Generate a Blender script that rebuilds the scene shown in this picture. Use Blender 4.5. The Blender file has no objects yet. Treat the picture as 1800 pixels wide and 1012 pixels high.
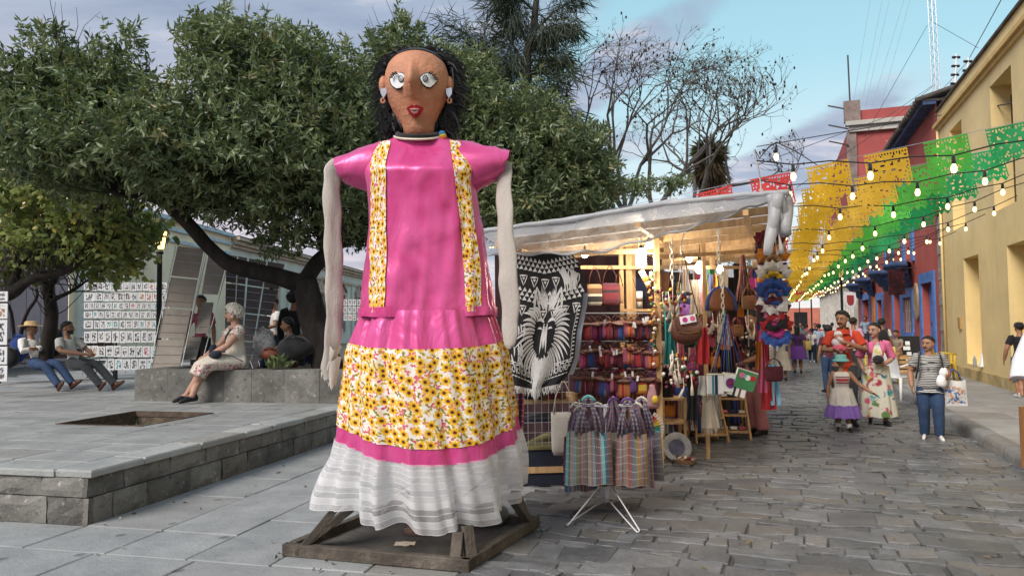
import bpy, math, random
import numpy as np
from mathutils import Vector as V, Matrix as M, noise as mnoise
sc = bpy.context.scene
COL = sc.collection
rnd = random.Random(11)
R = math.radians
PI = math.pi
U = rnd.uniform
CH = 1.62
camd = bpy.data.cameras.new('camera'); cam = bpy.data.objects.new('camera', camd); COL.objects.link(cam)
camd.sensor_width = 36.0; camd.lens = 26.0; camd.clip_start = 0.05; camd.clip_end = 2000
CR = M.Rotation(PI/2 + 0.0477, 3, 'X') @ M.Rotation(-0.0105, 3, 'Z')
cam.matrix_world = M.Translation((0, 0, CH)) @ CR.to_4x4()
sc.camera = cam
SUN_EL, SUN_AZ, SUN_STR = R(42), R(222), 3.2
w = bpy.data.worlds.new('World'); sc.world = w; w.use_nodes = True
sc.view_settings.view_transform = 'Standard'; sc.view_settings.look = 'None'
sc.view_settings.exposure = 0.40; sc.view_settings.gamma = 1.0
sc.view_settings.use_curve_mapping = False
sc.render.film_transparent = False
try:
 sc.cycles.max_bounces = 6; sc.cycles.transparent_max_bounces = 16; sc.cycles.use_denoising = True
 sc.cycles.sample_clamp_indirect = 6.0
 sc.cycles.caustics_reflective = False; sc.cycles.caustics_refractive = False
except Exception: pass
class NT:
 """small node-tree writer: t('ShaderNodeX', {input: value or socket}, attr=...) -> node"""
 def __init__(s, tree): s.t = tree; tree.nodes.clear()
 def __call__(s, typ, ins=None, **at):
  n = s.t.nodes.new('ShaderNode' + typ)
  for k, v in at.items(): setattr(n, k, v)
  for k, v in (ins or {}).items():
   i = n.inputs[k]
   if isinstance(v, bpy.types.NodeSocket): s.t.links.new(v, i)
   elif isinstance(v, bpy.types.Node): s.t.links.new(v.outputs[0], i)
   else:
    if i.type == 'RGBA' and len(v) == 3: v = (*v, 1)
    i.default_value = v
  return n
 def m(s, op, a, b=0.0, c=None, clamp=False):
  ins = {0: a, 1: b}
  if c is not None: ins[2] = c
  return s('Math', ins, operation=op, use_clamp=clamp).outputs[0]
 def mix(s, f, a, b, bt='MIX'):
  return s('Mix', {0: f, 6: a, 7: b}, data_type='RGBA', blend_type=bt, clamp_factor=True).outputs[2]
 def ramp(s, f, stops, interp='LINEAR'):
  n = s('ValToRGB', {0: f}); e = n.color_ramp; e.interpolation = interp
  for k, (p, c) in enumerate(stops):
   el = e.elements[k] if k < 2 else e.elements.new(p)
   el.position = p
   if not isinstance(c, (tuple, list)): c = (c, c, c)
   el.color = (*c[:3], 1)
  return n.outputs[0]
 def sm(s, x, a, b):
  return s('MapRange', {0: x, 1: a, 2: b, 3: 0.0, 4: 1.0}, interpolation_type='SMOOTHSTEP', clamp=True).outputs[0]
def make_sky():
 t = NT(w.node_tree)
 d = t('TexCoord').outputs['Generated']
 s = t('SeparateXYZ', {0: d}); x, y, z = s.outputs
 zc = t.m('MAXIMUM', z, 0.0)
 nish = t('TexSky', sky_type='NISHITA', sun_disc=False, sun_elevation=SUN_EL, sun_rotation=SUN_AZ).outputs[0]
 clear = t.ramp(zc, [(0.0, (.74, .66, .66)), (.05, (.78, .80, .80)), (.16, (.74, .87, .90)), (.32, (.42, .72, .83)), (.50, (.32, .58, .72)), (1, (.42, .52, .64))])
 clear = t.mix(0.12, clear, t.mix(1.0, nish, (.1, .1, .1), 'MULTIPLY'))
 k = t.m('ADD', zc, 0.12)
 px = t.m('DIVIDE', x, k); py = t.m('DIVIDE', y, k)
 pv = t('CombineXYZ', {0: px, 1: py, 2: 0.0})
 n1 = t('TexNoise', {'Vector': pv, 'Scale': 1.05, 'Detail': 7.0, 'Roughness': .56, 'Distortion': .35}).outputs[0]
 pv2 = t('VectorMath', {0: pv, 1: (1.0, 2.2, 1)}, operation='MULTIPLY')
 n2 = t('TexNoise', {'Vector': pv2, 'Scale': 1.9, 'Detail': 5.0, 'Roughness': .6}).outputs[0]
 az = t.m('ARCTAN2', x, y)
 west = t.m('MULTIPLY', t.sm(az, .22, -.22), .30)
 cov = t.m('ADD', n1, west)
 cov = t.m('SUBTRACT', cov, t.m('MULTIPLY', t.m('MULTIPLY', t.sm(az, .12, .45), t.sm(az, 1.1, .6)), .06))
 def blob(ax, el, ra, re, amt):
  da = t.m('DIVIDE', t.m('SUBTRACT', az, ax), ra)
  sh = t.m('SUBTRACT', z, t.m('MULTIPLY', t.m('SUBTRACT', az, ax), .45)); de = t.m('DIVIDE', t.m('SUBTRACT', sh, el), re)
  r2 = t.m('ADD', t.m('MULTIPLY', da, da), t.m('MULTIPLY', de, de))
  return t.m('MULTIPLY', t.sm(r2, 1.4, 0.0), amt)
 cov = t.m('ADD', cov, blob(.185, .345, .13, .045, .25))
 cov = t.m('ADD', cov, blob(.34, .19, .16, .05, .26))
 cov = t.m('ADD', cov, blob(.42, .10, .22, .035, .2))
 cov = t.m('ADD', cov, blob(.05, .13, .2, .06, .12))
 cov = t.m('ADD', cov, t.m('MULTIPLY', t.m('SUBTRACT', n2, .5), .22))
 a = t.sm(cov, .50, .68)
 ccol = t.ramp(t.m('ADD', n2, t.m('MULTIPLY', t.m('SUBTRACT', .2, zc), .25)), [(.28, (.27, .32, .45)), (.5, (.37, .42, .55)), (.64, (.62, .60, .68)), (.78, (.98, .76, .66))])
 west2 = t.sm(az, .05, -.5)
 low = t.m('MULTIPLY', west2, t.sm(z, .42, .12))
 ccol = t.mix(t.m('MULTIPLY', low, .65), ccol, (.74, .62, .66))
 c = t.mix(t.m('MULTIPLY', a, .9), clear, ccol)
 lp = t.m('MULTIPLY', t.sm(z, .10, .0), .5)
 c = t.mix(lp, c, (.80, .55, .55))
 c = t.mix(t.sm(z, 0.0, -.06), c, (.16, .15, .15))
 bg = t('Background', {0: c, 1: 0.86})
 t('OutputWorld', {0: bg.outputs[0]})
make_sky()
ld = bpy.data.lights.new('sun', 'SUN'); ld.energy = SUN_STR; ld.angle = R(30); ld.color = (1.0, .92, .83)
sun = bpy.data.objects.new('sun', ld); COL.objects.link(sun)
sd = V((math.sin(SUN_AZ)*math.cos(SUN_EL), math.cos(SUN_AZ)*math.cos(SUN_EL), math.sin(SUN_EL)))
sun.rotation_euler = (-sd).to_track_quat('-Z', 'Y').to_euler(); sun.location = (0, -5, 20)
def ray(px, py): return CR @ V(((px-900)/1300, (506-py)/1300, -1))
def at(px, py, Y):
 d = ray(px, py); return V((0, 0, CH)) + d*(Y/d.y)
def gnd(px, py, z=0.0):
 d = ray(px, py); return V((0, 0, CH)) + d*((z-CH)/d.z)
def proj(p):
 q = CR.transposed() @ (V(p)-V((0, 0, CH))); return 900+1300*q.x/-q.z, 506-1300*q.y/-q.z
TH = math.atan2(461, 1300)
SU, SV = V((math.sin(TH), math.cos(TH), 0)), V((math.cos(TH), -math.sin(TH), 0))
def S(u, v, z=0.0): return SU*u + SV*v + V((0, 0, z))
C0 = gnd(155, 922)
PA = math.atan2(314, 1300)
EA, EB = V((math.sin(PA), math.cos(PA), 0)), V((-math.cos(PA), math.sin(PA), 0))
def Q(a, b, z=0.0): return C0*1.0 + EA*a + EB*b + V((0, 0, z))  # plaza frame: a along the kerb of the terrace, b to the west
def toQ(p): d = V((p.x, p.y, 0)) - C0; return d.dot(EA), d.dot(EB)
class MB:
 def __init__(s, T=None): s.v = []; s.f = []; s.m = []; s.uv = []; s.T = T; s.hasuv = False
 def add(s, vs, fs, mi=0, uvs=None):
  b = len(s.v)
  if s.T is not None: vs = [s.T @ V(p) for p in vs]
  s.v.extend(tuple(p) for p in vs)
  for k, f in enumerate(fs):
   s.f.append([i+b for i in f]); s.m.append(mi)
  if uvs: s.hasuv = True; s.uv.extend(uvs)
  else: s.uv.extend([(0, 0)]*len(vs))
  return s
 def box(s, c, size, rot=None, mi=0, taper=1.0):
  hx, hy, hz = size[0]/2, size[1]/2, size[2]/2; c = V(c); vs = []
  for dz in (-1, 1):
   k = taper if dz > 0 else 1
   for dx, dy in ((-1, -1), (1, -1), (1, 1), (-1, 1)):
    p = V((dx*hx*k, dy*hy*k, dz*hz)); vs.append(c + (rot @ p if rot else p))
  return s.add(vs, [(3, 2, 1, 0), (4, 5, 6, 7), (0, 1, 5, 4), (1, 2, 6, 5), (2, 3, 7, 6), (3, 0, 4, 7)], mi)
 def bar(s, a, b, w_, h_, mi=0, up=(0, 0, 1)):
  a, b = V(a), V(b); d = b-a; L = d.length; z = d/L; x = V(up).cross(z)
  if x.length < 1e-4: x = V((1, 0, 0))
  x.normalize(); y = z.cross(x)
  return s.box((a+b)/2, (w_, h_, L), M((x, y, z)).transposed(), mi)
 def frame(s, o, u, v, wn, x0, x1, y0, y1, d0, d1, mi=0):
  o, u, v, wn = V(o), V(u), V(v), V(wn); vs = []
  for d in (d0, d1):
   for x, y in ((x0, y0), (x1, y0), (x1, y1), (x0, y1)): vs.append(o+u*x+v*y+wn*d)
  return s.add(vs, [(3, 2, 1, 0), (4, 5, 6, 7), (0, 1, 5, 4), (1, 2, 6, 5), (2, 3, 7, 6), (3, 0, 4, 7)], mi)
 def tube(s, pts, rad, n=8, mi=0, cap=True, flat=1.0, up=None):
  pts = [V(p) for p in pts]; k = len(pts)
  if not isinstance(rad, (list, tuple)): rad = [rad]*k
  vs, fs = [], []; x = None
  for i, p in enumerate(pts):
   d = (pts[min(i+1, k-1)] - pts[max(i-1, 0)])
   if d.length < 1e-9: d = V((0, 0, 1))
   d.normalize()
   if x is None:
    r = V(up) if up else (V((0, 0, 1)) if abs(d.z) < .9 else V((1, 0, 0)))
    x = r.cross(d).normalized()
   else:
    x = x - d*x.dot(d)
    x = x.normalized() if x.length > 1e-6 else d.orthogonal().normalized()
   y = d.cross(x)
   for j in range(n):
    a = 2*PI*j/n; vs.append(p + x*(math.cos(a)*rad[i]) + y*(math.sin(a)*rad[i]*flat))
  for i in range(k-1):
   for j in range(n):
    j2 = (j+1) % n; fs.append((i*n+j, i*n+j2, (i+1)*n+j2, (i+1)*n+j))
  if cap: fs.append(tuple(range(n-1, -1, -1))); fs.append(tuple((k-1)*n+j for j in range(n)))
  return s.add(vs, fs, mi)
 def loft(s, rings, mi=0, cap0=True, cap1=True, closed=True, uv=None):
  n = len(rings[0]); vs, fs = [], []
  for r in rings: vs.extend(r)
  for i in range(len(rings)-1):
   for j in range(n if closed else n-1):
    j2 = (j+1) % n; fs.append((i*n+j, i*n+j2, (i+1)*n+j2, (i+1)*n+j))
  if cap0 and closed: fs.append(tuple(range(n-1, -1, -1)))
  if cap1 and closed: fs.append(tuple((len(rings)-1)*n+j for j in range(n)))
  return s.add(vs, fs, mi, uv)
 def lathe(s, prof, n=16, c=(0, 0, 0), sx=1, sy=1, mi=0, cap=True):
  rings = [[V((c[0]+r*sx*math.cos(2*PI*j/n), c[1]+r*sy*math.sin(2*PI*j/n), c[2]+z)) for j in range(n)] for r, z in prof]
  return s.loft(rings, mi, cap, cap)
 def ell(s, c, r, n=10, mi=0, rot=None):
  c = V(c); rings = []; k = max(4, n//2+1)
  for i in range(k+1):
   ph = PI*i/k; ph = min(max(ph, .06), PI-.06)
   rings.append([c + (rot @ V((r[0]*math.sin(ph)*math.cos(2*PI*j/n), r[1]*math.sin(ph)*math.sin(2*PI*j/n), -r[2]*math.cos(ph))) if rot else V((r[0]*math.sin(ph)*math.cos(2*PI*j/n), r[1]*math.sin(ph)*math.sin(2*PI*j/n), -r[2]*math.cos(ph)))) for j in range(n)])
  return s.loft(rings, mi)
 def prism(s, pts, ext, mi=0):
  """pts: flat outline (counter-clockwise seen from ext), extruded by vector ext"""
  n = len(pts); ext = V(ext); pts = [V(p) for p in pts]
  vs = pts + [p+ext for p in pts]
  fs = [tuple(range(n-1, -1, -1)), tuple(range(n, 2*n))] + [(i, (i+1) % n, n+(i+1) % n, n+i) for i in range(n)]
  return s.add(vs, fs, mi)
 def poly(s, pts, mi=0, uv=None): return s.add(pts, [tuple(range(len(pts)))], mi, uv)
 def grid(s, fn, nu, nv, mi=0, uvf=None, skip=None):
  vs = [fn(i/nu, j/nv) for j in range(nv+1) for i in range(nu+1)]
  uv = [uvf(i/nu, j/nv) for j in range(nv+1) for i in range(nu+1)] if uvf else [(i/nu, j/nv) for j in range(nv+1) for i in range(nu+1)]
  fs = [(j*(nu+1)+i, j*(nu+1)+i+1, (j+1)*(nu+1)+i+1, (j+1)*(nu+1)+i) for j in range(nv) for i in range(nu) if not (skip and skip(i, j))]
  return s.add(vs, fs, mi, uv)
 def mesh(s, name, mats, smooth=False):
  me = bpy.data.meshes.new(name); me.from_pydata(s.v, [], s.f)
  for m_ in (mats if isinstance(mats, (list, tuple)) else [mats]): me.materials.append(m_)
  if any(s.m): me.polygons.foreach_set('material_index', s.m)
  if smooth: me.polygons.foreach_set('use_smooth', [True]*len(s.f))
  if s.hasuv:
   ul = me.uv_layers.new(name='UVMap'); idx = np.empty(len(me.loops), dtype=np.int32); me.loops.foreach_get('vertex_index', idx)
   ul.data.foreach_set('uv', np.asarray(s.uv, dtype=np.float32)[idx].ravel())
  me.update(); return me
 def build(s, name, mats, parent=None, smooth=False, world=False, auto=None, kind=None, bevel=0):
  o = bpy.data.objects.new(name, s.mesh(name, mats, smooth or auto is not None)); COL.objects.link(o)
  if auto is not None: sharp(o.data, auto)
  if bevel:
   b = o.modifiers.new('edge', 'BEVEL'); b.width = bevel; b.segments = 1; b.limit_method = 'ANGLE'
  if parent is not None: adopt(o, parent, world)
  if kind: o['kind'] = kind
  return o
def sharp(me, ang):
 try: me.set_sharp_from_angle(angle=R(ang))
 except Exception: pass
def adopt(o, parent, world=False):
 o.parent = parent
 if world:
  p = parent
  if p.parent is None: o.matrix_parent_inverse = p.matrix_basis.inverted()
  else: o.matrix_parent_inverse = (p.parent.matrix_basis @ p.matrix_parent_inverse @ p.matrix_basis).inverted()
def tag(o, label=None, cat=None, group=None, kind=None):
 if label: o['label'] = label
 if cat: o['category'] = cat
 if group: o['group'] = group
 if kind: o['kind'] = kind
 return o
def thing(name, label, cat, loc=(0, 0, 0), rz=0.0, group=None):
 o = bpy.data.objects.new(name, None); COL.objects.link(o); o.empty_display_size = .1
 o.location = loc; o.rotation_euler = (0, 0, rz)
 o.matrix_basis = M.Translation(V(loc)) @ M.Rotation(rz, 4, 'Z')
 return tag(o, label, cat, group)
def kids(o): return list(o.children)
def copy_tree(o, parent=None):
 c = o.copy(); COL.objects.link(c)
 if parent is not None: c.parent = parent
 for k in kids(o): copy_tree(k, c)
 return c
def dup(o, loc, rz=0.0, label=None, group=None, scale=None):
 c = copy_tree(o); c.location = loc; c.rotation_euler = (0, 0, rz)
 if label: c['label'] = label
 if group: c['group'] = group
 if scale: c.scale = (scale,)*3 if not isinstance(scale, (tuple, list)) else scale
 return c
_o1 = 'first second third fourth fifth sixth seventh eighth ninth tenth eleventh twelfth thirteenth fourteenth fifteenth sixteenth seventeenth eighteenth nineteenth'.split(); _t1 = {2: 'twent', 3: 'thirt'}
def nth(n):
 return _o1[n-1] if n < 20 else _t1[n//10]+('ieth' if n % 10 == 0 else 'y-'+_o1[n % 10-1])
def setmat(o, m_, slot=0):
 o.material_slots[slot].link = 'OBJECT'; o.material_slots[slot].material = m_
def newmat(name):
 m_ = bpy.data.materials.new(name); m_.use_nodes = True; t = NT(m_.node_tree); return m_, t
def out(t, sh, disp=None):
 t('OutputMaterial', {0: sh})
MC = {}
def pm(name, col, rough=.75, var=.18, scale=3.0, bump=.0, bscale=40.0, spec=.3, metal=0.0, rv=0.0, stretch=(1, 1, 1), col2=None, dirt=None, trans=0.0, sheen=0.0, emis=None, coat=0.0, alpha=None, detail=6.0, hv=0.0):
 """plain procedural surface: noise-varied colour, optional second colour in blotches, fine bump, per-object value shift rv"""
 if name in MC: return MC[name]
 m_, t = newmat(name)
 tc = t('TexCoord').outputs['Object']
 oi = t('ObjectInfo').outputs['Random']
 off = t('CombineXYZ', {0: t.m('MULTIPLY', oi, 37.0), 1: t.m('MULTIPLY', oi, 91.0), 2: 0.0})
 p = t('VectorMath', {0: tc, 1: off.outputs[0]}, operation='ADD').outputs[0]
 if stretch != (1, 1, 1): p = t('VectorMath', {0: p, 1: stretch}, operation='MULTIPLY').outputs[0]
 n = t('TexNoise', {'Vector': p, 'Scale': scale, 'Detail': detail, 'Roughness': .62}).outputs[0]
 f = t.sm(n, .28, .72)
 a = tuple(min(1, c*(1-var)) for c in col); b = tuple(min(1, c*(1+var)) for c in col)
 c = t.mix(f, a, b)
 if col2:
  n2 = t('TexNoise', {'Vector': p, 'Scale': scale*.45, 'Detail': 7.0, 'Roughness': .7, 'Distortion': .6}).outputs[0]
  c = t.mix(t.sm(n2, .5, .64), c, col2)
 if dirt:
  n3 = t('TexNoise', {'Vector': p, 'Scale': dirt[1], 'Detail': 8.0, 'Roughness': .75}).outputs[0]
  c = t.mix(t.m('MULTIPLY', t.sm(n3, dirt[2], dirt[2]+.12), dirt[3] if len(dirt) > 3 else .8), c, dirt[0])
 if rv or hv:
  c = t('HueSaturation', {'Hue': t.m('ADD', .5-hv/2, t.m('MULTIPLY', t.m('FRACT', t.m('MULTIPLY', oi, 7.31)), hv)), 'Value': t.m('ADD', 1-rv, t.m('MULTIPLY', oi, 2*rv)), 'Color': c}).outputs[0]
 ins = {'Base Color': c, 'Roughness': rough, 'Metallic': metal, 'Specular IOR Level': spec}
 if coat: ins['Coat Weight'] = coat
 if sheen: ins['Sheen Weight'] = sheen
 if emis: ins['Emission Color'] = emis[0]; ins['Emission Strength'] = emis[1]
 if alpha is not None: ins['Alpha'] = alpha
 if bump:
  nb = t('TexNoise', {'Vector': p, 'Scale': bscale, 'Detail': 5.0, 'Roughness': .65}).outputs[0]
  ins['Normal'] = t('Bump', {'Strength': min(1, bump), 'Distance': .02*max(1, bump), 'Height': nb}).outputs[0]
 b = t('BsdfPrincipled', ins).outputs[0]
 if trans:
  tr = t('BsdfTranslucent', {0: c}).outputs[0]
  b = t('MixShader', {0: trans, 1: b, 2: tr}).outputs[0]
 out(t, b); MC[name] = m_; return m_
def emat(name, col, st):
 if name in MC: return MC[name]
 m_, t = newmat(name); out(t, t('Emission', {0: col, 1: st}).outputs[0]); MC[name] = m_; return m_
WOOD = pm('old_wood', (.11, .095, .08), .85, .4, 6, .5, 60, stretch=(1, 1, 6), col2=(.17, .15, .13))
PINE = pm('pine_wood', (.50, .32, .16), .6, .22, 5, .2, 40, rv=.12, stretch=(4, 4, .7))
IRON = pm('black_iron', (.022, .022, .024), .5, .3, 9, .15, 60, spec=.45)
STEEL = pm('steel_wire', (.55, .56, .58), .35, .1, 9, metal=.8)
BLACK = pm('black_cloth', (.018, .018, .021), .9, .3, 8, .25, 120, sheen=.2)
WHITE = pm('white_paint', (.76, .77, .78), .45, .06, 5)
def cloth(name, col, **k):
 k.setdefault('rough', .9); k.setdefault('var', .1); k.setdefault('scale', 6); k.setdefault('bump', .5); k.setdefault('bscale', 16); k.setdefault('sheen', .1)
 return pm(name, col, **k)
# ================================================================== GROUND
def stone_mat(name, c1, c2, rough, spots, bump=.6, bs=22, dark=.45, spec=.4, rv=.3, light=None):
 m_, t = newmat(name)
 p = t('TexCoord').outputs['Object']
 uv = t('SeparateXYZ', {0: t('UVMap').outputs[0]}).outputs
 f = t('TexNoise', {'Vector': p, 'Scale': 2.3, 'Detail': 8.0, 'Roughness': .68}).outputs[0]
 c = t.mix(t.sm(f, .3, .7), c1, c2)
 f2 = t('TexNoise', {'Vector': p, 'Scale': 11.0, 'Detail': 6.0, 'Roughness': .7}).outputs[0]
 c = t.mix(t.m('MULTIPLY', t.sm(f2, .56, .72), dark), c, tuple(x*.35 for x in c1))
 if light: c = t.mix(t.m('MULTIPLY', t.sm(f2, .42, .30), light[1]), c, light[0])
 sp = t('TexVoronoi', {'Vector': p, 'Scale': spots}, feature='F1').outputs
 ms = t.m('MULTIPLY', t.sm(sp[0], .20, .10), t.sm(t('SeparateXYZ', {0: sp[1]}).outputs[0], .72, .80))
 c = t.mix(t.m('MULTIPLY', ms, .6), c, tuple(x*.3 for x in c1))
 c = t('HueSaturation', {'Value': t.m('ADD', 1-rv, t.m('MULTIPLY', uv[0], 2*rv)), 'Color': c}).outputs[0]
 c = t.mix(t.m('MULTIPLY', t.sm(uv[1], .6, 1.0), .35), c, (.20, .17, .13))
 h1 = t('TexNoise', {'Vector': p, 'Scale': bs, 'Detail': 8.0, 'Roughness': .7}).outputs[0]
 h2 = t('TexNoise', {'Vector': p, 'Scale': 4.0, 'Detail': 3.0}).outputs[0]
 h = t.m('ADD', h1, h2)
 b = t('BsdfPrincipled', {'Base Color': c, 'Roughness': t.m('ADD', rough-.12, t.m('MULTIPLY', h1, .24)), 'Specular IOR Level': spec, 'Normal': t('Bump', {'Strength': bump, 'Distance': .02, 'Height': h}).outputs[0]})
 out(t, b.outputs[0]); return m_
M_COB = stone_mat('cobble_stone', (.088, .092, .099), (.160, .164, .170), .33, 9, .95, 12, .5, spec=.65, rv=.3)
M_SLAB = stone_mat('paving_stone', (.225, .238, .243), (.315, .328, .332), .62, 3.6, .55, 30, .38, rv=.09)
M_TER = stone_mat('terrace_stone', (.215, .222, .22), (.315, .32, .315), .6, 3.0, .55, 28, .4, rv=.1)
M_BLK = stone_mat('cut_stone', (.105, .102, .094), (.205, .198, .182), .85, 7, .9, 14, .8, spec=.2, rv=.3, light=((.42, .41, .38), .75))
M_COP = stone_mat('coping_stone', (.26, .27, .265), (.37, .38, .37), .7, 6, .7, 20, .5, rv=.12)
M_WALK = stone_mat('walk_stone', (.25, .245, .235), (.33, .325, .315), .7, 5, .3, 30, .35, rv=.12)
M_KERB = stone_mat('kerb_stone', (.15, .15, .145), (.26, .26, .255), .8, 8, .9, 16, .6, rv=.2)
M_DIRT = pm('packed_dirt', (.10, .095, .088), .95, .35, 5, .8, 30)
M_SOIL = pm('dry_soil', (.12, .095, .07), .95, .4, 8, 1.0, 30)
def stone(mb, pts, z0, z1, bev=.012, dome=.006, tilt=0.0, base=None, tone=None):
 n = len(pts); c = sum(pts, V((0, 0, 0)))/n
 ta, tb = rnd.uniform(-tilt, tilt), rnd.uniform(-tilt, tilt)
 vs = [V((p.x, p.y, z0)) for p in pts]
 vs += [V((p.x, p.y, z1-bev+(p.x-c.x)*ta+(p.y-c.y)*tb)) for p in pts]
 for p in pts:
  d = c-p; d.z = 0; L = d.length; q = p + d*(min(.4, bev*1.4/L) if L else 0)
  vs.append(V((q.x, q.y, z1+(q.x-c.x)*ta+(q.y-c.y)*tb)))
 vs.append(V((c.x, c.y, z1+dome)))
 fs = []
 for i in range(n):
  j = (i+1) % n
  fs += [(i, j, n+j, n+i), (n+i, n+j, 2*n+j, 2*n+i), (2*n+i, 2*n+j, 3*n)]
 uv = (rnd.random(), rnd.random()) if tone is None else tone
 mb.add(vs, fs, 0, [uv]*len(vs))
def sheet(name, pts, z, m_, kind='structure', parent=None):
 mb = MB(); mb.poly([V((p.x, p.y, z)) for p in pts]); return mb.build(name, m_, parent, kind=kind)
sheet('ground', [V((-400, -60, 0)), V((400, -60, 0)), V((400, 700, 0)), V((-400, 700, 0))], -.09, M_DIRT)
KV, WV = 2.47, 4.52
street = sheet('street', [S(-12, -9), S(-12, KV+.05), S(110, KV+.05), S(110, -9)], -.013, pm('street_grout', (.088, .086, .082), .9, .35, 4, .8, 30))
BW = -3.36
def in_frame(p, m_=60):
 q = CR.transposed() @ (p - V((0, 0, CH)))
 if q.z > -.3: return None
 x, y = 900+1300*q.x/-q.z, 506-1300*q.y/-q.z
 return (-q.z) if (-m_ < x < 1800+m_ and -m_ < y < 1012+m_) else None
cells = []
u = 1.2; k = 0
def wav(u_, v_, k_): return u_ + .12*mnoise.noise((v_*1.3, k_*7.7, 3.1)) + .06*mnoise.noise((v_*4.1, k_*3.3, 1.7))
while u < 62:
 du = rnd.choice([.10, .13, .16, .19, .24]) * (1 if u < 30 else 1.6)
 v = -4.6 + U(0, .3)
 if u > 25: v = -2.5+U(0, .3)
 while v < KV-.05:
  dv = rnd.choice([.15, .22, .28, .36, .46]) * (1 if u < 30 else 1.5); v2 = min(v+dv, KV)
  if v2-v > .1:
   c = S(u+du/2, (v+v2)/2); a_, b_ = toQ(c)
   if b_ < BW-.02:
    g = .003; P = []
    for q in (0, .33, .67, 1): P.append(S(wav(u, v+(v2-v)*q, k)+g, v+g+(v2-v-2*g)*q))
    for q in (1, .67, .33, 0): P.append(S(wav(u+du, v+(v2-v)*q, k+1)-g, v+g+(v2-v-2*g)*q))
    P = [p + V((U(-.02, .02), U(-.018, .018), 0)) for p in P]
    P.reverse()
    cells.append((c, P, du))
  v = v2
 u += du; k += 1
vis = sorted([c for c in cells if in_frame(c[0]) is not None], key=lambda c: (c[0]-V((0, 0, CH))).length/ math.sqrt(c[2]+.1))
near = set(id(c) for c in vis[:300])
rest = MB()
for c in cells:
 zt = .0 + U(-.008, .008)
 if rnd.random() < .12: zt += .01
 if id(c) in near:
  mb = MB(); stone(mb, c[1], -.06, zt, .007, U(-.002, .005), .03); mb.build('cobble', M_COB, street)
 else: stone(rest, c[1], -.06, zt, .007, U(-.002, .005), .03)
rest.build('cobble_paving', M_COB, street, kind='stuff')
fore = sheet('forecourt', [Q(-9, -3.4), Q(30, -3.4), Q(30, 0.3), Q(0, .3), Q(0, 14), Q(-9, 14)], -.045, M_DIRT)
def rect_slab(parent, a0, a1, b0, b1, z0, z1, m_, name='paving_slab', g=.006, bev=.007, jit=.004, tilt=.004):
 P = [Q(a0+g, b0+g), Q(a1-g, b0+g), Q(a1-g, b1-g), Q(a0+g, b1-g)]
 P = [p+V((U(-jit, jit), U(-jit, jit), 0)) for p in P]
 mb = MB(); stone(mb, P, z0, z1+U(-.003, .003), bev, 0, tilt); return mb.build(name, m_, parent)
rows = [BW, -2.74, -2.05, -1.4, -.72, 0]
for r in range(5):
 a_ = -.62 + U(0, .6)*0
 first = True
 while a_ < 13:
  L = U(.75, 1.3) if not first else U(.3, 1.1); first = False
  rect_slab(fore, a_, a_+L, rows[r], rows[r+1], -.06, 0.0, M_SLAB); a_ += L
ar = -.62
while ar > -4.6:
 d = U(.62, .78); b_ = BW + U(-.3, 0)
 while b_ < 7:
  L = U(.8, 1.25); rect_slab(fore, ar-d, ar, b_, b_+L, -.06, 0.0, M_SLAB); b_ += L
 ar -= d
b_ = 0.0
while b_ < 7:
 L = U(.8, 1.2); rect_slab(fore, -.62, -.03, b_, b_+L, -.06, -.002, M_SLAB); b_ += L
TZ = .44
terrace = MB()
pit = [toQ(gnd(px, py, TZ)) for px, py in ((89, 745), (245, 723), (384, 725.5), (240, 749))]
pa0, pa1 = (pit[0][0]+pit[3][0])/2, (pit[1][0]+pit[2][0])/2; pb0, pb1 = (pit[2][1]+pit[3][1])/2, (pit[0][1]+pit[1][1])/2
pa0, pa1 = min(pa0, pa1), max(pa0, pa1); pb0, pb1 = min(pb0, pb1), max(pb0, pb1)
X0, X1, Y0, Y1 = .06, 40, .06, 22
for r_ in ((X0, pa0, Y0, Y1), (pa1, X1, Y0, Y1), (pa0, pa1, Y0, pb0), (pa0, pa1, pb1, Y1)):
 terrace.poly([Q(r_[0], r_[2], TZ-.03), Q(r_[1], r_[2], TZ-.03), Q(r_[1], r_[3], TZ-.03), Q(r_[0], r_[3], TZ-.03)][::-1])
for a_, b_ in (((X0, Y0), (X1, Y0)), ((X0, Y1), (X0, Y0))):
 terrace.poly([Q(*a_, -.05), Q(*b_, -.05), Q(*b_, TZ-.03), Q(*a_, TZ-.03)])
terrace = terrace.build('terrace', M_DIRT, kind='structure')
def blockwall(parent, P0, P1, z0, courses, nrm, th, m_, wr=(.4, .62), name='stone_block', endless=None):
 d = (P1-P0); L = d.length; d.normalize(); z = z0
 for hgt in courses:
  x = -U(0, .3) if len(courses) > 1 else 0
  while x < L:
   w_ = U(*wr); hj = U(-.012, .012); x0, x1 = max(0, x), min(L, x+w_)
   if x1-x0 > .05:
    mb = MB(); g = .004; o = U(-.006, .006)
    q0, q1 = P0+d*(x0+g), P0+d*(x1-g)
    nx, nz = 3, 3; tone = (rnd.random(), rnd.random())
    def fn(i, j, q0=q0, q1=q1, z=z, hgt=hgt, o=o):
     e = 0 if (0 < i < 1 and 0 < j < 1) else .013
     p = q0+(q1-q0)*i; return V((p.x, p.y, z+g+(hgt-2*g)*j)) + nrm*(o-e+U(-.009, .009))
    mb.grid(fn, nx, nz, 0, lambda i, j, tn=tone: tn)
    c0 = [fn(0, 0), fn(1, 0), fn(1, 1), fn(0, 1)]; bk = [p-nrm*th for p in c0]
    mb.add(c0+bk, [(1, 0, 4, 5), (2, 1, 5, 6), (3, 2, 6, 7), (0, 3, 7, 4)], 0, [tone]*8)
    mb.build(name, m_, parent)
   x += w_
  z += hgt
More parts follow.
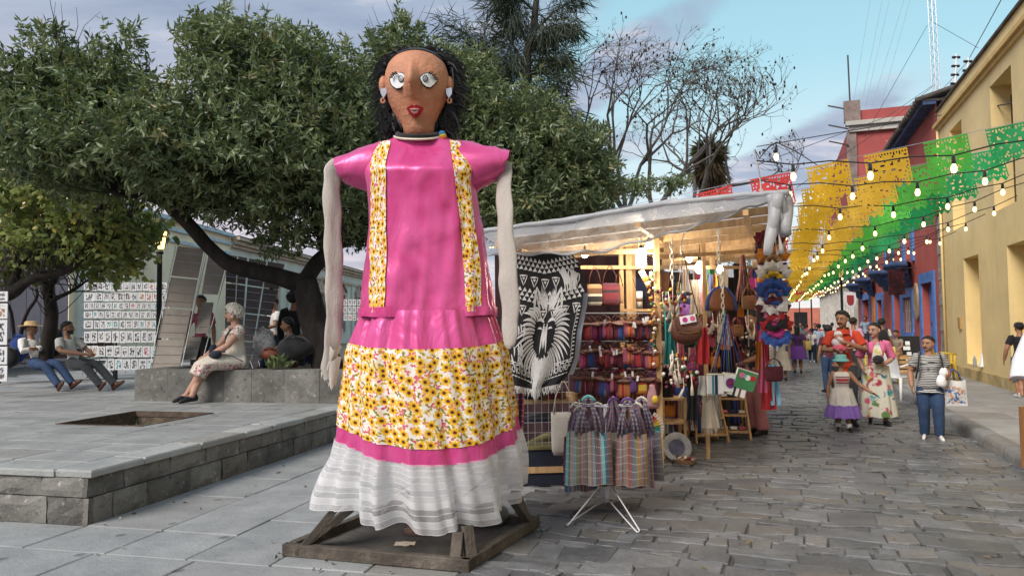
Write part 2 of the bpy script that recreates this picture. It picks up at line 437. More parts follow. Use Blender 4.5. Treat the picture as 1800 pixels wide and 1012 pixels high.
blockwall(terrace, Q(0, 0), Q(13, 0), -.02, (.235, .165), -EB, .05, M_BLK)
blockwall(terrace, Q(0, 6.0), Q(0, 0), -.02, (.235, .165), -EA, .05, M_BLK)
CW = .34
a_ = 0.0
while a_ < 13:
 L = U(.6, 1.0); rect_slab(terrace, a_, a_+L, -.012+U(-.008, .006), CW, TZ-.058, TZ, M_COP, 'coping_stone', .003, .015, .006); a_ += L
b_ = CW
while b_ < 6.5:
 L = U(.6, 1.0); rect_slab(terrace, -.012, CW, b_, b_+L, TZ-.058, TZ, M_COP, 'coping_stone', .003, .015, .006); b_ += L
a_ = CW; row = 0; many = MB()
while a_ < 17:
 d = U(.40, .5); b_ = CW - (U(0, .5) if row % 2 else 0); far = a_ > 8.5
 while b_ < 11:
  L = U(.8, 1.1)
  rs = [(a_, a_+d, max(b_, CW), b_+L)]
  r_ = rs[0]
  if r_[0] < pa1 and r_[1] > pa0 and r_[2] < pb1 and r_[3] > pb0:
   rs = []
   if r_[0] < pa0: rs.append((r_[0], pa0, r_[2], r_[3]))
   if r_[1] > pa1: rs.append((pa1, r_[1], r_[2], r_[3]))
   m0, m1 = max(r_[0], pa0), min(r_[1], pa1)
   if r_[2] < pb0: rs.append((m0, m1, r_[2], pb0))
   if r_[3] > pb1: rs.append((m0, m1, pb1, r_[3]))
  for q in rs:
   if q[1]-q[0] < .03 or q[3]-q[2] < .03: continue
   c = Q((q[0]+q[1])/2, (q[2]+q[3])/2, TZ)
   if far or in_frame(c) is None:
    P = [Q(q[0]+.006, q[2]+.006), Q(q[1]-.006, q[2]+.006), Q(q[1]-.006, q[3]-.006), Q(q[0]+.006, q[3]-.006)]
    stone(many, P, TZ-.04, TZ+U(-.003, .003), .007, 0, .004)
   else: rect_slab(terrace, *q, TZ-.04, TZ-.001, M_TER)
  b_ += L
 a_ += d; row += 1
many.build('far_paving', M_TER, terrace, kind='stuff')
mb = MB(); mb.poly([Q(pa0, pb0, .27), Q(pa1, pb0, .27), Q(pa1, pb1, .27), Q(pa0, pb1, .27)][::-1])
for p0, p1 in (((pa0, pb0), (pa1, pb0)), ((pa1, pb0), (pa1, pb1)), ((pa1, pb1), (pa0, pb1)), ((pa0, pb1), (pa0, pb0))):
 mb.poly([Q(*p0, .27), Q(*p1, .27), Q(*p1, TZ-.035), Q(*p0, TZ-.035)][::-1])
mb.build('tree_pit', M_SOIL, terrace)
for p0, p1 in (((pa0, pb0), (pa1, pb0)), ((pa1, pb0), (pa1, pb1)), ((pa1, pb1), (pa0, pb1)), ((pa0, pb1), (pa0, pb0))):
 mb = MB(); mb.bar(Q(*p0, TZ-.03), Q(*p1, TZ-.03), .02, .075); mb.build('pit_edging', pm('rusty_steel', (.09, .065, .05), .8, .4, 8, .4), terrace)
mb = MB()
for i in range(60):
 p = Q(U(pa0+.05, pa1-.05), U(pb0+.05, pb1-.05), .27); r_ = U(.015, .05); mb.ell(p, (r_, r_*U(.7, 1), r_*.6), 6)
mb.build('soil_clods', M_SOIL, terrace, kind='stuff')
pw = Q(pa0+(pa1-pa0)*.5, pb0+(pb1-pb0)*.42, .28)
wd = thing('weed', 'small dry weed growing in the square tree pit', 'plant', pw)
mb = MB()
for i in range(60):
 a_ = U(0, 6.3); L = U(.06, .2); e = U(.3, 1.2); d = V((math.cos(a_)*math.cos(e), math.sin(a_)*math.cos(e), math.sin(e)))
 p0 = V((U(-.12, .12), U(-.12, .12), 0)); s_ = d.cross(V((0, 0, 1))).normalized()*.006
 mb.poly([p0-s_, p0+s_, p0+d*L])
mb.build('leaf_blades', pm('dry_weed', (.14, .13, .05), .9, .3), wd)
A, B = gnd(237, 704, TZ), gnd(660, 709, TZ); B = A + (B-A)*((toQ(A)[1]-.25)/(toQ(A)[1]-toQ(B)[1]))
nrm = V(((B-A).y, -(B-A).x, 0)).normalized(); inn = EA; dd = (B-A).normalized(); LW = (B-A).length
planter = thing('planter_wall', 'low grey stone planter wall that the white haired woman sits on', 'seat wall', A)
core = MB()
P = [A+inn*.02, B+inn*.02, B+inn*5.2, A+inn*5.2]
core.prism([V((p.x, p.y, TZ)) for p in P], (0, 0, .40)); core.build('core', M_DIRT, planter, world=True)
x = 0.0
while x < LW:
 L = U(.40, .62); x1 = min(LW, x+L)
 mb = MB(); q0, q1 = A+dd*(x+.003), A+dd*(x1-.003); tone = (rnd.random()*.6+.2, rnd.random()*.7); o = U(-.003, .003)
 def fn(i, j, q0=q0, q1=q1, o=o):
  p = q0+(q1-q0)*i; return V((p.x, p.y, TZ+.5*j)) + nrm*(o+.02 + (-.006 if i in (0, 1) or j == 1 else U(-.003, .003)))
 mb.grid(fn, 3, 4, 0, lambda i, j, tn=tone: tn)
 c0 = [fn(0, 0), fn(1, 0), fn(1, 1), fn(0, 1)]; bk = [p-nrm*.36 for p in c0]
 mb.add(c0+bk, [(1, 0, 4, 5), (2, 1, 5, 6), (3, 2, 6, 7), (0, 3, 7, 4), (7, 6, 5, 4)], 0, [tone]*8)
 mb.build('stone_block', M_BLK, planter, world=True); x = x1
y = .36
while y < 5.2:
 L = U(.45, .62); y1 = min(5.2, y+L); mb = MB(); tone = (rnd.random()*.6+.2, rnd.random()*.7)
 q0, q1 = A+inn*(y1-.003), A+inn*(y+.003)
 pts = [q0-dd*.02, q1-dd*.02, q1+dd*.33, q0+dd*.33]
 stone(mb, pts, TZ, TZ+.5, .006, 0, 0, tone=tone); mb.build('stone_block', M_BLK, planter, world=True); y = y1
mb = MB(); P = [A+inn*.34+dd*.3, B+inn*.34, B+inn*5.1, A+inn*5.1+dd*.3]
def soil(i, j):
 p = P[0].lerp(P[1], i).lerp(P[3].lerp(P[2], i), j); return V((p.x, p.y, TZ+.43+.05*mnoise.noise((p.x*2, p.y*2, 0))))
mb.grid(soil, 30, 16); mb.build('soil', M_SOIL, planter, True, True)
walk = sheet('pavement', [S(-6, KV+.1), S(-6, WV+.4), S(105, WV+.4), S(105, KV+.1)][::-1], .10, M_DIRT)
def srect(parent, u0, u1, v0, v1, z0, z1, m_, name, g=.005, bev=.008, jit=.004, tilt=.004, rough=0):
 P = [S(u0+g, v0+g), S(u0+g, v1-g), S(u1-g, v1-g), S(u1-g, v0+g)]
 P = [p+V((U(-jit, jit), U(-jit, jit), 0)) for p in P]
 mb = MB(); stone(mb, P, z0, z1, bev, 0, tilt); return mb.build(name, m_, parent)
u = 3.0
while u < 60:
 d = U(.9, 1.1)
 for v0, v1 in ((KV+.2, 3.35), (3.35, WV+.05)):
  srect(walk, u+U(-.02, .02), u+d, v0, v1, .09, .135, M_WALK, 'paving_slab')
 u += d
sheet('far_pavement', [S(60, KV+.2), S(60, WV+.3), S(105, WV+.3), S(105, KV+.2)][::-1], .132, M_WALK)
u = 3.0
while u < 60:
 d = U(.7, 1.05); mb = MB(); tone = (rnd.random(), rnd.random())
 def kf(i, j, u=u, d=d):
  pr = [(KV-.012, -.05), (KV, .06), (KV+.01, .115), (KV+.045, .14), (KV+.12, .146), (KV+.195, .14)][round(j*5)]
  uu = u+.004+(d-.008)*i; n_ = mnoise.noise((uu*3, pr[0]*9, pr[1]*9))*.016
  return S(uu, pr[0]+n_, pr[1]+n_*.5)
 mb.grid(kf, 5, 5, 0, lambda i, j, tn=tone: tn)
 mb.build('kerb_stone', M_KERB, walk, True); u += d
# ================================================================== BUILDINGS
def plaster(name, col, worn=None, under=None, amt=.5, rough=.85, bump=.25, streak=.25):
 m_, t = newmat(name)
 p = t('TexCoord').outputs['Object']
 n = t('TexNoise', {'Vector': p, 'Scale': .55, 'Detail': 8.0, 'Roughness': .62}).outputs[0]
 c = t.mix(t.sm(n, .3, .7), tuple(x*.86 for x in col), tuple(min(1, x*1.1) for x in col))
 ps = t('VectorMath', {0: p, 1: (2.5, 2.5, .18)}, operation='MULTIPLY')
 ns = t('TexNoise', {'Vector': ps, 'Scale': 1.6, 'Detail': 6.0, 'Roughness': .7}).outputs[0]
 c = t.mix(t.m('MULTIPLY', t.sm(ns, .52, .75), streak), c, tuple(x*.45 for x in col))
 if worn:
  nw = t('TexNoise', {'Vector': p, 'Scale': 2.4, 'Detail': 9.0, 'Roughness': .72, 'Distortion': .4}).outputs[0]
  z = t('SeparateXYZ', {0: p}).outputs[2]
  lo = t.m('MULTIPLY', t.sm(z, 2.2, .2), .10)
  c = t.mix(t.m('MULTIPLY', t.sm(t.m('ADD', nw, lo), .68, .70), amt), c, worn)
 hb = t('TexNoise', {'Vector': p, 'Scale': 14.0, 'Detail': 7.0, 'Roughness': .7}).outputs[0]
 out(t, t('BsdfPrincipled', {'Base Color': c, 'Roughness': rough, 'Specular IOR Level': .25, 'Normal': t('Bump', {'Strength': bump, 'Distance': .02, 'Height': hb}).outputs[0]}).outputs[0])
 return m_
M_YEL = plaster('yellow_plaster', (.80, .62, .30), (.76, .66, .46), amt=.4, streak=.26, rough=.6)
M_RED = plaster('red_plaster', (.44, .105, .085), (.60, .52, .47), amt=.9, streak=.3)
M_REDD = plaster('dull_red_plaster', (.36, .085, .08), (.55, .48, .44), amt=.5, streak=.3)
M_CRM = plaster('cream_plaster', (.95, .79, .56), (.85, .74, .56), amt=.3, streak=.12)
M_PGR = plaster('pale_green_plaster', (.66, .66, .58), amt=.3, streak=.15)
M_MAU = plaster('mauve_plaster', (.46, .36, .38), amt=.3)
M_GRW = plaster('greyish_white_plaster', (.48, .46, .42), (.34, .32, .3), amt=.6, streak=.4)
M_ORW = plaster('orange_red_plaster', (.5, .17, .12), (.6, .5, .42), amt=.5)
M_STN = pm('carved_stone', (.50, .40, .30), .85, .2, 3, .5, 20)
M_BLU = pm('blue_paint', (.085, .20, .50), .6, .25, 3, .4, 25, dirt=((.42, .46, .52), 5, .66))
M_BLD = pm('dark_blue_stone', (.05, .085, .19), .8, .35, 3, .7, 14, dirt=((.2, .22, .27), 6, .6))
M_DKW = pm('dark_wood', (.05, .032, .024), .6, .3, 5, .3, 40, stretch=(3, 3, .6))
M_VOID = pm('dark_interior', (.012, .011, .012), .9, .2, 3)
M_GLS = pm('window_glass', (.03, .035, .045), .08, .2, 1, spec=.7)
M_TILE = pm('roof_tile', (.085, .075, .07), .9, .4, 5, .6, 20, rv=.4)
M_TAN = pm('yellow_trim', (.62, .43, .17), .7, .12, 3)
def facade(name, mat_, parent, o, u, wn, x0, x1, z0, z1, holes, depth):
 """wall sheet with real openings; reveals go back by depth"""
 xs = sorted({x0, x1, *[h[0] for h in holes], *[h[1] for h in holes]}); zs = sorted({z0, z1, *[h[2] for h in holes], *[h[3] for h in holes]})
 mb = MB(); up = V((0, 0, 1))
 P = lambda x, z, d=0: V(o)+u*x+up*z-wn*d
 for i in range(len(xs)-1):
  for j in range(len(zs)-1):
   cx, cz = (xs[i]+xs[i+1])/2, (zs[j]+zs[j+1])/2
   if any(h[0] < cx < h[1] and h[2] < cz < h[3] for h in holes): continue
   mb.poly([P(xs[i], zs[j]), P(xs[i+1], zs[j]), P(xs[i+1], zs[j+1]), P(xs[i], zs[j+1])])
 for h in holes:
  a, b, c, d = h[:4]
  for q in (((a, c), (a, d)), ((a, d), (b, d)), ((b, d), (b, c)), ((b, c), (a, c))):
   (xa, za), (xb, zb) = q; mb.poly([P(xa, za), P(xb, zb), P(xb, zb, depth), P(xa, za, depth)])
 return mb.build(name, mat_, parent, world=True)
UP = V((0, 0, 1))
O4 = S(0, WV); OUT = -SV
def fr(parent, name, m_, x0, x1, z0, z1, d0, d1, bevel=0, o=None, u=None, wn=None):
 mb = MB(); mb.frame(o or O4, u or SU, UP, wn or OUT, x0, x1, z0, z1, d0, d1); return mb.build(name, m_, parent, world=True, bevel=bevel)
yb = thing('yellow_building', 'yellow plastered building with deep plain window niches beside the pavement', 'building', S(10, WV))
NI = [(21.0, 22.3, 3.95, 6.6), (16.87, 18.4, 3.9, 6.62), (12.6, 14.1, 3.9, 6.62), (19.9, 21.35, .50, 3.12), (15.75, 17.65, .45, 3.1), (11.4, 13.2, .45, 3.1)]
facade('wall', M_YEL, yb, O4, SU, OUT, -3, 23.8, .05, 7.5, NI, .42)
for k, h in enumerate(NI):
 w_ = fr(yb, 'window_niche' if k < 3 else 'door_niche', M_YEL, h[0]-.02, h[1]+.02, h[2]-.02, h[3]+.02, -.45, -.42)
 if k in (1, 2):
  mb = MB(); mb.frame(O4, SU, UP, OUT, h[0]+.1, h[0]+.62, h[2]+.02, h[3]-.25, -.40, -.35); mb.build('shutter', M_DKW, w_, world=True)
  mb = MB(); mb.frame(O4, SU, UP, OUT, h[0]+.66, h[1]-.1, h[2]+.02, h[3]-.25, -.40, -.35); mb.build('shutter', M_DKW, w_, world=True)
 if k in (4, 5):
  mb = MB(); mb.frame(O4, SU, UP, OUT, h[0]+.1, h[1]-.35, h[2], h[3]-.3, -.41, -.36); mb.build('wooden_door', M_DKW, w_, world=True)
fr(yb, 'cornice', M_TAN, -3, 23.8, 6.93, 7.02, 0, .06); fr(yb, 'cornice', M_TAN, -3, 23.8, 7.025, 7.12, 0, .13)
mb = MB(); mb.frame(O4, SU, UP, OUT, -3, 23.8, 7.5, 7.56, -.4, .06); mb.build('parapet_cap', M_TILE, yb, world=True)
fr(yb, 'meter_box', pm('meter_plate', (.42, .26, .10), .6), 21.75, 22.0, 1.35, 1.65, 0, .05)
for q in (23.5,): mb = MB(); mb.tube([O4+SU*q+OUT*.06+UP*(3.4 if q < 20 else .2), O4+SU*q+OUT*.06+UP*6.9], .035, 6); mb.build('drain_pipe', IRON if q < 20 else M_YEL, yb, True, world=True)
fr(yb, 'base_course', M_TAN if False else pm('worn_base', (.50, .38, .17), .9, .3, 2, dirt=((.30, .26, .19), 1.5, .5, .7)), -3, 15.74, .1, .38, 0, .018); fr(yb, 'base_course', MC['worn_base'], 15.76, 23.78, .1, .38, 0, .018)
fr(yb, 'side_wall', M_YEL, 23.78, 23.8, .05, 7.5, -9, -.01)
rb = thing('red_building', 'red plastered building with blue door frames and scalloped blue balconies', 'building', S(35, WV))
DO = [(25.2, 27.0, .15, 2.75), (28.95, 30.7, 1.15, 2.4), (31.3, 33.1, .15, 2.7), (36.4, 38.1, .15, 2.5), (41.1, 44.2, .15, 2.65)]
BC = [29.2, 33.8, 39.3, 44.6]
UW = [(c-.75, c+.75, 3.75, 6.3) for c in BC]
facade('wall', M_RED, rb, O4, SU, OUT, 23.82, 46.5, .05, 7.9, DO+UW, .3)
for k, h in enumerate(DO):
 mb = MB(); fw = .32
 for x0, x1, z0, z1 in ((h[0]-fw, h[0], h[2] if k != 1 else h[2]-.2, h[3]+fw), (h[1], h[1]+fw, h[2] if k != 1 else h[2]-.2, h[3]+fw), (h[0], h[1], h[3], h[3]+fw)):
  mb.frame(O4, SU, UP, OUT, x0, x1, z0, z1, .0, .05)
 if k == 1: mb.frame(O4, SU, UP, OUT, h[0]-fw, h[1]+fw, h[2]-.22, h[2], .0, .09)
 f = mb.build('window_frame' if k == 1 else 'door_frame', M_BLU, rb, world=True)
 if k == 1:
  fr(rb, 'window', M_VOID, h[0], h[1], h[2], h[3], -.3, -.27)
  for q in range(5): fr(rb, 'window_bar', M_GRW, h[0]+.15+q*.35, h[0]+.18+q*.35, h[2], h[3], -.06, -.03)
  for q in (.3, .75): fr(rb, 'window_bar', M_GRW, h[0], h[1], h[2]+q, h[2]+q+.04, -.09, -.06)
 elif k in (0, 2):
  d = fr(rb, 'door', pm('bright_blue_door', (.05, .17, .42), .55, .25, 3, .3, 20), h[0], h[1], h[2], h[3], -.26, -.2)
  for q in (0, 1):
   for r_ in (0, 1):
    mb = MB(); mb.frame(O4, SU, UP, OUT, h[0]+.12+q*.85, h[0]+.85+q*.85, h[2]+.15+r_*1.2, h[2]+1.2+r_*1.2, -.2, -.18); mb.build('door_panel', M_BLU, d, world=True)
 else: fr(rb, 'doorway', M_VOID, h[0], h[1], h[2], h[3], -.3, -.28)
for c in BC:
 mb = MB(); n = 14
 prof = [(.0, 2.75), (.22, 2.8), (.28, 2.95), (.42, 3.0), (.48, 3.15), (.60, 3.2), (.66, 3.38), (.80, 3.42), (.82, 3.58), (.0, 3.58)]
 rings = []
 for d, z in prof[:-1]:
  rings.append([O4+SU*(c+math.cos(PI*j/n)*(.55+d*.95))+OUT*(d*(.35+.65*math.sin(PI*j/n)**.7)*(1+.04*math.sin(j*2.5)))+UP*z for j in range(n+1)])
 rings.append([O4+SU*(c+math.cos(PI*j/n)*.3)+UP*3.585 for j in range(n+1)])
 mb.loft(rings, 0, False, False, closed=False); mb.build('balcony', M_BLD, rb, True, world=True)
 mb = MB()
 for x0, x1, z0, z1 in ((c-1.1, c-.75, 3.6, 6.65), (c+.75, c+1.1, 3.6, 6.65), (c-.75, c+.75, 6.3, 6.65)): mb.frame(O4, SU, UP, OUT, x0, x1, z0, z1, 0, .07)
 mb.build('window_frame', M_BLU, rb, world=True)
 w_ = fr(rb, 'window', M_GLS, c-.75, c+.75, 3.75, 6.3, -.3, -.27)
 for q in (-.75, .05):
  mb = MB(); mb.frame(O4, SU, UP, OUT, c+q+.03, c+q+.67, 3.75, 6.25, -.2, -.15); mb.build('shutter', M_BLU, w_, world=True)
 for q in range(9):
  mb = MB(); p = O4+SU*(c-.9+q*.225)+OUT*.6; mb.tube([p+UP*3.58, p+UP*4.5], .012, 5); mb.build('baluster', IRON, rb, world=True)
 mb = MB(); mb.bar(O4+SU*(c-.95)+OUT*.6+UP*4.5, O4+SU*(c+.95)+OUT*.6+UP*4.5, .05, .03); mb.build('railing', IRON, rb, world=True)
fr(rb, 'base_course', M_REDD, 23.82, 25.2-.33, .1, .5, 0, .02)
fr(rb, 'eave_board', M_BLD, 23.82, 46.5, 7.78, 7.9, 0, .34)
for q in range(60):
 x = 23.9+q*.378; mb = MB(); mb.tube([O4+SU*x+OUT*.5+UP*7.93, O4+SU*x-OUT*1.4+UP*8.5], [.13, .11], 7, flat=.7); mb.build('roof_tile', M_TILE, rb, True, world=True)
fr(rb, 'roof_slab', M_TILE, 23.82, 46.5, 7.86, 7.93, -1.5, .3)
mb = MB()
for q in range(13):
 mb.frame(O4, SU, UP, OUT, 23.55, 23.98, .2+q*.36, .2+q*.36+.345, .0, .07+.02*(q % 2))
mb.build('stone_quoin', M_STN if False else pm('weathered_quoin', (.30, .29, .26), .9, .35, 4, .8, 14), rb, world=True)
mb = MB(); mb.lathe([(.02, 0), (.18, .1), (.12, .2), (.24, .32), (.2, .45), (.08, .55)], 10, (O4+SU*23.75+OUT*.2+UP*4.5)); mb.build('stone_ornament', M_REDD, rb, True, world=True)
sg = thing('hanging_sign', 'narrow black board with red figures hung out from the red wall', 'sign', O4+SU*28.0+OUT*.6+UP*2.45)
mb = MB(); mb.box((0, 0, .42), (.55, .05, .84)); mb.build('board', pm('black_red_board', (.03, .012, .014), .5, .4, 4, dirt=((.30, .02, .03), 9, .56)), sg)
mb = MB(); mb.bar(V((0, 0, .9)), V((0, 0, .9))+SV*.62, .03, .03); mb.build('bracket', IRON, sg)
od = thing('oval_board', 'round tan wooden disc hung on the red wall between window and door', 'sign', O4+SU*27.75+OUT*.03+UP*1.6)
mb = MB(); rings = [[SU*(.36*r*math.cos(2*PI*j/24))+UP*(.62*r*math.sin(2*PI*j/24)+.6)+OUT*d for j in range(24)] for r, d in ((1, 0), (1, .05), (.9, .07), (.2, .06))]
mb.loft(rings); mb.build('disc', pm('tan_disc', (.34, .24, .14), .7, .3, 4), od)
ss = thing('shield_sign', 'small white shield sign on a bracket down the red street front', 'sign', O4+SU*43.2+OUT*.7+UP*2.2)
mb = MB(); pts = [V((x, 0, z))*1.0 for x, z in ((-.3, .9), (-.3, .3), (-.2, .1), (0, 0), (.2, .1), (.3, .3), (.3, .9))]; mb.prism(pts, (0, .05, 0)); mb.build('panel', WHITE, ss)
mb = MB(); mb.prism([V((x*.62, -.012, z*.62+.17)) for x, z in ((-.3, .9), (-.3, .3), (-.2, .1), (0, 0), (.2, .1), (.3, .3), (.3, .9))], (0, .01, 0)); mb.build('emblem', pm('sign_red', (.35, .05, .05), .6), ss)
mb = MB(); mb.bar(V((0, .02, .95)), V((0, .02, .95))+SV*.7, .03, .03); mb.build('bracket', IRON, ss)
ys = thing('orange_notice', 'orange notice board with a yellow edge on the red wall by a doorway', 'sign', O4+SU*39.2+OUT*.02+UP*1.4)
mb = MB(); mb.frame((0, 0, 0), SU, UP, OUT, -.45, .45, 0, 1.3, 0, .06); mb.build('board', pm('notice_orange', (.5, .2, .05), .6, .3, 8), ys)
for k_, (uu, z0) in enumerate(((25.9, 1.1),)):
 ps = thing('poster', 'black and white poster stuck low on the blue door', 'poster', O4+SU*uu+OUT*(-.17)+UP*z0)
 mb = MB(); mb.frame((0, 0, 0), SU, UP, OUT, -.5, .5, 0, .75, 0, .008); mb.build('sheet', pm('poster_print', (.03, .03, .04), .7, .3, 6, dirt=((.65, .65, .67), 5, .52)), ps)
tb = thing('corner_block', 'tall dull red block with a grey cornice rising behind the lower street fronts', 'building', S(49, WV+.2))
mb = MB(); P = [S(49, WV+.12), S(49, 11), S(72, 11), S(72, WV+.12)]; mb.prism([p+UP*.1 for p in P][::-1], UP*13.4); mb.build('wall', M_REDD, tb, world=True)
O9 = S(49, 0)
mb = MB(); mb.frame(O9, SV, UP, -SU, 4.55, 11, 13.0, 13.35, 0, .25); mb.frame(O9, SV, UP, -SU, 4.35, 11, 13.36, 13.62, 0, .45); mb.build('cornice', M_GRW, tb, world=True)
mb = MB(); mb.frame(O9, SV, UP, -SU, 4.6, 11.0, 13.62, 14.3, -.1, .12); mb.build('parapet', M_REDD, tb, world=True)
mb = MB(); mb.frame(O9, SV, UP, -SU, 4.4, 4.95, 4.5, 13.0, 0, .12); mb.build('corner_pilaster', pm('sooty_stone', (.22, .17, .155), .9, .3, 2), tb, world=True)
mb = MB(); mb.frame(O9, SV, UP, -SU, 4.3, 5.2, 13.62, 14.9, -.1, .3); mb.build('corner_post', MC['sooty_stone'], tb, world=True)
mb = MB(); mb.frame(O9, SV, UP, -SU, 7.0, 8.0, 9.0, 11.0, -.02, .05); w_ = mb.build('window', M_GLS, tb, world=True)
for z in (14.4, 13.2, 12.2):
 mb = MB(); mb.bar(S(48.8, 4.5, z), S(48.8, 3.4, z+.35), .07, .07); mb.build('projecting_pole', M_DKW, tb, world=True)
wb = thing('pilaster_building', 'grey white street front with pale pilasters and tall barred windows', 'building', S(60, WV))
WH = [(47.4+q*3.6, 48.9+q*3.6, .6, 3.5) for q in range(10)]
facade('wall', M_GRW, wb, O4, SU, OUT, 46.52, 84, .05, 4.4, WH, .25)
for q, h in enumerate(WH):
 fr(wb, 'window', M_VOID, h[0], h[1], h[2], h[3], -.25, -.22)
 for g in range(4): fr(wb, 'window_bar', IRON, h[0]+.2+g*.34, h[0]+.24+g*.34, h[2], h[3], -.05, -.02)
 fr(wb, 'pilaster', pm('pale_stone', (.56, .54, .5), .85, .2, 3), h[0]-.5, h[0]-.08, .1, 3.95, 0, .16); fr(wb, 'pilaster', pm('pale_stone', (.5, .5, .5)), h[1]+.08, h[1]+.5, .1, 3.95, 0, .16)
 if q % 3 == 0: fr(wb, 'red_panel', M_ORW, h[1]+.52, h[0]+3.08, .15, 3.9, 0, .03)
fr(wb, 'cornice', M_GRW, 46.52, 84, 3.96, 4.4, 0, .3)
eb = thing('end_building', 'white and red building closing the far end of the street', 'building', S(96, 0))
for z0, z1, m_, n_ in ((0, 3.1, M_ORW, 'lower_wall'), (3.1, 7.5, WHITE, 'upper_wall')):
 mb = MB(); mb.frame(S(96, 0), SV, UP, -SU, -14, 16, z0, z1, -4, 0); mb.build(n_, m_, eb, world=True)
for q in (-3.2, -.6, 2.2):
 mb = MB(); mb.frame(S(96, 0), SV, UP, -SU, q, q+1.5, .3, 2.6, 0, .03); mb.build('window', M_VOID, eb, world=True)
def LW_(y): return V((-15.0+.046*(y-33), y, 0))
LU = V((.046, 1, 0)).normalized(); LN = V((LU.y, -LU.x, 0))
L0 = LW_(33)
def lx(y): return (y-33)/LU.y
cb = thing('cream_building', 'long cream building with pale blue cornice bands behind the plaza trees', 'building', LW_(30))
facade('wall', M_CRM, cb, L0, LU, LN, lx(25.6), lx(38.6), 0, 6.4, [], .3)
for z0, z1, d in ((5.35, 5.5, .08), (5.85, 6.0, .12), (6.28, 6.45, .22)): fr(cb, 'cornice', pm('pale_blue_trim', (.50, .60, .66), .8), lx(25.6), lx(38.6), z0, z1, 0, d, o=L0, u=LU, wn=LN)
for y in (25.9, 27.2):
 fr(cb, 'pilaster', M_PGR, lx(y), lx(y)+.6, 0, 5.3, 0, .12, o=L0, u=LU, wn=LN)
fr(cb, 'side_wall', M_CRM, lx(25.6), lx(25.62), 0, 6.4, -8, -.01, o=L0, u=LU, wn=LN)
mv = thing('mauve_building', 'mauve building with vertical plank shutters at the plaza edge', 'building', LW_(22))
facade('wall', M_MAU, mv, L0, LU, LN, lx(12), lx(25.55), 0, 4.6, [], .3)
for q in range(24): fr(mv, 'plank', M_MAU, lx(17)+q*.34, lx(17)+q*.34+.32, .4, 4.2, 0, .03+.012*(q % 2), o=L0, u=LU, wn=LN)
gb = thing('pediment_building', 'pale green building with carved stone cornices and pedimented windows', 'building', LW_(50))
PW = [(lx(y)-.75, lx(y)+.75, 1.3, 3.9) for y in (44.5, 49.3, 54.3, 59.5, 65)]
facade('wall', M_PGR, gb, L0, LU, LN, lx(38.62), lx(84), 0, 6.2, PW, .3)
for z0, z1, d in ((4.95, 5.12, .12), (5.75, 5.9, .2), (5.92, 6.12, .34), (6.14, 6.3, .5)): fr(gb, 'cornice', M_STN, lx(38.62), lx(84), z0, z1, 0, d, o=L0, u=LU, wn=LN)
fr(gb, 'roof_edge', M_TILE, lx(38.62), lx(84), 6.3, 6.36, -3, .5, o=L0, u=LU, wn=LN)
for y in (38.8, 47, 52, 57, 62.5): fr(gb, 'pilaster', M_STN if y < 40 else M_PGR, lx(y), lx(y)+.55, 0, 4.9, 0, .14, o=L0, u=LU, wn=LN)
for h in PW:
 w_ = fr(gb, 'window', M_DKW, h[0], h[1], h[2], h[3], -.28, -.22, o=L0, u=LU, wn=LN)
 for q in range(2):
  for r_ in range(3):
   mb = MB(); mb.frame(L0, LU, UP, LN, h[0]+.12+q*.66, h[0]+.7+q*.66, h[2]+.12+r_*.83, h[2]+.8+r_*.83, -.215, -.2); mb.build('pane', M_GLS, w_, world=True)
 for x0, x1 in ((h[0]-.4, h[0]), (h[1], h[1]+.4)): fr(gb, 'window_jamb', M_STN, x0, x1, h[2]-.2, h[3]+.1, 0, .12, o=L0, u=LU, wn=LN)
 fr(gb, 'window_lintel', M_STN, h[0]-.5, h[1]+.5, h[3]+.1, h[3]+.34, 0, .2, o=L0, u=LU, wn=LN)
 mb = MB(); c = (h[0]+h[1])/2; b_ = L0+UP*(h[3]+.34)+LN*.02
 for (x0, z0), (x1, z1) in (((c-1.3, .06), (c, .86)), ((c, .86), (c+1.3, .06))): mb.bar(b_+LU*x0+UP*z0+LN*.1, b_+LU*x1+UP*z1+LN*.1, .22, .13)
 mb.prism([b_+LU*(c-1.1)+UP*.03, b_+LU*(c+1.1)+UP*.03, b_+LU*c+UP*.72][::-1], LN*.06); mb.build('pediment', M_STN, gb, world=True)
# ================================================================== TREES
def leaf_mat(name, c1, c2, c3=None, trans=.3, rough=.5, spec=.35):
 m_, t = newmat(name)
 uv = t('SeparateXYZ', {0: t('UVMap').outputs[0]}).outputs
 p = t('TexCoord').outputs['Object']
 n = t('TexNoise', {'Vector': p, 'Scale': 1.6, 'Detail': 3.0}).outputs[0]
 c = t.mix(t.sm(t.m('ADD', t.m('MULTIPLY', uv[0], .6), t.m('MULTIPLY', n, .5)), .25, .8), c1, c2)
 if c3: c = t.mix(t.sm(t.m('ADD', uv[1], t.m('MULTIPLY', t.m('SUBTRACT', n, .5), .6)), .84, .93), c, c3)
 b = t('BsdfPrincipled', {'Base Color': c, 'Roughness': rough, 'Specular IOR Level': spec})
 tr = t('BsdfTranslucent', {0: t.mix(.4, c, (.25, .30, .05))})
 out(t, t('MixShader', {0: trans, 1: b.outputs[0], 2: tr.outputs[0]}).outputs[0]); return m_
BARK = pm('dark_bark', (.028, .023, .02), .95, .45, 6, 1.0, 14, stretch=(1, 1, .35))
BARK2 = pm('grey_bark', (.075, .066, .058), .95, .4, 6, 1.0, 16, stretch=(1, 1, .35))
rng = np.random.default_rng(5)
def unit(n):
 v = rng.normal(size=(n, 3)); return v/np.linalg.norm(v, axis=1, keepdims=True)
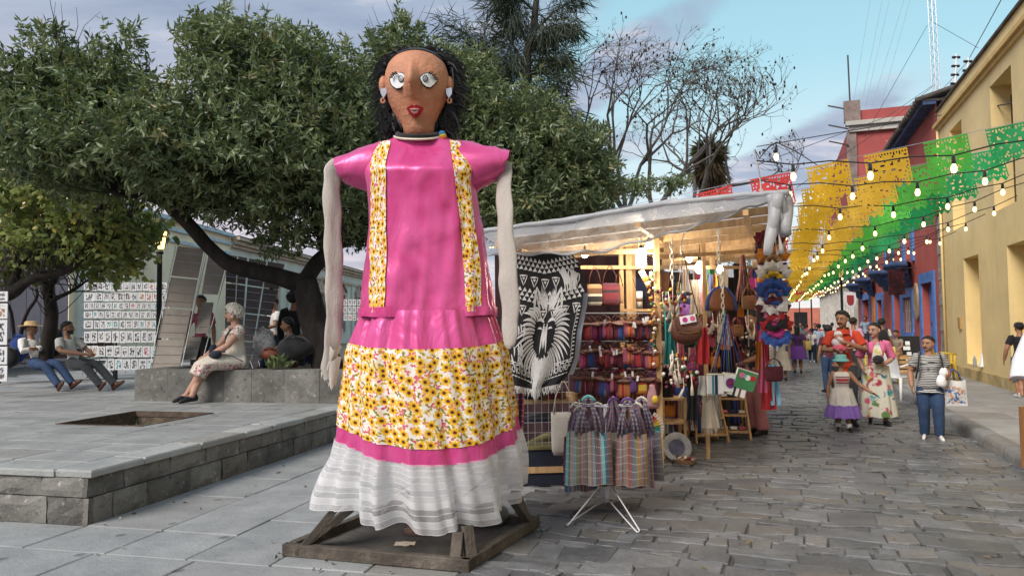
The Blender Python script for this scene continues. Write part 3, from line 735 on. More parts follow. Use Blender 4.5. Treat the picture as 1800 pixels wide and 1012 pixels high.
def leaf_mesh(name, P, D, L, Wd, m_, droop=0.0, fold=.25, rnduv=None):
 """P base points, D directions (unit), L lengths, Wd widths -> folded diamond leaves"""
 n = len(P)
 if droop: D = D - np.array([0, 0, droop])*rng.random((n, 1)); D /= np.linalg.norm(D, axis=1, keepdims=True)
 r = unit(n); r[:, 2] += .6
 X = np.cross(D, r); X /= np.maximum(np.linalg.norm(X, axis=1, keepdims=True), 1e-6)
 N = np.cross(X, D)
 L = L[:, None]; Wd = Wd[:, None]
 v0 = P; m1 = P + D*L*.45 + X*Wd*.5 + N*Wd*fold; m2 = P + D*L*.45 - X*Wd*.5 + N*Wd*fold; v3 = P + D*L - N*L*.06
 vs = np.stack([v0, m1, v3, m2], 1).reshape(-1, 3).astype(np.float32)
 me = bpy.data.meshes.new(name)
 me.vertices.add(n*4); me.vertices.foreach_set('co', vs.ravel())
 idx = (np.arange(n)[:, None]*4 + np.array([0, 1, 2, 0, 2, 3])).ravel().astype(np.int32)
 me.loops.add(n*6); me.loops.foreach_set('vertex_index', idx)
 me.polygons.add(n*2); me.polygons.foreach_set('loop_start', np.arange(n*2, dtype=np.int32)*3)
 try: me.polygons.foreach_set('loop_total', np.full(n*2, 3, dtype=np.int32))
 except Exception: pass
 me.materials.append(m_)
 ul = me.uv_layers.new(name='UVMap'); q = rng.random((n, 2)).astype(np.float32) if rnduv is None else rnduv.astype(np.float32)
 ul.data.foreach_set('uv', np.repeat(q, 6, axis=0).ravel())
 me.update(calc_edges=True); me.validate()
 o = bpy.data.objects.new(name, me); COL.objects.link(o); return o
def blob_points(blobs, n, shell=.55):
 """blobs: (px, py, rx px, ry px, Y, ry depth m) -> twig points on the outer part of each clump, with outward directions"""
 wts = np.array([b[2]*b[3] for b in blobs], float); wts /= wts.sum(); ks = rng.choice(len(blobs), n, p=wts)
 Bc = np.array([tuple(at(b[0], b[1], b[4])) for b in blobs]); Br = np.array([(b[2]*b[4]/1500, b[5], b[3]*b[4]/1560) for b in blobs])
 d = unit(n); r = (1-shell*rng.random(n)**1.5)[:, None]
 lump = 1+.17*np.sin(d[:, :1]*7+ks[:, None])*np.sin(d[:, 2:3]*6+ks[:, None]*2)+.11*rng.normal(size=(n, 1))
 return Bc[ks] + d*r*lump*Br[ks], d
def sprays(blobs, n, k=22, L=.55):
 P, D = blob_points(blobs, n, .12); D = D+unit(n)*.45+np.array([0, 0, .35]); D /= np.linalg.norm(D, axis=1, keepdims=True)
 f = np.tile(np.linspace(-.25, 1, k), n)[:, None]; q = np.repeat(L*(.5+.7*rng.random(n)), k)[:, None]
 return np.repeat(P, k, 0)+np.repeat(D, k, 0)*f*q+rng.normal(size=(n*k, 3))*.03*(1.3-f), np.repeat(D, k, 0)*.5
def add_sprays(a, blobs, n, L, W, k=22, ln=.55):
 P, D = sprays(blobs, n, k, ln); D = D+unit(len(P))*.8; D /= np.linalg.norm(D, axis=1, keepdims=True); m = len(P)
 return [np.concatenate(x) for x in zip(a, (P, D, L*(.65+.6*rng.random(m)), W*(.7+.5*rng.random(m)), np.repeat(rng.random((n, 2)), k, 0)*.75+rng.random((m, 2))*.25))]
def sprigs(P, Dr, k, L, W, up=.35, spread=.9, tl=.16):
 n = len(P); t = Dr + unit(n)*.8 + np.array([0, 0, up]); t /= np.linalg.norm(t, axis=1, keepdims=True)
 f = np.tile(np.linspace(.15, 1, k), n)[:, None]
 PP = np.repeat(P, k, 0) + np.repeat(t, k, 0)*f*tl
 DD = np.repeat(t, k, 0)*.6 + unit(n*k)*spread; DD /= np.linalg.norm(DD, axis=1, keepdims=True)
 m = n*k
 return PP, DD, L*(.65+.6*rng.random(m)), W*(.7+.5*rng.random(m)), np.repeat(rng.random((n, 2)), k, 0)*.75+rng.random((m, 2))*.25
def limb(parent, pts, r0, r1, name='branch', m_=BARK, n=9, wob=.04, Y=None):
 """a tapered limb through picture-traced stations (px, py, Y)"""
 W_ = [at(*p) if len(p) == 3 else at(p[0], p[1], Y) for p in pts]
 P = []
 for i in range(len(W_)-1):
  for q in range(4):
   f = q/4; a, b = W_[max(i-1, 0)], W_[i]; c, d = W_[i+1], W_[min(i+2, len(W_)-1)]
   P.append(.5*((2*b)+(c-a)*f+(2*a-5*b+4*c-d)*f*f+(3*b-a-3*c+d)*f**3))
 P.append(W_[-1]); k = len(P)
 P = [p + V((mnoise.noise((p.z*2, p.x, 1)), mnoise.noise((p.x*2, p.z, 4)), mnoise.noise((p.x*2, p.z*2, 8))))*wob*(0 if i == 0 else 1) for i, p in enumerate(P)]
 mb = MB(); rad = [(r0+(r1-r0)*(i/(k-1)))*(1+.14*mnoise.noise((P[i].x*3, P[i].z*3, 5))) for i in range(k)]
 mb.tube(P, rad, n); return mb.build(name, m_, parent, True, world=True), P
def twigs(parent, starts, n, L, r_, m_=BARK, name='twigs', up=.5):
 mb = MB()
 for i in range(n):
  p = V(rnd.choice(starts)); d = V((U(-1, 1), U(-.8, .8), U(-.2, 1)+up*.5)).normalized(); pts = [p]
  for k_ in range(4):
   d = (d+V((U(-.4, .4), U(-.4, .4), U(-.2, .4)))).normalized(); pts.append(pts[-1]+d*L*U(.2, .35))
  mb.tube(pts, [r_, r_*.8, r_*.6, r_*.4, r_*.2], 4, cap=False)
 return mb.build(name, m_, parent, True, world=True)
M_LF1 = leaf_mat('evergreen_leaf', (.06, .098, .045), (.225, .28, .14), (.30, .27, .12), .3, .42, .6)
base = at(566, 668, 12.2); base.z = TZ+.4
bt = thing('evergreen_tree', 'broad dark evergreen tree with a forked black trunk in the stone planter', 'tree', base)
limb(bt, [(580, 672, 12.2), (565, 600, 12.2), (548, 545, 12.2), (535, 492, 12.2)], .27, .20, 'trunk', n=14)
_, l1 = limb(bt, [(536, 500, 12.2), (500, 488, 12.1), (440, 475, 12.0), (400, 462, 11.9), (360, 425, 11.8), (325, 385, 11.7), (300, 362, 11.6), (268, 300, 11.5)], .16, .07, 'limb')
_, l2 = limb(bt, [(535, 498, 12.2), (560, 462, 12.3), (600, 425, 12.5), (640, 380, 12.8), (650, 300, 13)], .15, .06, 'limb')
_, l3 = limb(bt, [(305, 368, 11.6), (270, 352, 11.4), (225, 345, 11.2), (190, 335, 11.0)], .055, .03)
_, l4 = limb(bt, [(322, 378, 11.7), (350, 362, 11.8), (400, 372, 12), (440, 345, 12.2), (470, 300, 12.4)], .07, .04)
_, l5 = limb(bt, [(575, 450, 12.3), (562, 425, 12.2), (560, 400, 12.0), (540, 380, 12), (500, 330, 12)], .05, .03)
_, l6 = limb(bt, [(300, 362, 11.6), (330, 300, 11.3), (390, 220, 11.2), (440, 130, 11.5)], .07, .03)
_, l7 = limb(bt, [(268, 300, 11.5), (200, 240, 11.3), (130, 175, 11.2), (95, 130, 11.2)], .06, .02)
B1 = [(60, 145, 50, 50, 11.3, .8), (130, 125, 66, 50, 11.4, .9), (200, 118, 42, 42, 11.5, .8), (45, 215, 62, 58, 11.2, .9), (130, 200, 95, 75, 11.4, 1.2), (215, 185, 70, 62, 11.6, 1.2),
      (385, 95, 55, 62, 11.6, .9), (450, 95, 65, 60, 11.8, 1.1), (525, 110, 58, 55, 12, 1.1), (600, 135, 58, 58, 12.2, 1.1), (310, 195, 56, 50, 11.4, 1.1), (420, 190, 110, 80, 11.7, 1.5), (540, 200, 100, 82, 12, 1.5),
      (100, 275, 110, 55, 11, 1.3), (210, 270, 110, 70, 11.2, 1.5), (320, 275, 110, 78, 11.3, 1.6), (440, 285, 120, 85, 11.6, 1.7), (560, 290, 100, 85, 12, 1.6), (640, 240, 60, 90, 12.4, 1.4),
      (330, 340, 80, 30, 11.6, 1.0), (430, 355, 80, 36, 11.9, 1.2), (525, 375, 60, 45, 12, 1.1), (600, 370, 60, 50, 12.3, 1.1), (500, 420, 40, 20, 12, .5), (20, 170, 35, 45, 11.2, .6), (290, 225, 60, 60, 11.3, 1.0),
      (88, 60, 24, 24, 11.3, .4), (215, 58, 24, 24, 11.5, .4), (350, 52, 24, 24, 11.6, .4), (403, 36, 30, 18, 11.7, .4), (478, 52, 30, 22, 11.8, .4), (545, 70, 28, 22, 12, .4)]
P, D = blob_points([(b[0], b[1]+(14 if b[1] < 260 else 4), *b[2:]) for b in B1], 11000, .66)
a = add_sprays(sprigs(P, D, 6, .14, .045), [(b[0], b[1]+(14 if b[1] < 260 else 4), *b[2:]) for b in B1], 800, .14, .045, 20, .34)
o = leaf_mesh('crown', *a[:4], M_LF1, .25, rnduv=a[4]); adopt(o, bt, True)
twigs(bt, [p for l in (l1[-10:], l3, l4, l5, l6, l7, l2[-8:]) for p in l], 420, 1.1, .012)
base = at(650, 668, 13.6); base.z = TZ+.4
t2 = thing('evergreen_tree', 'dark evergreen tree behind the giant figure reaching over the stall', 'tree', base)
limb(t2, [(640, 672, 13.5), (660, 610, 13.5), (700, 560, 13.6), (760, 500, 13.8), (800, 420, 14), (830, 350, 14)], .26, .10, 'trunk')
_, m1 = limb(t2, [(790, 440, 14), (860, 380, 14), (930, 330, 14), (1000, 300, 14)], .10, .04, 'limb')
_, m2 = limb(t2, [(800, 420, 14), (760, 320, 13.8), (720, 200, 13.6), (710, 100, 13.5)], .10, .04, 'limb')
B2 = [(715, 60, 28, 26, 13.5, .5), (690, 110, 50, 40, 13.4, .8), (800, 150, 60, 55, 13.5, .9), (850, 215, 60, 70, 13.6, 1.2), (925, 215, 70, 55, 13.8, 1.2), (960, 260, 80, 60, 14, 1.3), (1020, 300, 58, 60, 14.2, 1.2), (900, 300, 100, 90, 13.8, 1.6),
      (980, 350, 90, 70, 14, 1.4), (900, 370, 90, 50, 13.6, 1.3), (1050, 330, 40, 50, 14.3, .9), (660, 180, 60, 60, 13.4, 1), (760, 110, 50, 30, 13.6, .7), (800, 300, 110, 110, 14.4, 1.2), (660, 300, 60, 90, 13.8, 1), (1040, 250, 30, 30, 14.2, .6), (700, 400, 110, 50, 14.2, .9), (850, 110, 22, 20, 13.6, .4)]
P, D = blob_points(B2, 9500, .66)
a = add_sprays(sprigs(P, D, 6, .135, .047), B2, 450, .135, .047, 20, .34)
o = leaf_mesh('crown', *a[:4], M_LF1, .3, rnduv=a[4]); adopt(o, t2, True)
twigs(t2, m1+m2, 160, 1.1, .012)
M_LF3 = leaf_mat('orchid_tree_leaf', (.11, .17, .06), (.38, .42, .15), (.70, .56, .14), .5)
base = at(80, 640, 14.4); base.z = TZ
t3 = thing('orchid_tree', 'low spreading tree with yellowing rounded leaves and lilac flowers behind the bench', 'tree', base)
limb(t3, [(78, 650, 14.4), (84, 600, 14.4), (90, 545, 14.4), (84, 500, 14.4)], .14, .11, 'trunk', BARK)
_, a1 = limb(t3, [(84, 560, 14.4), (92, 530, 14.3), (125, 512, 14.1), (150, 495, 13.9)], .06, .02, 'limb')
_, a2 = limb(t3, [(84, 505, 14.4), (60, 470, 14.4), (30, 440, 14.3), (0, 400, 14.2)], .09, .03, 'limb')
_, a3 = limb(t3, [(-30, 530, 13), (20, 515, 13), (55, 490, 13), (120, 470, 13), (190, 415, 13), (230, 380, 13)], .13, .03, 'limb')
_, a4 = limb(t3, [(20, 515, 13), (40, 455, 13), (100, 450, 13), (160, 400, 13), (180, 350, 13)], .08, .02, 'limb')
_, a5 = limb(t3, [(84, 510, 14.4), (110, 470, 14.2), (150, 440, 14), (200, 420, 13.6)], .06, .02, 'limb')
for q in ([(25, 620, 15.6), (18, 550, 15.4), (0, 520, 15)], [(28, 620, 15.6), (45, 555, 15.4), (66, 520, 15), (55, 490, 15)]): limb(t3, q, .045, .02, 'limb')
B3 = [(40, 350, 60, 50, 13.2, .9), (120, 345, 70, 45, 13.2, .9), (200, 380, 60, 40, 13.2, .8), (60, 420, 75, 45, 13.4, 1), (150, 420, 80, 45, 13.3, 1), (235, 405, 38, 35, 13.2, .6), (20, 455, 50, 40, 13.4, .8), (180, 465, 50, 28, 13.6, .6), (110, 300, 50, 25, 13.2, .5), (215, 445, 40, 25, 13.5, .6), (20, 310, 40, 26, 13.2, .5)]
P, D = blob_points(B3, 2100, .9)
a = add_sprays(sprigs(P, D, 4, .125, .105, up=-.1, tl=.2), B3, 60, .12, .1, 14, .5)
o = leaf_mesh('crown', *a[:4], M_LF3, .7, .12, a[4]); adopt(o, t3, True)
twigs(t3, a1+a2+a3+a4+a5, 260, 1.0, .012, BARK2)
P, D = blob_points(B3, 14, .4)
mbp = []
P2 = np.repeat(P, 26, 0)+rng.normal(size=(len(P)*26, 3))*.09
o = leaf_mesh('flowers', P2, unit(len(P2)), np.full(len(P2), .07), np.full(len(P2), .035), pm('lilac_petal', (.50, .33, .58), .7, .2, trans=.3)); adopt(o, t3, True); o['kind'] = 'stuff'
P, D = blob_points(B3, 150, .5); Dn = np.tile(np.array([[.1, 0, -1.0]]), (len(P), 1))+unit(len(P))*.35; Dn /= np.linalg.norm(Dn, axis=1, keepdims=True)
o = leaf_mesh('seed_pods', P, Dn, np.full(len(P), .24), np.full(len(P), .03), pm('green_pod', (.16, .17, .08), .7, .3)); adopt(o, t3, True); o['kind'] = 'stuff'
base = at(900, 560, 24); base.z = 0
t4 = thing('casuarina_pine', 'tall wispy casuarina pine with drooping needles behind the evergreens', 'tree', base)
_, tr = limb(t4, [(895, 575, 24), (905, 400, 24), (912, 260, 24), (922, 140, 24), (938, 40, 24), (950, -60, 24), (955, -130, 24)], .24, .05, 'trunk', BARK2, wob=.1)
M_LF4 = leaf_mat('casuarina_needle', (.040, .062, .040), (.088, .112, .075), None, .15)
Ps, Ds = [], []
mb = MB()
BR = [((912, 180), (868, 130), (820, 75), (788, 38)), ((915, 190), (880, 120), (850, 80), (845, 50)), ((925, 120), (890, 60), (870, 20), (865, -20)), ((935, 60), (975, 20), (1010, 0), (1020, -30)), ((930, 90), (965, 60), (990, 45), (1000, 55)), ((922, 140), (960, 110), (975, 100), (990, 110)), ((915, 200), (880, 160), (850, 140), (838, 110)),
      ((912, 230), (950, 180), (975, 150), (1000, 130)), ((908, 260), (870, 200), (855, 190), (840, 180)), ((910, 240), (960, 215), (985, 200), (1003, 205)), ((940, 20), (905, -10), (880, -20), (870, -50)), ((945, -20), (985, -40), (1000, -50), (1020, -60)), ((915, 180), (895, 130), (905, 100), (900, 60)), ((920, 160), (945, 120), (950, 90), (960, 60)), ((930, 80), (905, 30), (895, 0), (890, -30))]
for b in BR:
 yy = 24+U(-1.2, 1.2); W_ = [at(b[0][0], b[0][1], 24)]+[at(p[0], p[1], 24+(yy-24)*(i+1)/3) for i, p in enumerate(b[1:])]
 mb.tube(W_, [.05, .035, .02, .008], 5, cap=False)
 for i in range(3):
  for q in range(22):
   f = rnd.random(); p = W_[i].lerp(W_[i+1], f); d = (W_[i+1]-W_[i]).normalized()
   if i == 0 and f < .5: continue
   s_ = p+V((U(-.35, .35), U(-.4, .4), U(-.12, .25)))
   for r_ in range(8):
    Ps.append(s_+V((U(-.08, .08), U(-.08, .08), U(-.06, .06)))); Ds.append((d*.5+V((U(-.7, .7), U(-.7, .7), U(-.9, .25)))).normalized())
mb.build('branch', BARK2, t4, True, world=True)
n = len(Ps); o = leaf_mesh('needles', np.array(Ps), np.array(Ds), .5+.4*rng.random(n), np.full(n, .02), M_LF4, .5); adopt(o, t4, True)
B4 = [(930, 190, 60, 22, 24, 1.2), (985, 225, 22, 14, 24, .6), (900, 110, 28, 26, 24, .8), (905, 30, 28, 34, 24, .8), (955, 60, 30, 30, 24, .8), (960, 150, 28, 20, 24, .7)]
P, D = blob_points(B4, 1300, .9); D = D*.5+unit(len(P))*.5-np.array([0, 0, .9]); D /= np.linalg.norm(D, axis=1, keepdims=True)
n = len(P); o = leaf_mesh('needles', P, D, .4+.4*rng.random(n), np.full(n, .022), M_LF4, .3); adopt(o, t4, True)
base = at(1160, 560, 28); base.z = 0
t5 = thing('bare_tree', 'leafless spreading tree with small dark pods behind the stall roof', 'tree', base)
BRK3 = pm('bare_bark', (.13, .118, .108), .9, .3, 5, .6, 20)
mb = MB(); tips = []
def grow(p, d, L, r_, lv):
 n_ = 3; pts = [p]; q = p; dd_ = d
 for i in range(n_):
  dd_ = (dd_+V((U(-.22, .22), U(-.22, .22), U(-.08, .14)))).normalized(); q = q+dd_*L/n_; pts.append(q)
 mb.tube(pts, [r_, r_*.88, r_*.76, r_*.66], 6 if lv < 2 else 4 if lv < 4 else 3, cap=False)
 if lv >= 7: tips.append((q, dd_)); return
 for k_ in range(3 if (lv >= 3 and rnd.random() < .45) else (2 if lv else 4)):
  ax = dd_.orthogonal().normalized(); ax.rotate(M.Rotation(U(0, 6.28), 3, dd_)); ang = U(.3, .75) if lv else U(.35, .8)
  nd = dd_*math.cos(ang)+ax*math.sin(ang); nd.z = nd.z*.8+.08; nd.x *= .85; nd.x -= .22*max(-1, min(1, (q.x-base.x-.1)/3.0))**3*2
  if q.z > 10.2: nd.z = min(nd.z, .15)
  grow(q, nd.normalized(), L*U(.66, .86), r_*.62, lv+1)
 if lv > 2 and rnd.random() < .5: tips.append((q, dd_))
for d in (V((-.1, 0, 1)), V((.35, .1, .9)), V((-.5, -.1, .8))): grow(V((base.x+d.x*1.3, base.y, 3.0)), d.normalized(), 2.75, .16, 0)
mb.tube([V((base.x, base.y, 0)), V((base.x, base.y, 2.4))], [.3, .24], 8)
mb.build('trunk', BRK3, t5, True, world=True)
pod = MB()
for p, d in tips:
 if rnd.random() < .16: pod.ell(p-V((0, 0, .05)), (.032, .032, .055), 5)
pod.build('pods', pm('dark_pod', (.035, .025, .022), .8), t5, world=True, kind='stuff')
sel = [t_ for t_ in tips if rnd.random() < .16]; n = len(sel)*3
P = np.repeat(np.array([tuple(t_[0]) for t_ in sel]), 3, 0)+rng.normal(size=(n, 3))*.08
o = leaf_mesh('dry_leaves', P, unit(n), .09+.08*rng.random(n), np.full(n, .035), leaf_mat('dry_leaf', (.13, .09, .05), (.22, .16, .09)), .4); adopt(o, t5, True)
base = at(1246, 560, 30); base.z = 0
t6 = thing('fan_palm', 'shaggy brown headed palm beside the bare tree above the stall', 'tree', base)
mb = MB(); top = at(1246, 275, 30); mb.tube([base, base.lerp(top, .5)+V((.1, 0, 0)), top], [.3, .24, .24], 8); mb.build('trunk', BARK2, t6, True, world=True)
n = 1300; D = unit(n); D[:, 2] = D[:, 2]*.7-.3; D /= np.linalg.norm(D, axis=1, keepdims=True)
P = np.tile(np.array(tuple(top)), (n, 1))+D*.25+np.array([0, 0, .2])
o = leaf_mesh('fronds', P, D, .35+.4*rng.random(n), np.full(n, .07), leaf_mat('palm_frond', (.07, .065, .035), (.15, .13, .075)), .5); adopt(o, t6, True)
n = 700; D = unit(n); D[:, 2] = -np.abs(D[:, 2])*2-.6; D /= np.linalg.norm(D, axis=1, keepdims=True)
P = np.array(tuple(top))+D*np.array([.5, .5, .3])-np.array([0, 0, .5])*rng.random((n, 1))
o = leaf_mesh('dry_skirt', P, D, .5+.5*rng.random(n), np.full(n, .06), leaf_mat('dry_frond', (.09, .06, .035), (.19, .13, .075)), .3); adopt(o, t6, True)
base = at(1165, 560, 24); base.z = 0
t7 = thing('shrub_tree', 'low dark green shrub crown showing over the stall roof below the bare tree', 'tree', base)
mb = MB(); mb.tube([base, base+V((0, 0, 4.2))], [.15, .08], 7); mb.build('trunk', BARK, t7, True, world=True)
P, D = blob_points([(1120, 330, 36, 18, 24, .7), (1185, 322, 36, 18, 24, .7)], 260, .9)
a = sprigs(P, D, 5, .16, .06); o = leaf_mesh('crown', *a[:4], M_LF1, .3, rnduv=a[4]); adopt(o, t7, True)
n = 150; P = np.array([tuple(Q(U(-3, 7), U(-3.3, -.05), .012)) if i % 3 else tuple(S(U(4, 14), U(-1, 2.4), .02)) for i in range(n)]); D = unit(n); D[:, 2] *= .15; D /= np.linalg.norm(D, axis=1, keepdims=True)
o = leaf_mesh('fallen_leaves', P, D, .03+.05*rng.random(n), np.full(n, .022), leaf_mat('fallen_leaf', (.10, .07, .04), (.24, .19, .11), (.5, .47, .42))); tag(o, 'scattered dry leaves and scraps on the paving and cobbles', 'leaves', kind='stuff')
base = S(70, -2.6); t8 = thing('street_tree', 'small grey green tree far down the street behind the red paper flags', 'tree', base)
mb = MB(); mb.tube([base, base+V((0, 0, 5))], [.2, .1], 7); mb.build('trunk', BARK, t8, True, world=True)
P = np.array(tuple(base))+np.array([0, 0, 6.2])+unit(900)*np.array([1.6, 1.6, 2.0])*rng.random((900, 1))**.4
o = leaf_mesh('crown', P, unit(900), np.full(900, .3), np.full(900, .1), M_LF4, .3); adopt(o, t8, True)
# ================================================================== THE GIANT FIGURE
def floral(name, k=11.0):
 """printed cotton: yellow sunflowers, pink buds and olive leaves on white; UV in metres"""
 m_, t = newmat(name)
 uv = t('UVMap').outputs[0]
 def layer(scale, seed, rnd_=.85):
  p = t('VectorMath', {0: t('VectorMath', {0: uv, 1: (scale, scale, 1)}, operation='MULTIPLY'), 1: (seed, seed*1.7, 0)}, operation='ADD').outputs[0]
  v = t('TexVoronoi', {'Vector': p, 'Scale': 1.0, 'Randomness': rnd_}, voronoi_dimensions='2D', feature='F1')
  d = t('VectorMath', {0: p, 1: v.outputs['Position']}, operation='SUBTRACT').outputs[0]
  s = t('SeparateXYZ', {0: d}).outputs; cr = t('SeparateXYZ', {0: v.outputs['Color']}).outputs
  ang = t.m('ADD', t.m('ARCTAN2', s[1], s[0]), t.m('MULTIPLY', cr[0], 6.28))
  return v.outputs['Distance'], ang, cr
 c = t.mix(t.sm(t('TexNoise', {'Vector': uv, 'Scale': 30.0}).outputs[0], .45, .55), (.80, .78, .76), (.78, .62, .42))
 d, a, r = layer(k*1.9, 3.3)
 rad = t.m('ADD', .34, t.m('MULTIPLY', t.m('COSINE', t.m('MULTIPLY', a, 2.0)), .26))
 msk = t.m('LESS_THAN', d, rad)
 c = t.mix(msk, c, t.ramp(r[1], [(0, (.22, .20, .04)), (.3, (.55, .09, .16)), (.52, (.34, .28, .03)), (.72, (.78, .78, .8)), (.86, (.60, .33, .03))], 'CONSTANT'))
 d, a, r = layer(k*1.35, 9.1)
 rad = t.m('ADD', .27, t.m('MULTIPLY', t.m('COSINE', t.m('MULTIPLY', a, 3.0)), .18))
 msk = t.m('MULTIPLY', t.m('LESS_THAN', d, rad), t.m('GREATER_THAN', r[2], .45))
 c = t.mix(msk, c, t.ramp(r[1], [(0, (.62, .12, .20)), (.4, (.78, .74, .76)), (.65, (.66, .22, .10))], 'CONSTANT'))
 d, a, r = layer(k, 0.0, .7)
 rad = t.m('ADD', .40, t.m('MULTIPLY', t.m('COSINE', t.m('MULTIPLY', a, 9.0)), .10))
 msk = t.m('MULTIPLY', t.m('LESS_THAN', d, rad), t.m('GREATER_THAN', r[2], .06))
 pet = t.mix(t.sm(d, .1, .45), (.62, .27, .01), (.86, .56, .03))
 c = t.mix(msk, c, pet)
 c = t.mix(t.m('MULTIPLY', t.m('GREATER_THAN', r[2], .06), t.m('LESS_THAN', d, .15)), c, (.08, .035, .015))
 h = t('TexNoise', {'Vector': t('TexCoord').outputs['Object'], 'Scale': 7.0, 'Detail': 4.0}).outputs[0]
 b = t('BsdfPrincipled', {'Base Color': c, 'Roughness': .7, 'Specular IOR Level': .25, 'Normal': t('Bump', {'Strength': .35, 'Distance': .03, 'Height': h}).outputs[0]})
 out(t, b.outputs[0]); return m_
def satin(name, col, col2, st=(1.6, 1.6, .8), amt=.3):
 m_, t = newmat(name); p = t('TexCoord').outputs['Object']
 h = t('TexNoise', {'Vector': t('VectorMath', {0: p, 1: (1, 1, .55)}, operation='MULTIPLY').outputs[0], 'Scale': 4.2, 'Detail': 3.0, 'Distortion': .9}).outputs[0]
 h2 = t('TexNoise', {'Vector': t('VectorMath', {0: p, 1: st}, operation='MULTIPLY').outputs[0], 'Scale': 3.0, 'Detail': 2.0, 'Distortion': .6}).outputs[0]
 hh = t.m('ADD', h, t.m('MULTIPLY', h2, .8))
 c = t.mix(t.sm(h, .3, .7), col, col2)
 b = t('BsdfPrincipled', {'Base Color': c, 'Roughness': .34, 'Metallic': .25, 'Specular IOR Level': .6, 'Sheen Weight': .35, 'Sheen Roughness': .4, 'Sheen Tint': (1, .6, .85, 1), 'Anisotropic': .5, 'Normal': t('Bump', {'Strength': amt, 'Distance': .05, 'Height': hh}).outputs[0]})
 out(t, b.outputs[0]); return m_
def lace_mat():
 m_, t = newmat('white_lace'); uv = t('UVMap').outputs[0]
 s = t('SeparateXYZ', {0: uv}).outputs
 row = t.m('FRACT', t.m('MULTIPLY', s[1], 24.0)); rid = t.m('FLOOR', t.m('MULTIPLY', s[1], 24.0))
 rn = t('TexNoise', {'Vector': uv, 'Scale': 5.0, 'Detail': 3.0}).outputs[0]
 rr = t('TexWhiteNoise', {'W': rid}, noise_dimensions='1D').outputs['Value']
 v = t('TexVoronoi', {'Vector': t('VectorMath', {0: uv, 1: (80, 85, 1)}, operation='MULTIPLY').outputs[0], 'Randomness': .75}, voronoi_dimensions='2D').outputs[0]
 hole = t.m('LESS_THAN', v, t.m('ADD', .20, t.m('MULTIPLY', rr, .30)))
 zig = t.m('PINGPONG', t.m('MULTIPLY', s[0], 95.0), 1.0)
 hol1 = t.m('LESS_THAN', t.m('ABSOLUTE', t.m('SUBTRACT', t.m('MULTIPLY', t.m('SUBTRACT', row, .2), 2.0), zig)), .36)
 hole = t.mix(t.m('GREATER_THAN', rr, 1.1), hole, t.m('MULTIPLY', hol1, t.m('LESS_THAN', row, .75)))
 hole = t.m('MULTIPLY', hole, t.m('GREATER_THAN', row, .14))
 hole = t.m('MULTIPLY', hole, t.sm(rn, .22, .40))
 b = t('BsdfPrincipled', {'Base Color': (.88, .88, .9), 'Roughness': .85})
 b = t('MixShader', {0: .35, 1: b.outputs[0], 2: t('BsdfTranslucent', {0: (.8, .8, .83)}).outputs[0]})
 sh = t('MixShader', {0: t.m('MULTIPLY', hole, .9), 1: b.outputs[0], 2: t('BsdfTransparent').outputs[0]})
 out(t, sh.outputs[0]); return m_
M_FLO = floral('sunflower_print', 14.0); M_FLO2 = floral('sunflower_print_band', 14.5)
M_PNK = satin('pink_satin', (.60, .05, .22), (.70, .10, .31))
M_PNK2 = satin('pink_satin_gathered', (.60, .05, .22), (.70, .10, .32), (2.6, 2.6, .3), .5)
M_LACE = lace_mat()
M_TERRA = pm('painted_papier_mache', (.50, .23, .135), .5, .16, 5, .8, 18, dirt=((.54, .30, .20), 3, .58, .6))
M_HAIR = pm('black_tinsel', (.008, .008, .010), .45, .3, 8, spec=.3)
M_CANV = pm('beige_canvas', (.46, .42, .385), .9, .10, 4, .35, 60, dirt=((.36, .31, .27), 2, .6, .6), stretch=(1, 1, .4))
dp = {k: gnd(*p) for k, p in dict(L=(506, 976), F=(820, 1004), Rr=(941, 926)).items()}
dB = dp['L']+dp['Rr']-dp['F']; dc = (dp['L']+dp['Rr'])/2
doll = thing('giant_figure', 'giant pink dressed papier mache woman standing on a wooden base in the plaza', 'giant puppet', dc)
fx, fy = (dp['F']-dp['L'])/2, (dp['Rr']-dp['F'])/2
WOODB = pm('weathered_beam', (.10, .085, .07), .85, .4, 4, .9, 30, dirt=((.19, .165, .14), 4, .55), rv=.2)
for a, b in (('L', 'F'), ('F', 'Rr'), ('Rr', 'B'), ('B', 'L')):
 p0, p1 = [dp.get(k, dB) for k in (a, b)]; d = (p1-p0).normalized()
 mb = MB(); mb.bar(p0-d*.03+V((0, 0, .045)), p1+d*.03*(1 if a in 'LR' else -1.6)+V((0, 0, .045)), .06, .085); mb.build('base_beam', WOODB, doll, world=True, bevel=.005)
def dat(px, py, Y=5.45): return at(px, py, Y)
for k, (p0, p1) in enumerate([(dp['L']*.94+dp['F']*.06, dat(566, 895, 5.25)), (dp['L']*.9+dB*.1, dat(590, 900, 5.45)), (dp['F']*.94+dp['L']*.06, dat(822, 915, 4.98)), (dp['F']*.93+dp['Rr']*.07, dat(832, 900, 5.0)), (dp['Rr']*.95+dp['F']*.05, dat(930, 878, 5.65)), (dp['Rr']*.95+dB*.05, dat(935, 870, 5.75)), (dB, dat(705, 870, 6.0))]):
 mb = MB(); p1 = p1+(dc-p1)*.14*V((1, 1, 0)).length/1.414 if False else V((p1.x*.86+dc.x*.14, p1.y*.86+dc.y*.14, p1.z)); e = p0+(p1-p0)*(.72 if k in (2, 3) else 1.1); mb.bar(p0+V((0, 0, .02)), e, .075, .05); mb.build('brace', WOODB, doll, world=True, bevel=.004)
cz = lambda py, Y=5.3: at(900, py, Y).z
def xy(px, py, Y): return at(px, py, Y)
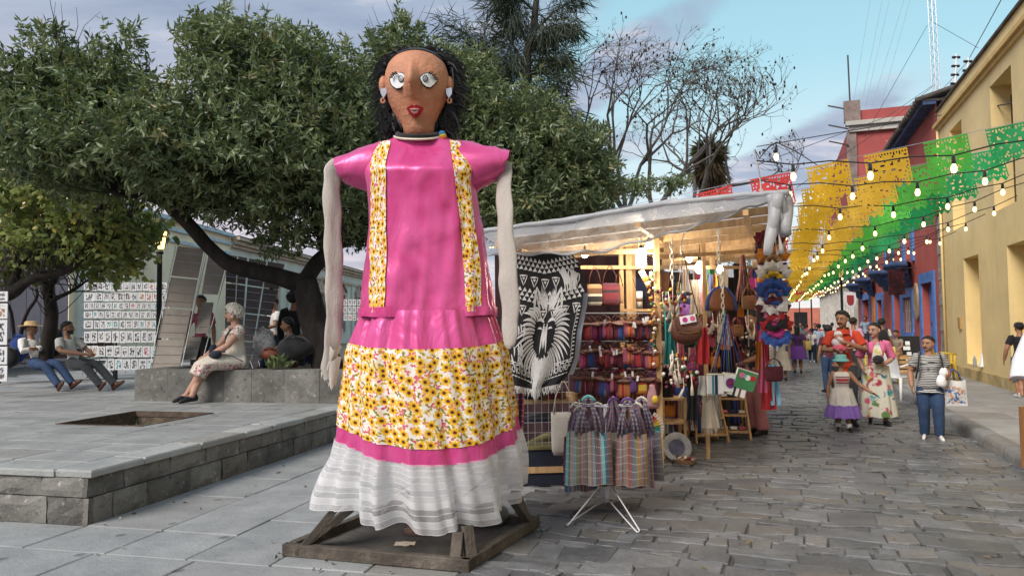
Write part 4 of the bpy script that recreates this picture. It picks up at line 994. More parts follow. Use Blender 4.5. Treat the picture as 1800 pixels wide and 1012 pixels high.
SK = [(546, 753, 110, 1.0, 0), (585, 752, 122, .95, .05), (615, 753, 132, .85, .10), (660, 755, 136, .75, .15), (700, 757, 140, .65, .22), (770, 765, 147, .5, .34), (797, 770, 152, .42, .42), (850, 763, 172, .22, .72), (915, 748, 196, 0, 1.0)]
def ringpt(py, th):
 for i in range(len(SK)-1):
  if SK[i][0] <= py <= SK[i+1][0] or i == len(SK)-2:
   f = min(1, max(0, (py-SK[i][0])/(SK[i+1][0]-SK[i][0]))); q = [SK[i][k]*(1-f)+SK[i+1][k]*f for k in range(5)]; break
 _, cx, hw, _, sq = q
 c0 = at(cx, py, 5.42); r_ = hw*5.42/1300
 cs, sn = math.cos(th), math.sin(th)
 e = V((c0.x+r_*cs, c0.y+r_*.72*sn, c0.z))
 s1 = (dp['L']-dc)*.83; s2 = (dp['F']-dc)*.84
 k = 1/(abs(cs)**1.25+abs(sn)**1.25)**(1/1.25)
 b = dc + s1*(-cs*k) + s2*(-sn*k); b = V((b.x, b.y, c0.z))
 return e.lerp(b, sq)
def pleat(th, py, amp):
 s0 = math.sin(th*10+.9*math.sin(th*3)); s = (abs(s0)**.6*(1 if s0 > 0 else -1))*.5+math.sin(th*23+1.3+.8*math.sin(th*5))*.3+math.sin(th*37+py*.01)*.12
 return s*amp
def hem(py0, dip, th): return py0
def tier(name, m_, ya, yb, amp0, amp1, off0, off1, n=150, nv=14, uvk=1.0, parent=doll, sag=0.0, zig=0.0):
 def fn(i, j):
  th = 2*PI*i
  fr_ = max(0, -math.sin(th))
  y0 = ya[0]+(ya[1]-ya[0])*fr_; y1 = yb[0]+(yb[1]-yb[0])*fr_
  py = y0+(y1-y0)*j + zig*math.sin(th*11+2)*j
  p = ringpt(py, th); amp = amp0+(amp1-amp0)*j; off = off0+(off1-off0)*j
  rd = V((p.x-dc.x, p.y-dc.y, 0)).normalized()
  return p+rd*(pleat(th, py, amp)+off)
 circ = 3.6
 mb = MB(); mb.grid(fn, n, nv, 0, lambda i, j: (i*circ*uvk, (1-j)*(yb[1]-ya[1])*.0041*uvk))
 o = mb.build(name, m_, parent, True, world=True); return o
tier('skirt_top', M_PNK2, (546, 546), (600, 612), .03, .035, 0, .0, nv=8)
tier('floral_tier', M_FLO, (598, 610), (736, 772), .028, .04, .012, .012)
tier('satin_stripe', M_PNK2, (730, 768), (763, 800), .04, .045, .006, .006, nv=6)
tier('lace_flounce', M_LACE, (760, 797), (868, 908), .055, .12, .01, .02, n=240, zig=5)
BZ = [(241, 738, 36, .30), (247, 738, 58, .36), (254, 738, 78, .42), (264, 738, 92, .52), (280, 738, 97, .70), (300, 739, 98, .92), (310, 740, 98, 1.0), (330, 742, 95, .98), (360, 746, 95, .95), (400, 750, 99, .93), (440, 751, 103, .92), (480, 752, 107, .92), (520, 753, 112, .93), (550, 753, 117, .95)]
def bl(py, th, off=0.0, wr=1.0):
 for i in range(len(BZ)-1):
  if py <= BZ[i+1][0] or i == len(BZ)-2:
   f = min(1, max(0, (py-BZ[i][0])/(BZ[i+1][0]-BZ[i][0]))); f2 = f*f*(3-2*f) if 0 else f; q = [BZ[i][k]*(1-f2)+BZ[i+1][k]*f2 for k in range(4)]; break
 c0 = at(q[1], py, 5.42); cs, sn = math.cos(th), math.sin(th)
 ex = 2.0+.9*min(1, max(0, (py-262)/50)); k = 1/(abs(cs)**ex+abs(sn)**ex)**(1/ex)
 p = V((c0.x+q[2]*5.42/1300*cs*k, c0.y+.30*q[3]*sn*k, c0.z))
 f = max(0, min(1, (py-300)/250))
 n1 = mnoise.noise((th*1.7+py*.004, py*.006, 3))*.028*f + mnoise.noise((th*7.5+py*.010, py*.005, 9))*.034*f + mnoise.noise((th*3.5, py*.03, 1))*.010
 rd = V((cs, sn, 0)); return p + rd*(off+n1*wr)
def bpatch(name, m_, t0, t1, y0, y1, nu, nv, off, parent=doll, uv=None, hemw=0.0):
 mb = MB()
 def fn(i, j):
  py = y0+(y1-y0)*j
  a = (t0(py) if callable(t0) else t0); b = (t1(py) if callable(t1) else t1)
  return bl(py+hemw*math.sin(i*40)*j, a+(b-a)*i, off)
 mb.grid(fn, nu, nv, 0, uv or (lambda i, j: (i, j))); return mb.build(name, m_, parent, True, world=True)
bpatch('blouse', M_PNK, 0, 2*PI, 241, 548, 120, 70, 0)
hemo = bpatch('blouse_hem', M_PNK, 0, 2*PI, 540, 556, 120, 4, .012, hemw=1.0)
_bc = {}
def bx(px):
 def f(py):
  if py not in _bc:
   th = [PI+PI*(.03+.94*q/80) for q in range(81)]; _bc[py] = (th, [proj(bl(py, t_, 0, 0))[0] for t_ in th])
  th, xs = _bc[py]; return float(np.interp(px(py), xs, th))
 return f
lin = lambda pts: (lambda py: float(np.interp(py, [p[0] for p in pts], [p[1] for p in pts])))
bpatch('flower_band', M_FLO2, bx(lin([(250, 664), (300, 652), (330, 656), (550, 648)])), bx(lin([(250, 688), (300, 680), (330, 680), (550, 681)])), 252, 549, 10, 70, .011, uv=lambda i, j: (i*.27, (1-j)*1.25))
bpatch('flower_band', M_FLO2, bx(lin([(250, 788), (300, 795), (330, 798), (400, 808), (480, 815), (550, 818)])), bx(lin([(250, 812), (300, 828), (330, 824), (400, 832), (480, 841), (550, 845)])), 252, 549, 10, 70, .011, uv=lambda i, j: (i*.19+3, (1-j)*1.25))
def sleeve(st, side):
 mb = MB(); rings = []
 for (px, ya, yb, dp_) in st:
  a, b = at(px[0], ya, 5.42), at(px[1], yb, 5.42); c = (a+b)/2; h = (a-b)/2
  rings.append([c + h*math.cos(t_) + V((0, -dp_*math.sin(t_), 0)) + V((0, 0, .012*math.sin(t_*5+px[0]))) for t_ in [2*PI*q/28 for q in range(28)]])
 mb.loft(rings, 0, False, False); return mb.build('sleeve', M_PNK, doll, True, world=True)
sleeve([((672, 668), 250, 345, .16), ((650, 655), 255, 338, .17), ((630, 636), 263, 331, .165), ((612, 618), 271, 326, .15), ((597, 606), 278, 320, .13), ((590, 600), 281, 316, .125)], -1)
sleeve([((800, 815), 248, 350, .16), ((830, 830), 252, 343, .17), ((852, 846), 256, 332, .165), ((872, 862), 260, 322, .15), ((888, 878), 264, 314, .13), ((897, 886), 267, 306, .125)], 1)
def sband(x0, x1, ytop, ybot, Y0, uvo):
 mb = MB()
 def fn(i, j):
  px = x0+(x1-x0)*i; py = ytop(px)+(ybot(px)-ytop(px))*j
  return at(px, py, 5.42) + V((0, -(.135+.075*math.sin(PI*min(1, max(0, j*.9+.08)))), 0))
 mb.grid(fn, 8, 14, 0, lambda i, j: (i*.16+uvo, (1-j)*.36)); return mb.build('shoulder_band', M_FLO2, doll, True, world=True)
def arm(st, tail):
 mb = MB(); P = [at(*s_[:2], s_[3]) for s_ in st]; rad = [s_[2]*.93*5.4/1300 for s_ in st]
 Pn, Rn = [], []
 for i in range(len(P)-1):
  for q in range(6): Pn.append(P[i].lerp(P[i+1], q/6)); Rn.append((rad[i]*(1-q/6)+rad[i+1]*q/6)*(1+.05*mnoise.noise((i+q/6, st[0][0], 0))))
 Pn.append(P[-1]); Rn.append(rad[-1])
 mb.tube(Pn, Rn, 18, flat=.34, up=(0, 1, 0)); mb.v = [(v_[0]+.006*math.sin(v_[2]*21+v_[0]*40), v_[1]+.012*mnoise.noise((v_[0]*20, 0, v_[2]*2.2)), v_[2]) for v_ in mb.v]; o = mb.build('stuffed_arm', M_CANV, doll, True, world=True)
 if tail:
  mb = MB()
  for (a, b, wv) in tail:
   a, b = at(*a, 5.3), at(*b, 5.3)
   mb.grid(lambda i, j, a=a, b=b, wv=wv: a.lerp(b, j)+V(((i-.5)*wv*(1-.6*j), -.03*math.sin(i*PI), .02*math.sin(i*9))), 6, 6)
  mb.build('frayed_end', M_CANV, o, True, world=True)
arm([(604, 292, 15, 5.42), (592, 292, 17, 5.4), (584, 304, 17, 5.38), (583, 340, 17, 5.36), (585, 400, 17, 5.34), (587, 470, 17, 5.32), (588, 540, 16, 5.3), (586, 590, 15, 5.3), (581, 625, 15, 5.3), (577, 645, 13, 5.3), (583, 668, 9, 5.3)], [((588, 610), (572, 664), .11), ((584, 630), (584, 680), .13), ((580, 625), (567, 660), .05)])
arm([(876, 290, 15, 5.42), (885, 296, 16, 5.4), (886, 320, 16, 5.36), (887, 370, 16, 5.3), (890, 430, 17, 5.25), (894, 490, 19, 5.2), (897, 540, 18, 5.2), (897, 580, 15, 5.2), (896, 606, 10, 5.2), (896, 613, 3, 5.2)], None)
HY = 5.40
hc = at(733, 165, HY)
HZ = [(242, 736, 26), (228, 736, 27), (218, 735, 30), (208, 734, 36), (196, 733, 42.5), (182, 733, 49.5), (168, 733, 54), (154, 733, 57), (140, 733, 57.5), (128, 733, 55.5), (116, 733, 51), (106, 733, 44), (98, 733, 34), (92, 734, 21), (89, 734, 6)]
mb = MB(); rings = []
for py, cx, hw in HZ:
 c = at(cx, py, HY); r_ = hw*HY/1300; ry = r_*(.92 if py < 205 else .95)
 ring = []
 for j in range(80):
  a = 2*PI*j/80; x, y = math.cos(a), math.sin(a)
  pxx = cx+hw*x; nz = 0
  if y < 0:
   dn = max(0, 1-abs((pxx-729.5)/(7+max(0, (py-124))*.2)))**.8; prof = float(np.interp(py, [120, 132, 150, 166, 173, 178, 182], [0, .025, .07, .12, .13, .09, 0])); nz = -dn*prof
  ring.append(V((c.x+r_*x, c.y+ry*y+nz, c.z)))
 rings.append(ring)
mb.loft(rings); head = mb.build('head', M_TERRA, doll, True, world=True)
def face_y(px, py):
 cx, hw = [float(np.interp(-py, [-h[0] for h in HZ], [h[k_] for h in HZ])) for k_ in (1, 2)]
 c = at(cx, py, HY); r_ = hw*HY/1300; Y = HY-.1
 for _ in range(8):
  x = (at(px, py, Y).x-c.x)/r_; Y = HY - r_*.95*math.sqrt(max(.02, 1-x*x))
 return Y
def decal(name, pts, m_, lift=.006, th=.01, parent=head, smooth=False):
 """a cut shape glued on the face: outline in photo pixels, with thickness"""
 mb = MB(); P = [at(px, py, face_y(px, py)-lift) for px, py in pts]; n = len(P)
 c = sum(P, V((0, 0, 0)))/n; c.y -= .004
 Bk = [p+V((0, th+.02, 0)) for p in P]
 mb.add(P+Bk+[c], [(i, (i+1) % n, 2*n) for i in range(n)]+[(n+i, n+(i+1) % n, (i+1) % n, i) for i in range(n)])
 return mb.build(name, m_, parent, world=True)
EYW = pm('eye_white', (.70, .72, .73), .3, .05, 4); EYG = pm('eye_grey', (.24, .26, .28), .3, .1, 4); INK = pm('black_paint', (.015, .015, .018), .4, .1, 4); LIPR = pm('lip_red', (.42, .02, .035), .35, .15, 6); LIPP = pm('lip_pink', (.66, .38, .36), .4, .1, 6)
def sc_(pts, k, c=None):
 c = c or (sum(p[0] for p in pts)/len(pts), sum(p[1] for p in pts)/len(pts)); return [(c[0]+(p[0]-c[0])*k, c[1]+(p[1]-c[1])*k) for p in pts]
EL = [(687, 140), (691, 134), (698, 130), (706, 130), (711, 135), (713, 141), (709, 148), (703, 153), (697, 154), (691, 150), (688, 145)]
ER = [(740, 137), (745, 132), (752, 130), (759, 132), (764, 137), (766, 142), (762, 147), (756, 152), (750, 151), (745, 147), (742, 142)]
for e, ic in ((EL, (704.5, 138.5)), (ER, (747.5, 138))):
 ex = decal('eye', sc_(e, 1.23), INK, .004, parent=head)
 k = decal('eye_white', sc_(e, 1.12), EYW, .011, parent=head)
 decal('iris', [(ic[0]+4.8*math.cos(a), ic[1]+6.2*math.sin(a)) for a in [2*PI*q/14 for q in range(14)]], INK, .0155, .004)
 decal('pupil', [(ic[0]+3.6*math.cos(a), ic[1]+5.0*math.sin(a)) for a in [2*PI*q/14 for q in range(14)]], EYG, .019, .004)
for pts in ([(688, 128), (693, 122), (701, 119), (711, 119), (712, 122), (703, 124), (695, 127), (690, 131)], [(736, 120), (748, 119), (757, 121), (763, 125), (760, 126), (752, 124), (737, 124)]):
 decal('eyebrow', pts, pm('brow_black', (.02, .02, .025), .35), .008)
for (bx0, by0), (tx, ty) in [((690, 136), (684, 136)), ((692, 133), (686, 131)), ((695, 131), (690, 127)), ((698, 130), (694, 125)), ((762, 136), (769, 136)), ((760, 133), (767, 131)), ((757, 131), (762, 126)), ((754, 130), (757, 125)), ((764, 139), (771, 140))]:
 mb = MB(); a, b = at(bx0, by0, face_y(bx0, by0)-.02), at(tx, ty, face_y(tx, ty)-.07); mb.tube([a, a.lerp(b, .6)+V((0, -.01, -.004)), b], [.006, .005, .002], 5); mb.build('eyelash', INK, head, world=True)
lips = [(714, 190), (719, 187), (724, 184), (728, 186), (732, 184), (738, 187), (744, 189), (740, 196), (735, 202), (729, 205), (723, 203), (718, 197)]
lo = decal('lips', lips, LIPR, .02, .02); decal('mouth', [(720, 191), (728, 190), (737, 191), (733, 198), (728, 200), (723, 197)], LIPP, .030, .01)
decal('mouth_line', [(721, 193), (728, 193.5), (736, 193), (728, 195.6)], INK, .033, .006)
for s_, (ex_, ey_) in ((-1, (674, 150)), (1, (789, 150))):
 mb = MB(); c = at(ex_, ey_, HY-.01); mb.ell(c, (.035, .045, .068), 12); er = mb.build('ear', M_TERRA, head, True, world=True)
 mb = MB(); q = [(-5, -2), (5, -4), (5.5, 6), (0, 15), (-5, 6)]; P = [at(ex_+s_*0+x, ey_+8+y, HY-.07) for x, y in q]; mb.prism(P[::-1], (0, .02, 0)); mb.build('earring', pm('silver_foil', (.55, .56, .58), .3, .1, 6, metal=.8), head, world=True)
 mb = MB(); mb.tube([at(ex_+4*math.cos(a)*.8+s_, ey_+27+4*math.sin(a), HY-.05) for a in [2*PI*i/12 for i in range(13)]], .008, 5); mb.build('earring_hoop', M_TERRA, head, world=True)
mb = MB(); rings = []
for py, hw in ((132, 59), (120, 56), (108, 49), (99, 39), (92, 26), (87, 10)):
 c = at(734, py, HY); r_ = hw*HY/1300
 rings.append([V((c.x+r_*math.cos(a), c.y+r_*.96*math.sin(a)+.0, c.z)) for a in [R(-8+196*q/24) for q in range(25)]])
mb.loft(rings, 0, False, False, closed=False)
hair = mb.build('hair', M_HAIR, doll, True, world=True)
mb = MB()
def capf(i, j):
 a = R(-180+180*i); py = float(np.interp(j, [0, 1], [88, 121-22*math.sin(PI*i)**.8])); hw = float(np.interp(-py, [-h[0] for h in HZ], [h[2] for h in HZ]))+1.6
 c = at(733.5, py, HY); r_ = hw*HY/1300; return V((c.x+r_*math.cos(a), c.y+r_*.93*math.sin(a)-.004, c.z))
mb.grid(capf, 24, 6); mb.build('hairband', pm('grey_band', (.035, .042, .052), .5, .2, 6), hair, True, world=True)
mb = MB()
hc3 = at(733, 150, HY)
for k in range(3200):
 q = rnd.random()
 if q < .45:
  a = U(-.15, PI+.15); py = U(86, 122); rr = float(np.interp(py, [86, 92, 99, 108, 122], [10, 28, 41, 51, 59]))
 else:
  sd_ = rnd.choice((-1, 1)); a = (0 if sd_ > 0 else PI)+sd_*U(-.1, 1.5)
  py = U(112, 225); rr = 58 if py < 160 else 58-(py-160)*.22
 c = at(735, py, HY); r_ = (rr+U(-3, 5))*HY/1300
 o_ = V((math.cos(a), math.sin(a)*.95+.06, 0)); p = V((c.x, c.y, c.z))+o_*r_
 d = (o_*U(.3, 1.0)+V((U(-.35, .35), U(-.2, .35), U(-.9, .45) if py > 118 else U(-.2, .55)))).normalized()
 L = U(.06, .13) if py < 118 else U(.08, .18); e1 = p+d*L*.5; e2 = p+d*L+V((0, 0, -.35*L))
 s_ = d.cross(V((0, 1, .2))).normalized()*U(.004, .008)
 mb.add([p-s_, p+s_, e1+s_*.8, e1-s_*.8, e2], [(0, 1, 2, 3), (3, 2, 4)])
mb.build('tinsel_strands', M_HAIR, hair, world=True, kind='stuff')
mb = MB()
for k in range(700):
 px = rnd.choice((U(668, 700), U(772, 798))); py = U(140, 205)
 p = at(px, py, HY+U(.02, .2)); L = U(.14, .3); e = p+V((U(-.05, .05)+(733-px)*.0007, U(-.04, .05), -L)); s_ = V((U(.006, .011), U(-.005, .005), 0)); m1 = p.lerp(e, .5)+V((U(-.02, .02), -.01, 0))
 if e.z < at(0, 238, HY).z: e.z = at(0, 238, HY).z
 mb.add([p-s_, p+s_, m1+s_, m1-s_, e], [(0, 1, 2, 3), (3, 2, 4)])
mb.build('side_locks', M_HAIR, hair, world=True, kind='stuff')
mb = MB(); mb.tube([at(733+40*math.cos(a), 240+5*math.sin(a)*-1, HY-.17*math.sin(-a) if math.sin(a) < 0 else HY) for a in [PI+PI*i/14 for i in range(15)]], .009, 6); mb.build('necklace', pm('pale_cord', (.6, .55, .45), .7), doll, world=True)
mb = MB(); mb.tube([at(733+34*math.cos(a), 236-4*math.sin(a), HY-.15*abs(math.sin(a))) for a in [PI+PI*i/14 for i in range(15)]], .02, 7); mb.build('neck_cord', BLACK, doll, world=True)
for q, cl in enumerate(((.05, .25, .5), (.6, .45, .05), (.5, .12, .04))):
 mb = MB(); mb.ell(at(777+q*1.5, 235+q*4, HY-.05), (.028, .028, .022), 8); mb.build('ribbon_bead', cloth('bead%d' % q, cl), doll, True, world=True)
st = thing('rock', 'rough weighing stone lying inside the wooden base of the giant figure', 'stone', gnd(860, 925)); mb = MB(); mb.ell((0, 0, .09), (.17, .13, .10), 10)
mb.v = [tuple(V(p)*(1+.22*mnoise.noise(V(p)*9))) for p in mb.v]; mb.build('stone', M_KERB, st, True)
st = thing('rock', 'brownish broken stone in the shade under the lace hem', 'stone', gnd(733, 941)); mb = MB(); mb.ell((0, 0, .035), (.1, .08, .05), 8)
mb.v = [tuple(V(p)*(1+.3*mnoise.noise(V(p)*14))) for p in mb.v]; mb.build('stone', pm('brown_rock', (.16, .10, .08), .9, .3, 8, .6), st, True)
pl = thing('paper_scrap', 'crumpled pale paper scrap on the ground inside the wooden base', 'litter', gnd(712, 958)); mb = MB()
mb.grid(lambda i, j: V(((i-.5)*.15, (j-.5)*.10, .015+.02*mnoise.noise((i*4, j*4, 2)))), 5, 4); mb.build('sheet', pm('pale_paper', (.55, .47, .38), .8), pl)
mb = MB(); mb.grid(lambda i, j: dp['L'].lerp(dp['F'], i).lerp(dB.lerp(dp['Rr'], i), j)+V((0, 0, .012+.008*mnoise.noise((i*5, j*5, 0)))), 20, 16); mb.build('dark_floor_sheet', pm('dark_ground_sheet', (.075, .07, .064), .95, .35, 3, .8, 20), doll, True, world=True)  # dark mottled sheet covering the ground between the base beams
# ================================================================== MARKET STALL
M_TARP = pm('milky_tarp', (.66, .67, .69), .35, .1, 3, .5, 9, trans=.55, spec=.5)
def film_mat():
 m_, t = newmat('plastic_film'); p = t('TexCoord').outputs['Object']
 h = t('TexNoise', {'Vector': p, 'Scale': 5.0, 'Detail': 5.0, 'Distortion': 1.0}).outputs[0]
 b = t('BsdfPrincipled', {'Base Color': (.70, .70, .70), 'Roughness': .22, 'Specular IOR Level': .6, 'Normal': t('Bump', {'Strength': .5, 'Distance': .03, 'Height': h}).outputs[0]})
 b2 = t('MixShader', {0: .5, 1: b.outputs[0], 2: t('BsdfTranslucent', {0: (.75, .74, .72)}).outputs[0]})
 sh = t('MixShader', {0: t.m('ADD', .45, t.m('MULTIPLY', t.sm(h, .35, .65), .3)), 1: b2.outputs[0], 2: t('BsdfTransparent', {0: (.95, .95, .95)}).outputs[0]})
 out(t, sh.outputs[0]); return m_
M_FILM = film_mat()
stl = thing('market_stall', 'crowded craft stall with pine posts and a milky plastic roof beside the street', 'market stall', gnd(1165, 828))
E = [at(840, 407, 7.15), at(1000, 386, 6.98), at(1150, 360, 6.8), at(1290, 344, 6.55), at(1388, 337, 6.4)]
def edge(i):
 x = i*(len(E)-1); k = min(int(x), len(E)-2); return E[k].lerp(E[k+1], x-k)
mb = MB(); mb.grid(lambda i, j: edge(i)+SU*(5.6*j)+V((0, 0, -.05*math.sin(j*PI*5)**2+.03*mnoise.noise((i*6, j*6, 0))-.02)), 30, 30); mb.build('roof_sheet', M_TARP, stl, True, world=True)
mb = MB(); mb.tube([edge(i/30)+V((0, 0, .01*mnoise.noise((i*.9, 0, 0)))) for i in range(31)], [.022+.012*abs(mnoise.noise((i*.7, 3, 0))) for i in range(31)], 8); mb.build('rolled_edge', M_TARP, stl, True, world=True)
bot = [(842, 446), (900, 446), (1000, 445), (1060, 441), (1110, 428), (1180, 410), (1260, 386), (1330, 360), (1384, 342)]
def flap(i, j):
 a = edge(i); px = proj(a)[0]; py = float(np.interp(px, [b[0] for b in bot], [b[1] for b in bot])); b = at(px, py+2.5*math.sin(px*.09), a.y+.18)
 p = a.lerp(b, j); p.y += .045*math.sin(i*37+j*1.5)*j+.03*math.sin(i*71+j*3)*j; p.z -= .02*math.sin(j*PI); return p
mb = MB(); mb.grid(flap, 90, 8); mb.build('plastic_flap', M_FILM, stl, True, world=True)
mb = MB(); mb.tube([flap(i/60, 1) for i in range(61)], .012, 6); mb.build('flap_hem', M_TARP, stl, True, world=True)
for q in range(9):
 mb = MB(); o = SU*(.35+q*.62); mb.bar(edge(.02)+o+V((0, 0, -.09)), edge(.995)+o+V((0, 0, -.09)), .05, .07); mb.build('rafter', PINE, stl, world=True)
for i in (.05, .45, .8, .985):
 mb = MB(); mb.bar(edge(i)+SU*.05+V((0, 0, -.15)), edge(i)+SU*5.55+V((0, 0, -.15)), .05, .05); mb.build('purlin', PINE, stl, world=True)
def post(px, Y, w_=.055, top=2.6, name='post'):
 p = at(px, 600, Y); mb = MB(); mb.bar(V((p.x, p.y, 0)), V((p.x, p.y, top)), w_, w_); return mb.build(name, PINE, stl, world=True, bevel=.004)
for px, Y, w_ in ((1157, 7.9, .06), (1094, 8.5, .05), (1107, 8.55, .07), (1115, 8.7, .05), (915, 7.6, .05), (1255, 10.8, .07), (1300, 11.6, .06), (1240, 8.8, .045), (1150, 11.5, .06), (1330, 12.0, .06)): post(px, Y, w_)
mb = MB(); a, b = at(1020, 470, 8.4), at(1165, 470, 8.5); mb.bar(a, b, .05, .04); mb.bar(at(905, 448, 7.45), at(1165, 440, 7.95), .04, .05); mb.bar(at(1090, 545, 8.4), at(1165, 545, 8.4), .05, .03); mb.build('cross_bar', PINE, stl, world=True)
for a, b in (((1157, 470, 7.95), (1320, 470, 11.2)), ((1157, 452, 7.95), (1345, 440, 9.4)), ((1125, 400, 8.2), (1125, 455, 8.2))):
 mb = MB(); mb.bar(at(*a), at(*b), .035, .045); mb.build('rail', PINE, stl, world=True)
mb = MB()
for q in range(7):
 x0 = 1352+q*6; P = []
 for k in range(10):
  f = k/9; P.append(at(x0+4*math.sin(f*5+q)+ (1366-x0)*.35*math.sin(f*PI), 342+f*(105 if q < 4 else 70)+U(-2, 2), 6.45+.04*math.sin(q*2+f*6)))
 mb.tube(P, [.03+.025*math.sin(f_*.35+q) for f_ in range(10)], 7)
mb.build('gathered_corner', M_TARP, stl, True, world=True)
NAVY = cloth('navy_cloth', (.016, .02, .035))
mb = MB(); a, b = at(870, 500, 8.9), at(1165, 500, 9.4)
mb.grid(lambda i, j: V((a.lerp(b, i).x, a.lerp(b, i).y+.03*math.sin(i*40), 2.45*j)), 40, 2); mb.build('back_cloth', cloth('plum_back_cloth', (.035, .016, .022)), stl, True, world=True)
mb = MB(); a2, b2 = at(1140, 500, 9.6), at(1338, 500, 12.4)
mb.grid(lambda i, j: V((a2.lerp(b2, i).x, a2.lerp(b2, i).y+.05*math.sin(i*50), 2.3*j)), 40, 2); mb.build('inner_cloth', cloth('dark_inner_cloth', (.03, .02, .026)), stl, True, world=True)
ct = thing('display_counter', 'low wooden counter skirted with navy cloth below the wire shelf', 'counter', gnd(960, 852))
A1, A2 = gnd(905, 855), gnd(1003, 852); dv = SU*1.0
mb = MB(); mb.prism([A1, A2, A2+dv, A1+dv], (0, 0, .36)); mb.build('skirt', NAVY, ct, world=True)
for z0, z1, m_ in ((.13, .19, PINE), (.36, .385, pm('olive_board', (.16, .14, .06), .7))):
 mb = MB(); mb.prism([A1+V((0, -.015, z0)), A2+V((0, -.015, z0)), A2+dv+V((.01, 0, z0)), A1+dv+V((0, 0, z0))], (0, 0, z1-z0)); mb.build('board', m_, ct, world=True)
for z in (.62, .8):
 mb = MB(); mb.prism([A1+V((0, .1, z)), A2+V((0, .1, z)), A2+SU*.7+V((0, 0, z)), A1+SU*.7+V((0, 0, z))], (0, 0, .07 if z > .7 else .03)); mb.build('shelf', PINE if z > .7 else NAVY, ct, world=True)
mb = MB()
for q in range(9):
 p = A1.lerp(A2, q/8)+V((0, .05, 0)); mb.tube([p+V((0, 0, .38)), p+V((0, 0, 1.15))], .003, 4)
for q in range(8): mb.tube([A1+V((0, .05, .42+q*.1)), A2+V((0, .05, .42+q*.1))], .003, 4)
mb.build('wire_grid', STEEL, ct, world=True)
def bulb(px, py, Y, r_, label, e, cord=None, name='light_bulb', tube=False):
 p = at(px, py, Y); t_ = thing(name, label, 'lamp', p)
 mb = MB(); prof = [(.004, -r_*1.25), (r_*.6, -r_*1.1), (r_*.95, -r_*.55), (r_, 0), (r_*.85, r_*.5), (r_*.45, r_*1.05), (r_*.36, r_*1.3)]
 if tube: prof = [(.01, -r_*2), (r_*.8, -r_*1.9), (r_, -r_*1.5), (r_, r_*1.2), (r_*.8, r_*1.5), (r_*.4, r_*1.6)]
 mb.lathe(prof, 12); mb.build('glass', emat('lit_bulb', (1, .93, .80), 22), t_, True)
 mb = MB(); mb.lathe([(r_*.4, r_*1.28), (r_*.42, r_*2), (r_*.25, r_*2.3)], 8); mb.build('socket', BLACK, t_, True)
 mb = MB(); mb.tube([(0, 0, r_*2.2), (.01, .01, r_*2.2+(cord or .3))], .006, 5); mb.build('cord', BLACK, t_)
 l = bpy.data.lights.new('bulb_light', 'POINT'); l.energy = e; l.color = (1, .86, .68); l.shadow_soft_size = r_*1.1
 lo_ = bpy.data.objects.new('bulb_light', l); COL.objects.link(lo_); lo_.parent = t_; lo_.location = (0, -.0, -r_*2.4)
 return t_
bulb(1127, 452, 7.7, .055, 'brightest long lit bulb under the plastic flap by the pine posts', 18, .25, tube=True)
bulb(1141, 436, 8.0, .05, 'lit bulb tucked behind the flap beside the long bulb', 12, .12)
bulb(1230, 470, 8.9, .06, 'round lit bulb hanging between the leather bag and the white chain', 12, .6)
bulb(1266, 473, 9.2, .04, 'small lit bulb beside the white chain deeper in the stall', 10, .3)
bulb(1028, 446, 8.0, .035, 'small lit bulb above the black and white poncho', 8, .1)
bulb(1212, 455, 10.5, .04, 'small lit bulb at the back of the stall roof', 12, .3)
fl = thing('fairy_lights', 'string of tiny amber lights looped behind the plastic flap', 'string lights', at(950, 415, 7.9))
P = [at(*p) for p in ((862, 432, 7.8), (900, 427, 7.8), (940, 417, 7.85), (970, 410, 7.9), (1000, 408, 7.95), (1030, 400, 8.0), (1050, 394, 8.0))]
mb = MB(); mb.tube(P, .003, 4); mb.build('wire', BLACK, fl, world=True)
mb = MB()
for i in range(len(P)-1):
 for q in range(8): mb.ell(P[i].lerp(P[i+1], q/8)+V((0, U(-.02, .02), U(-.02, .02))), (.008, .008, .008), 5)
mb.build('lights', emat('amber_light', (1, .45, .12), 10), fl, world=True, kind='stuff')
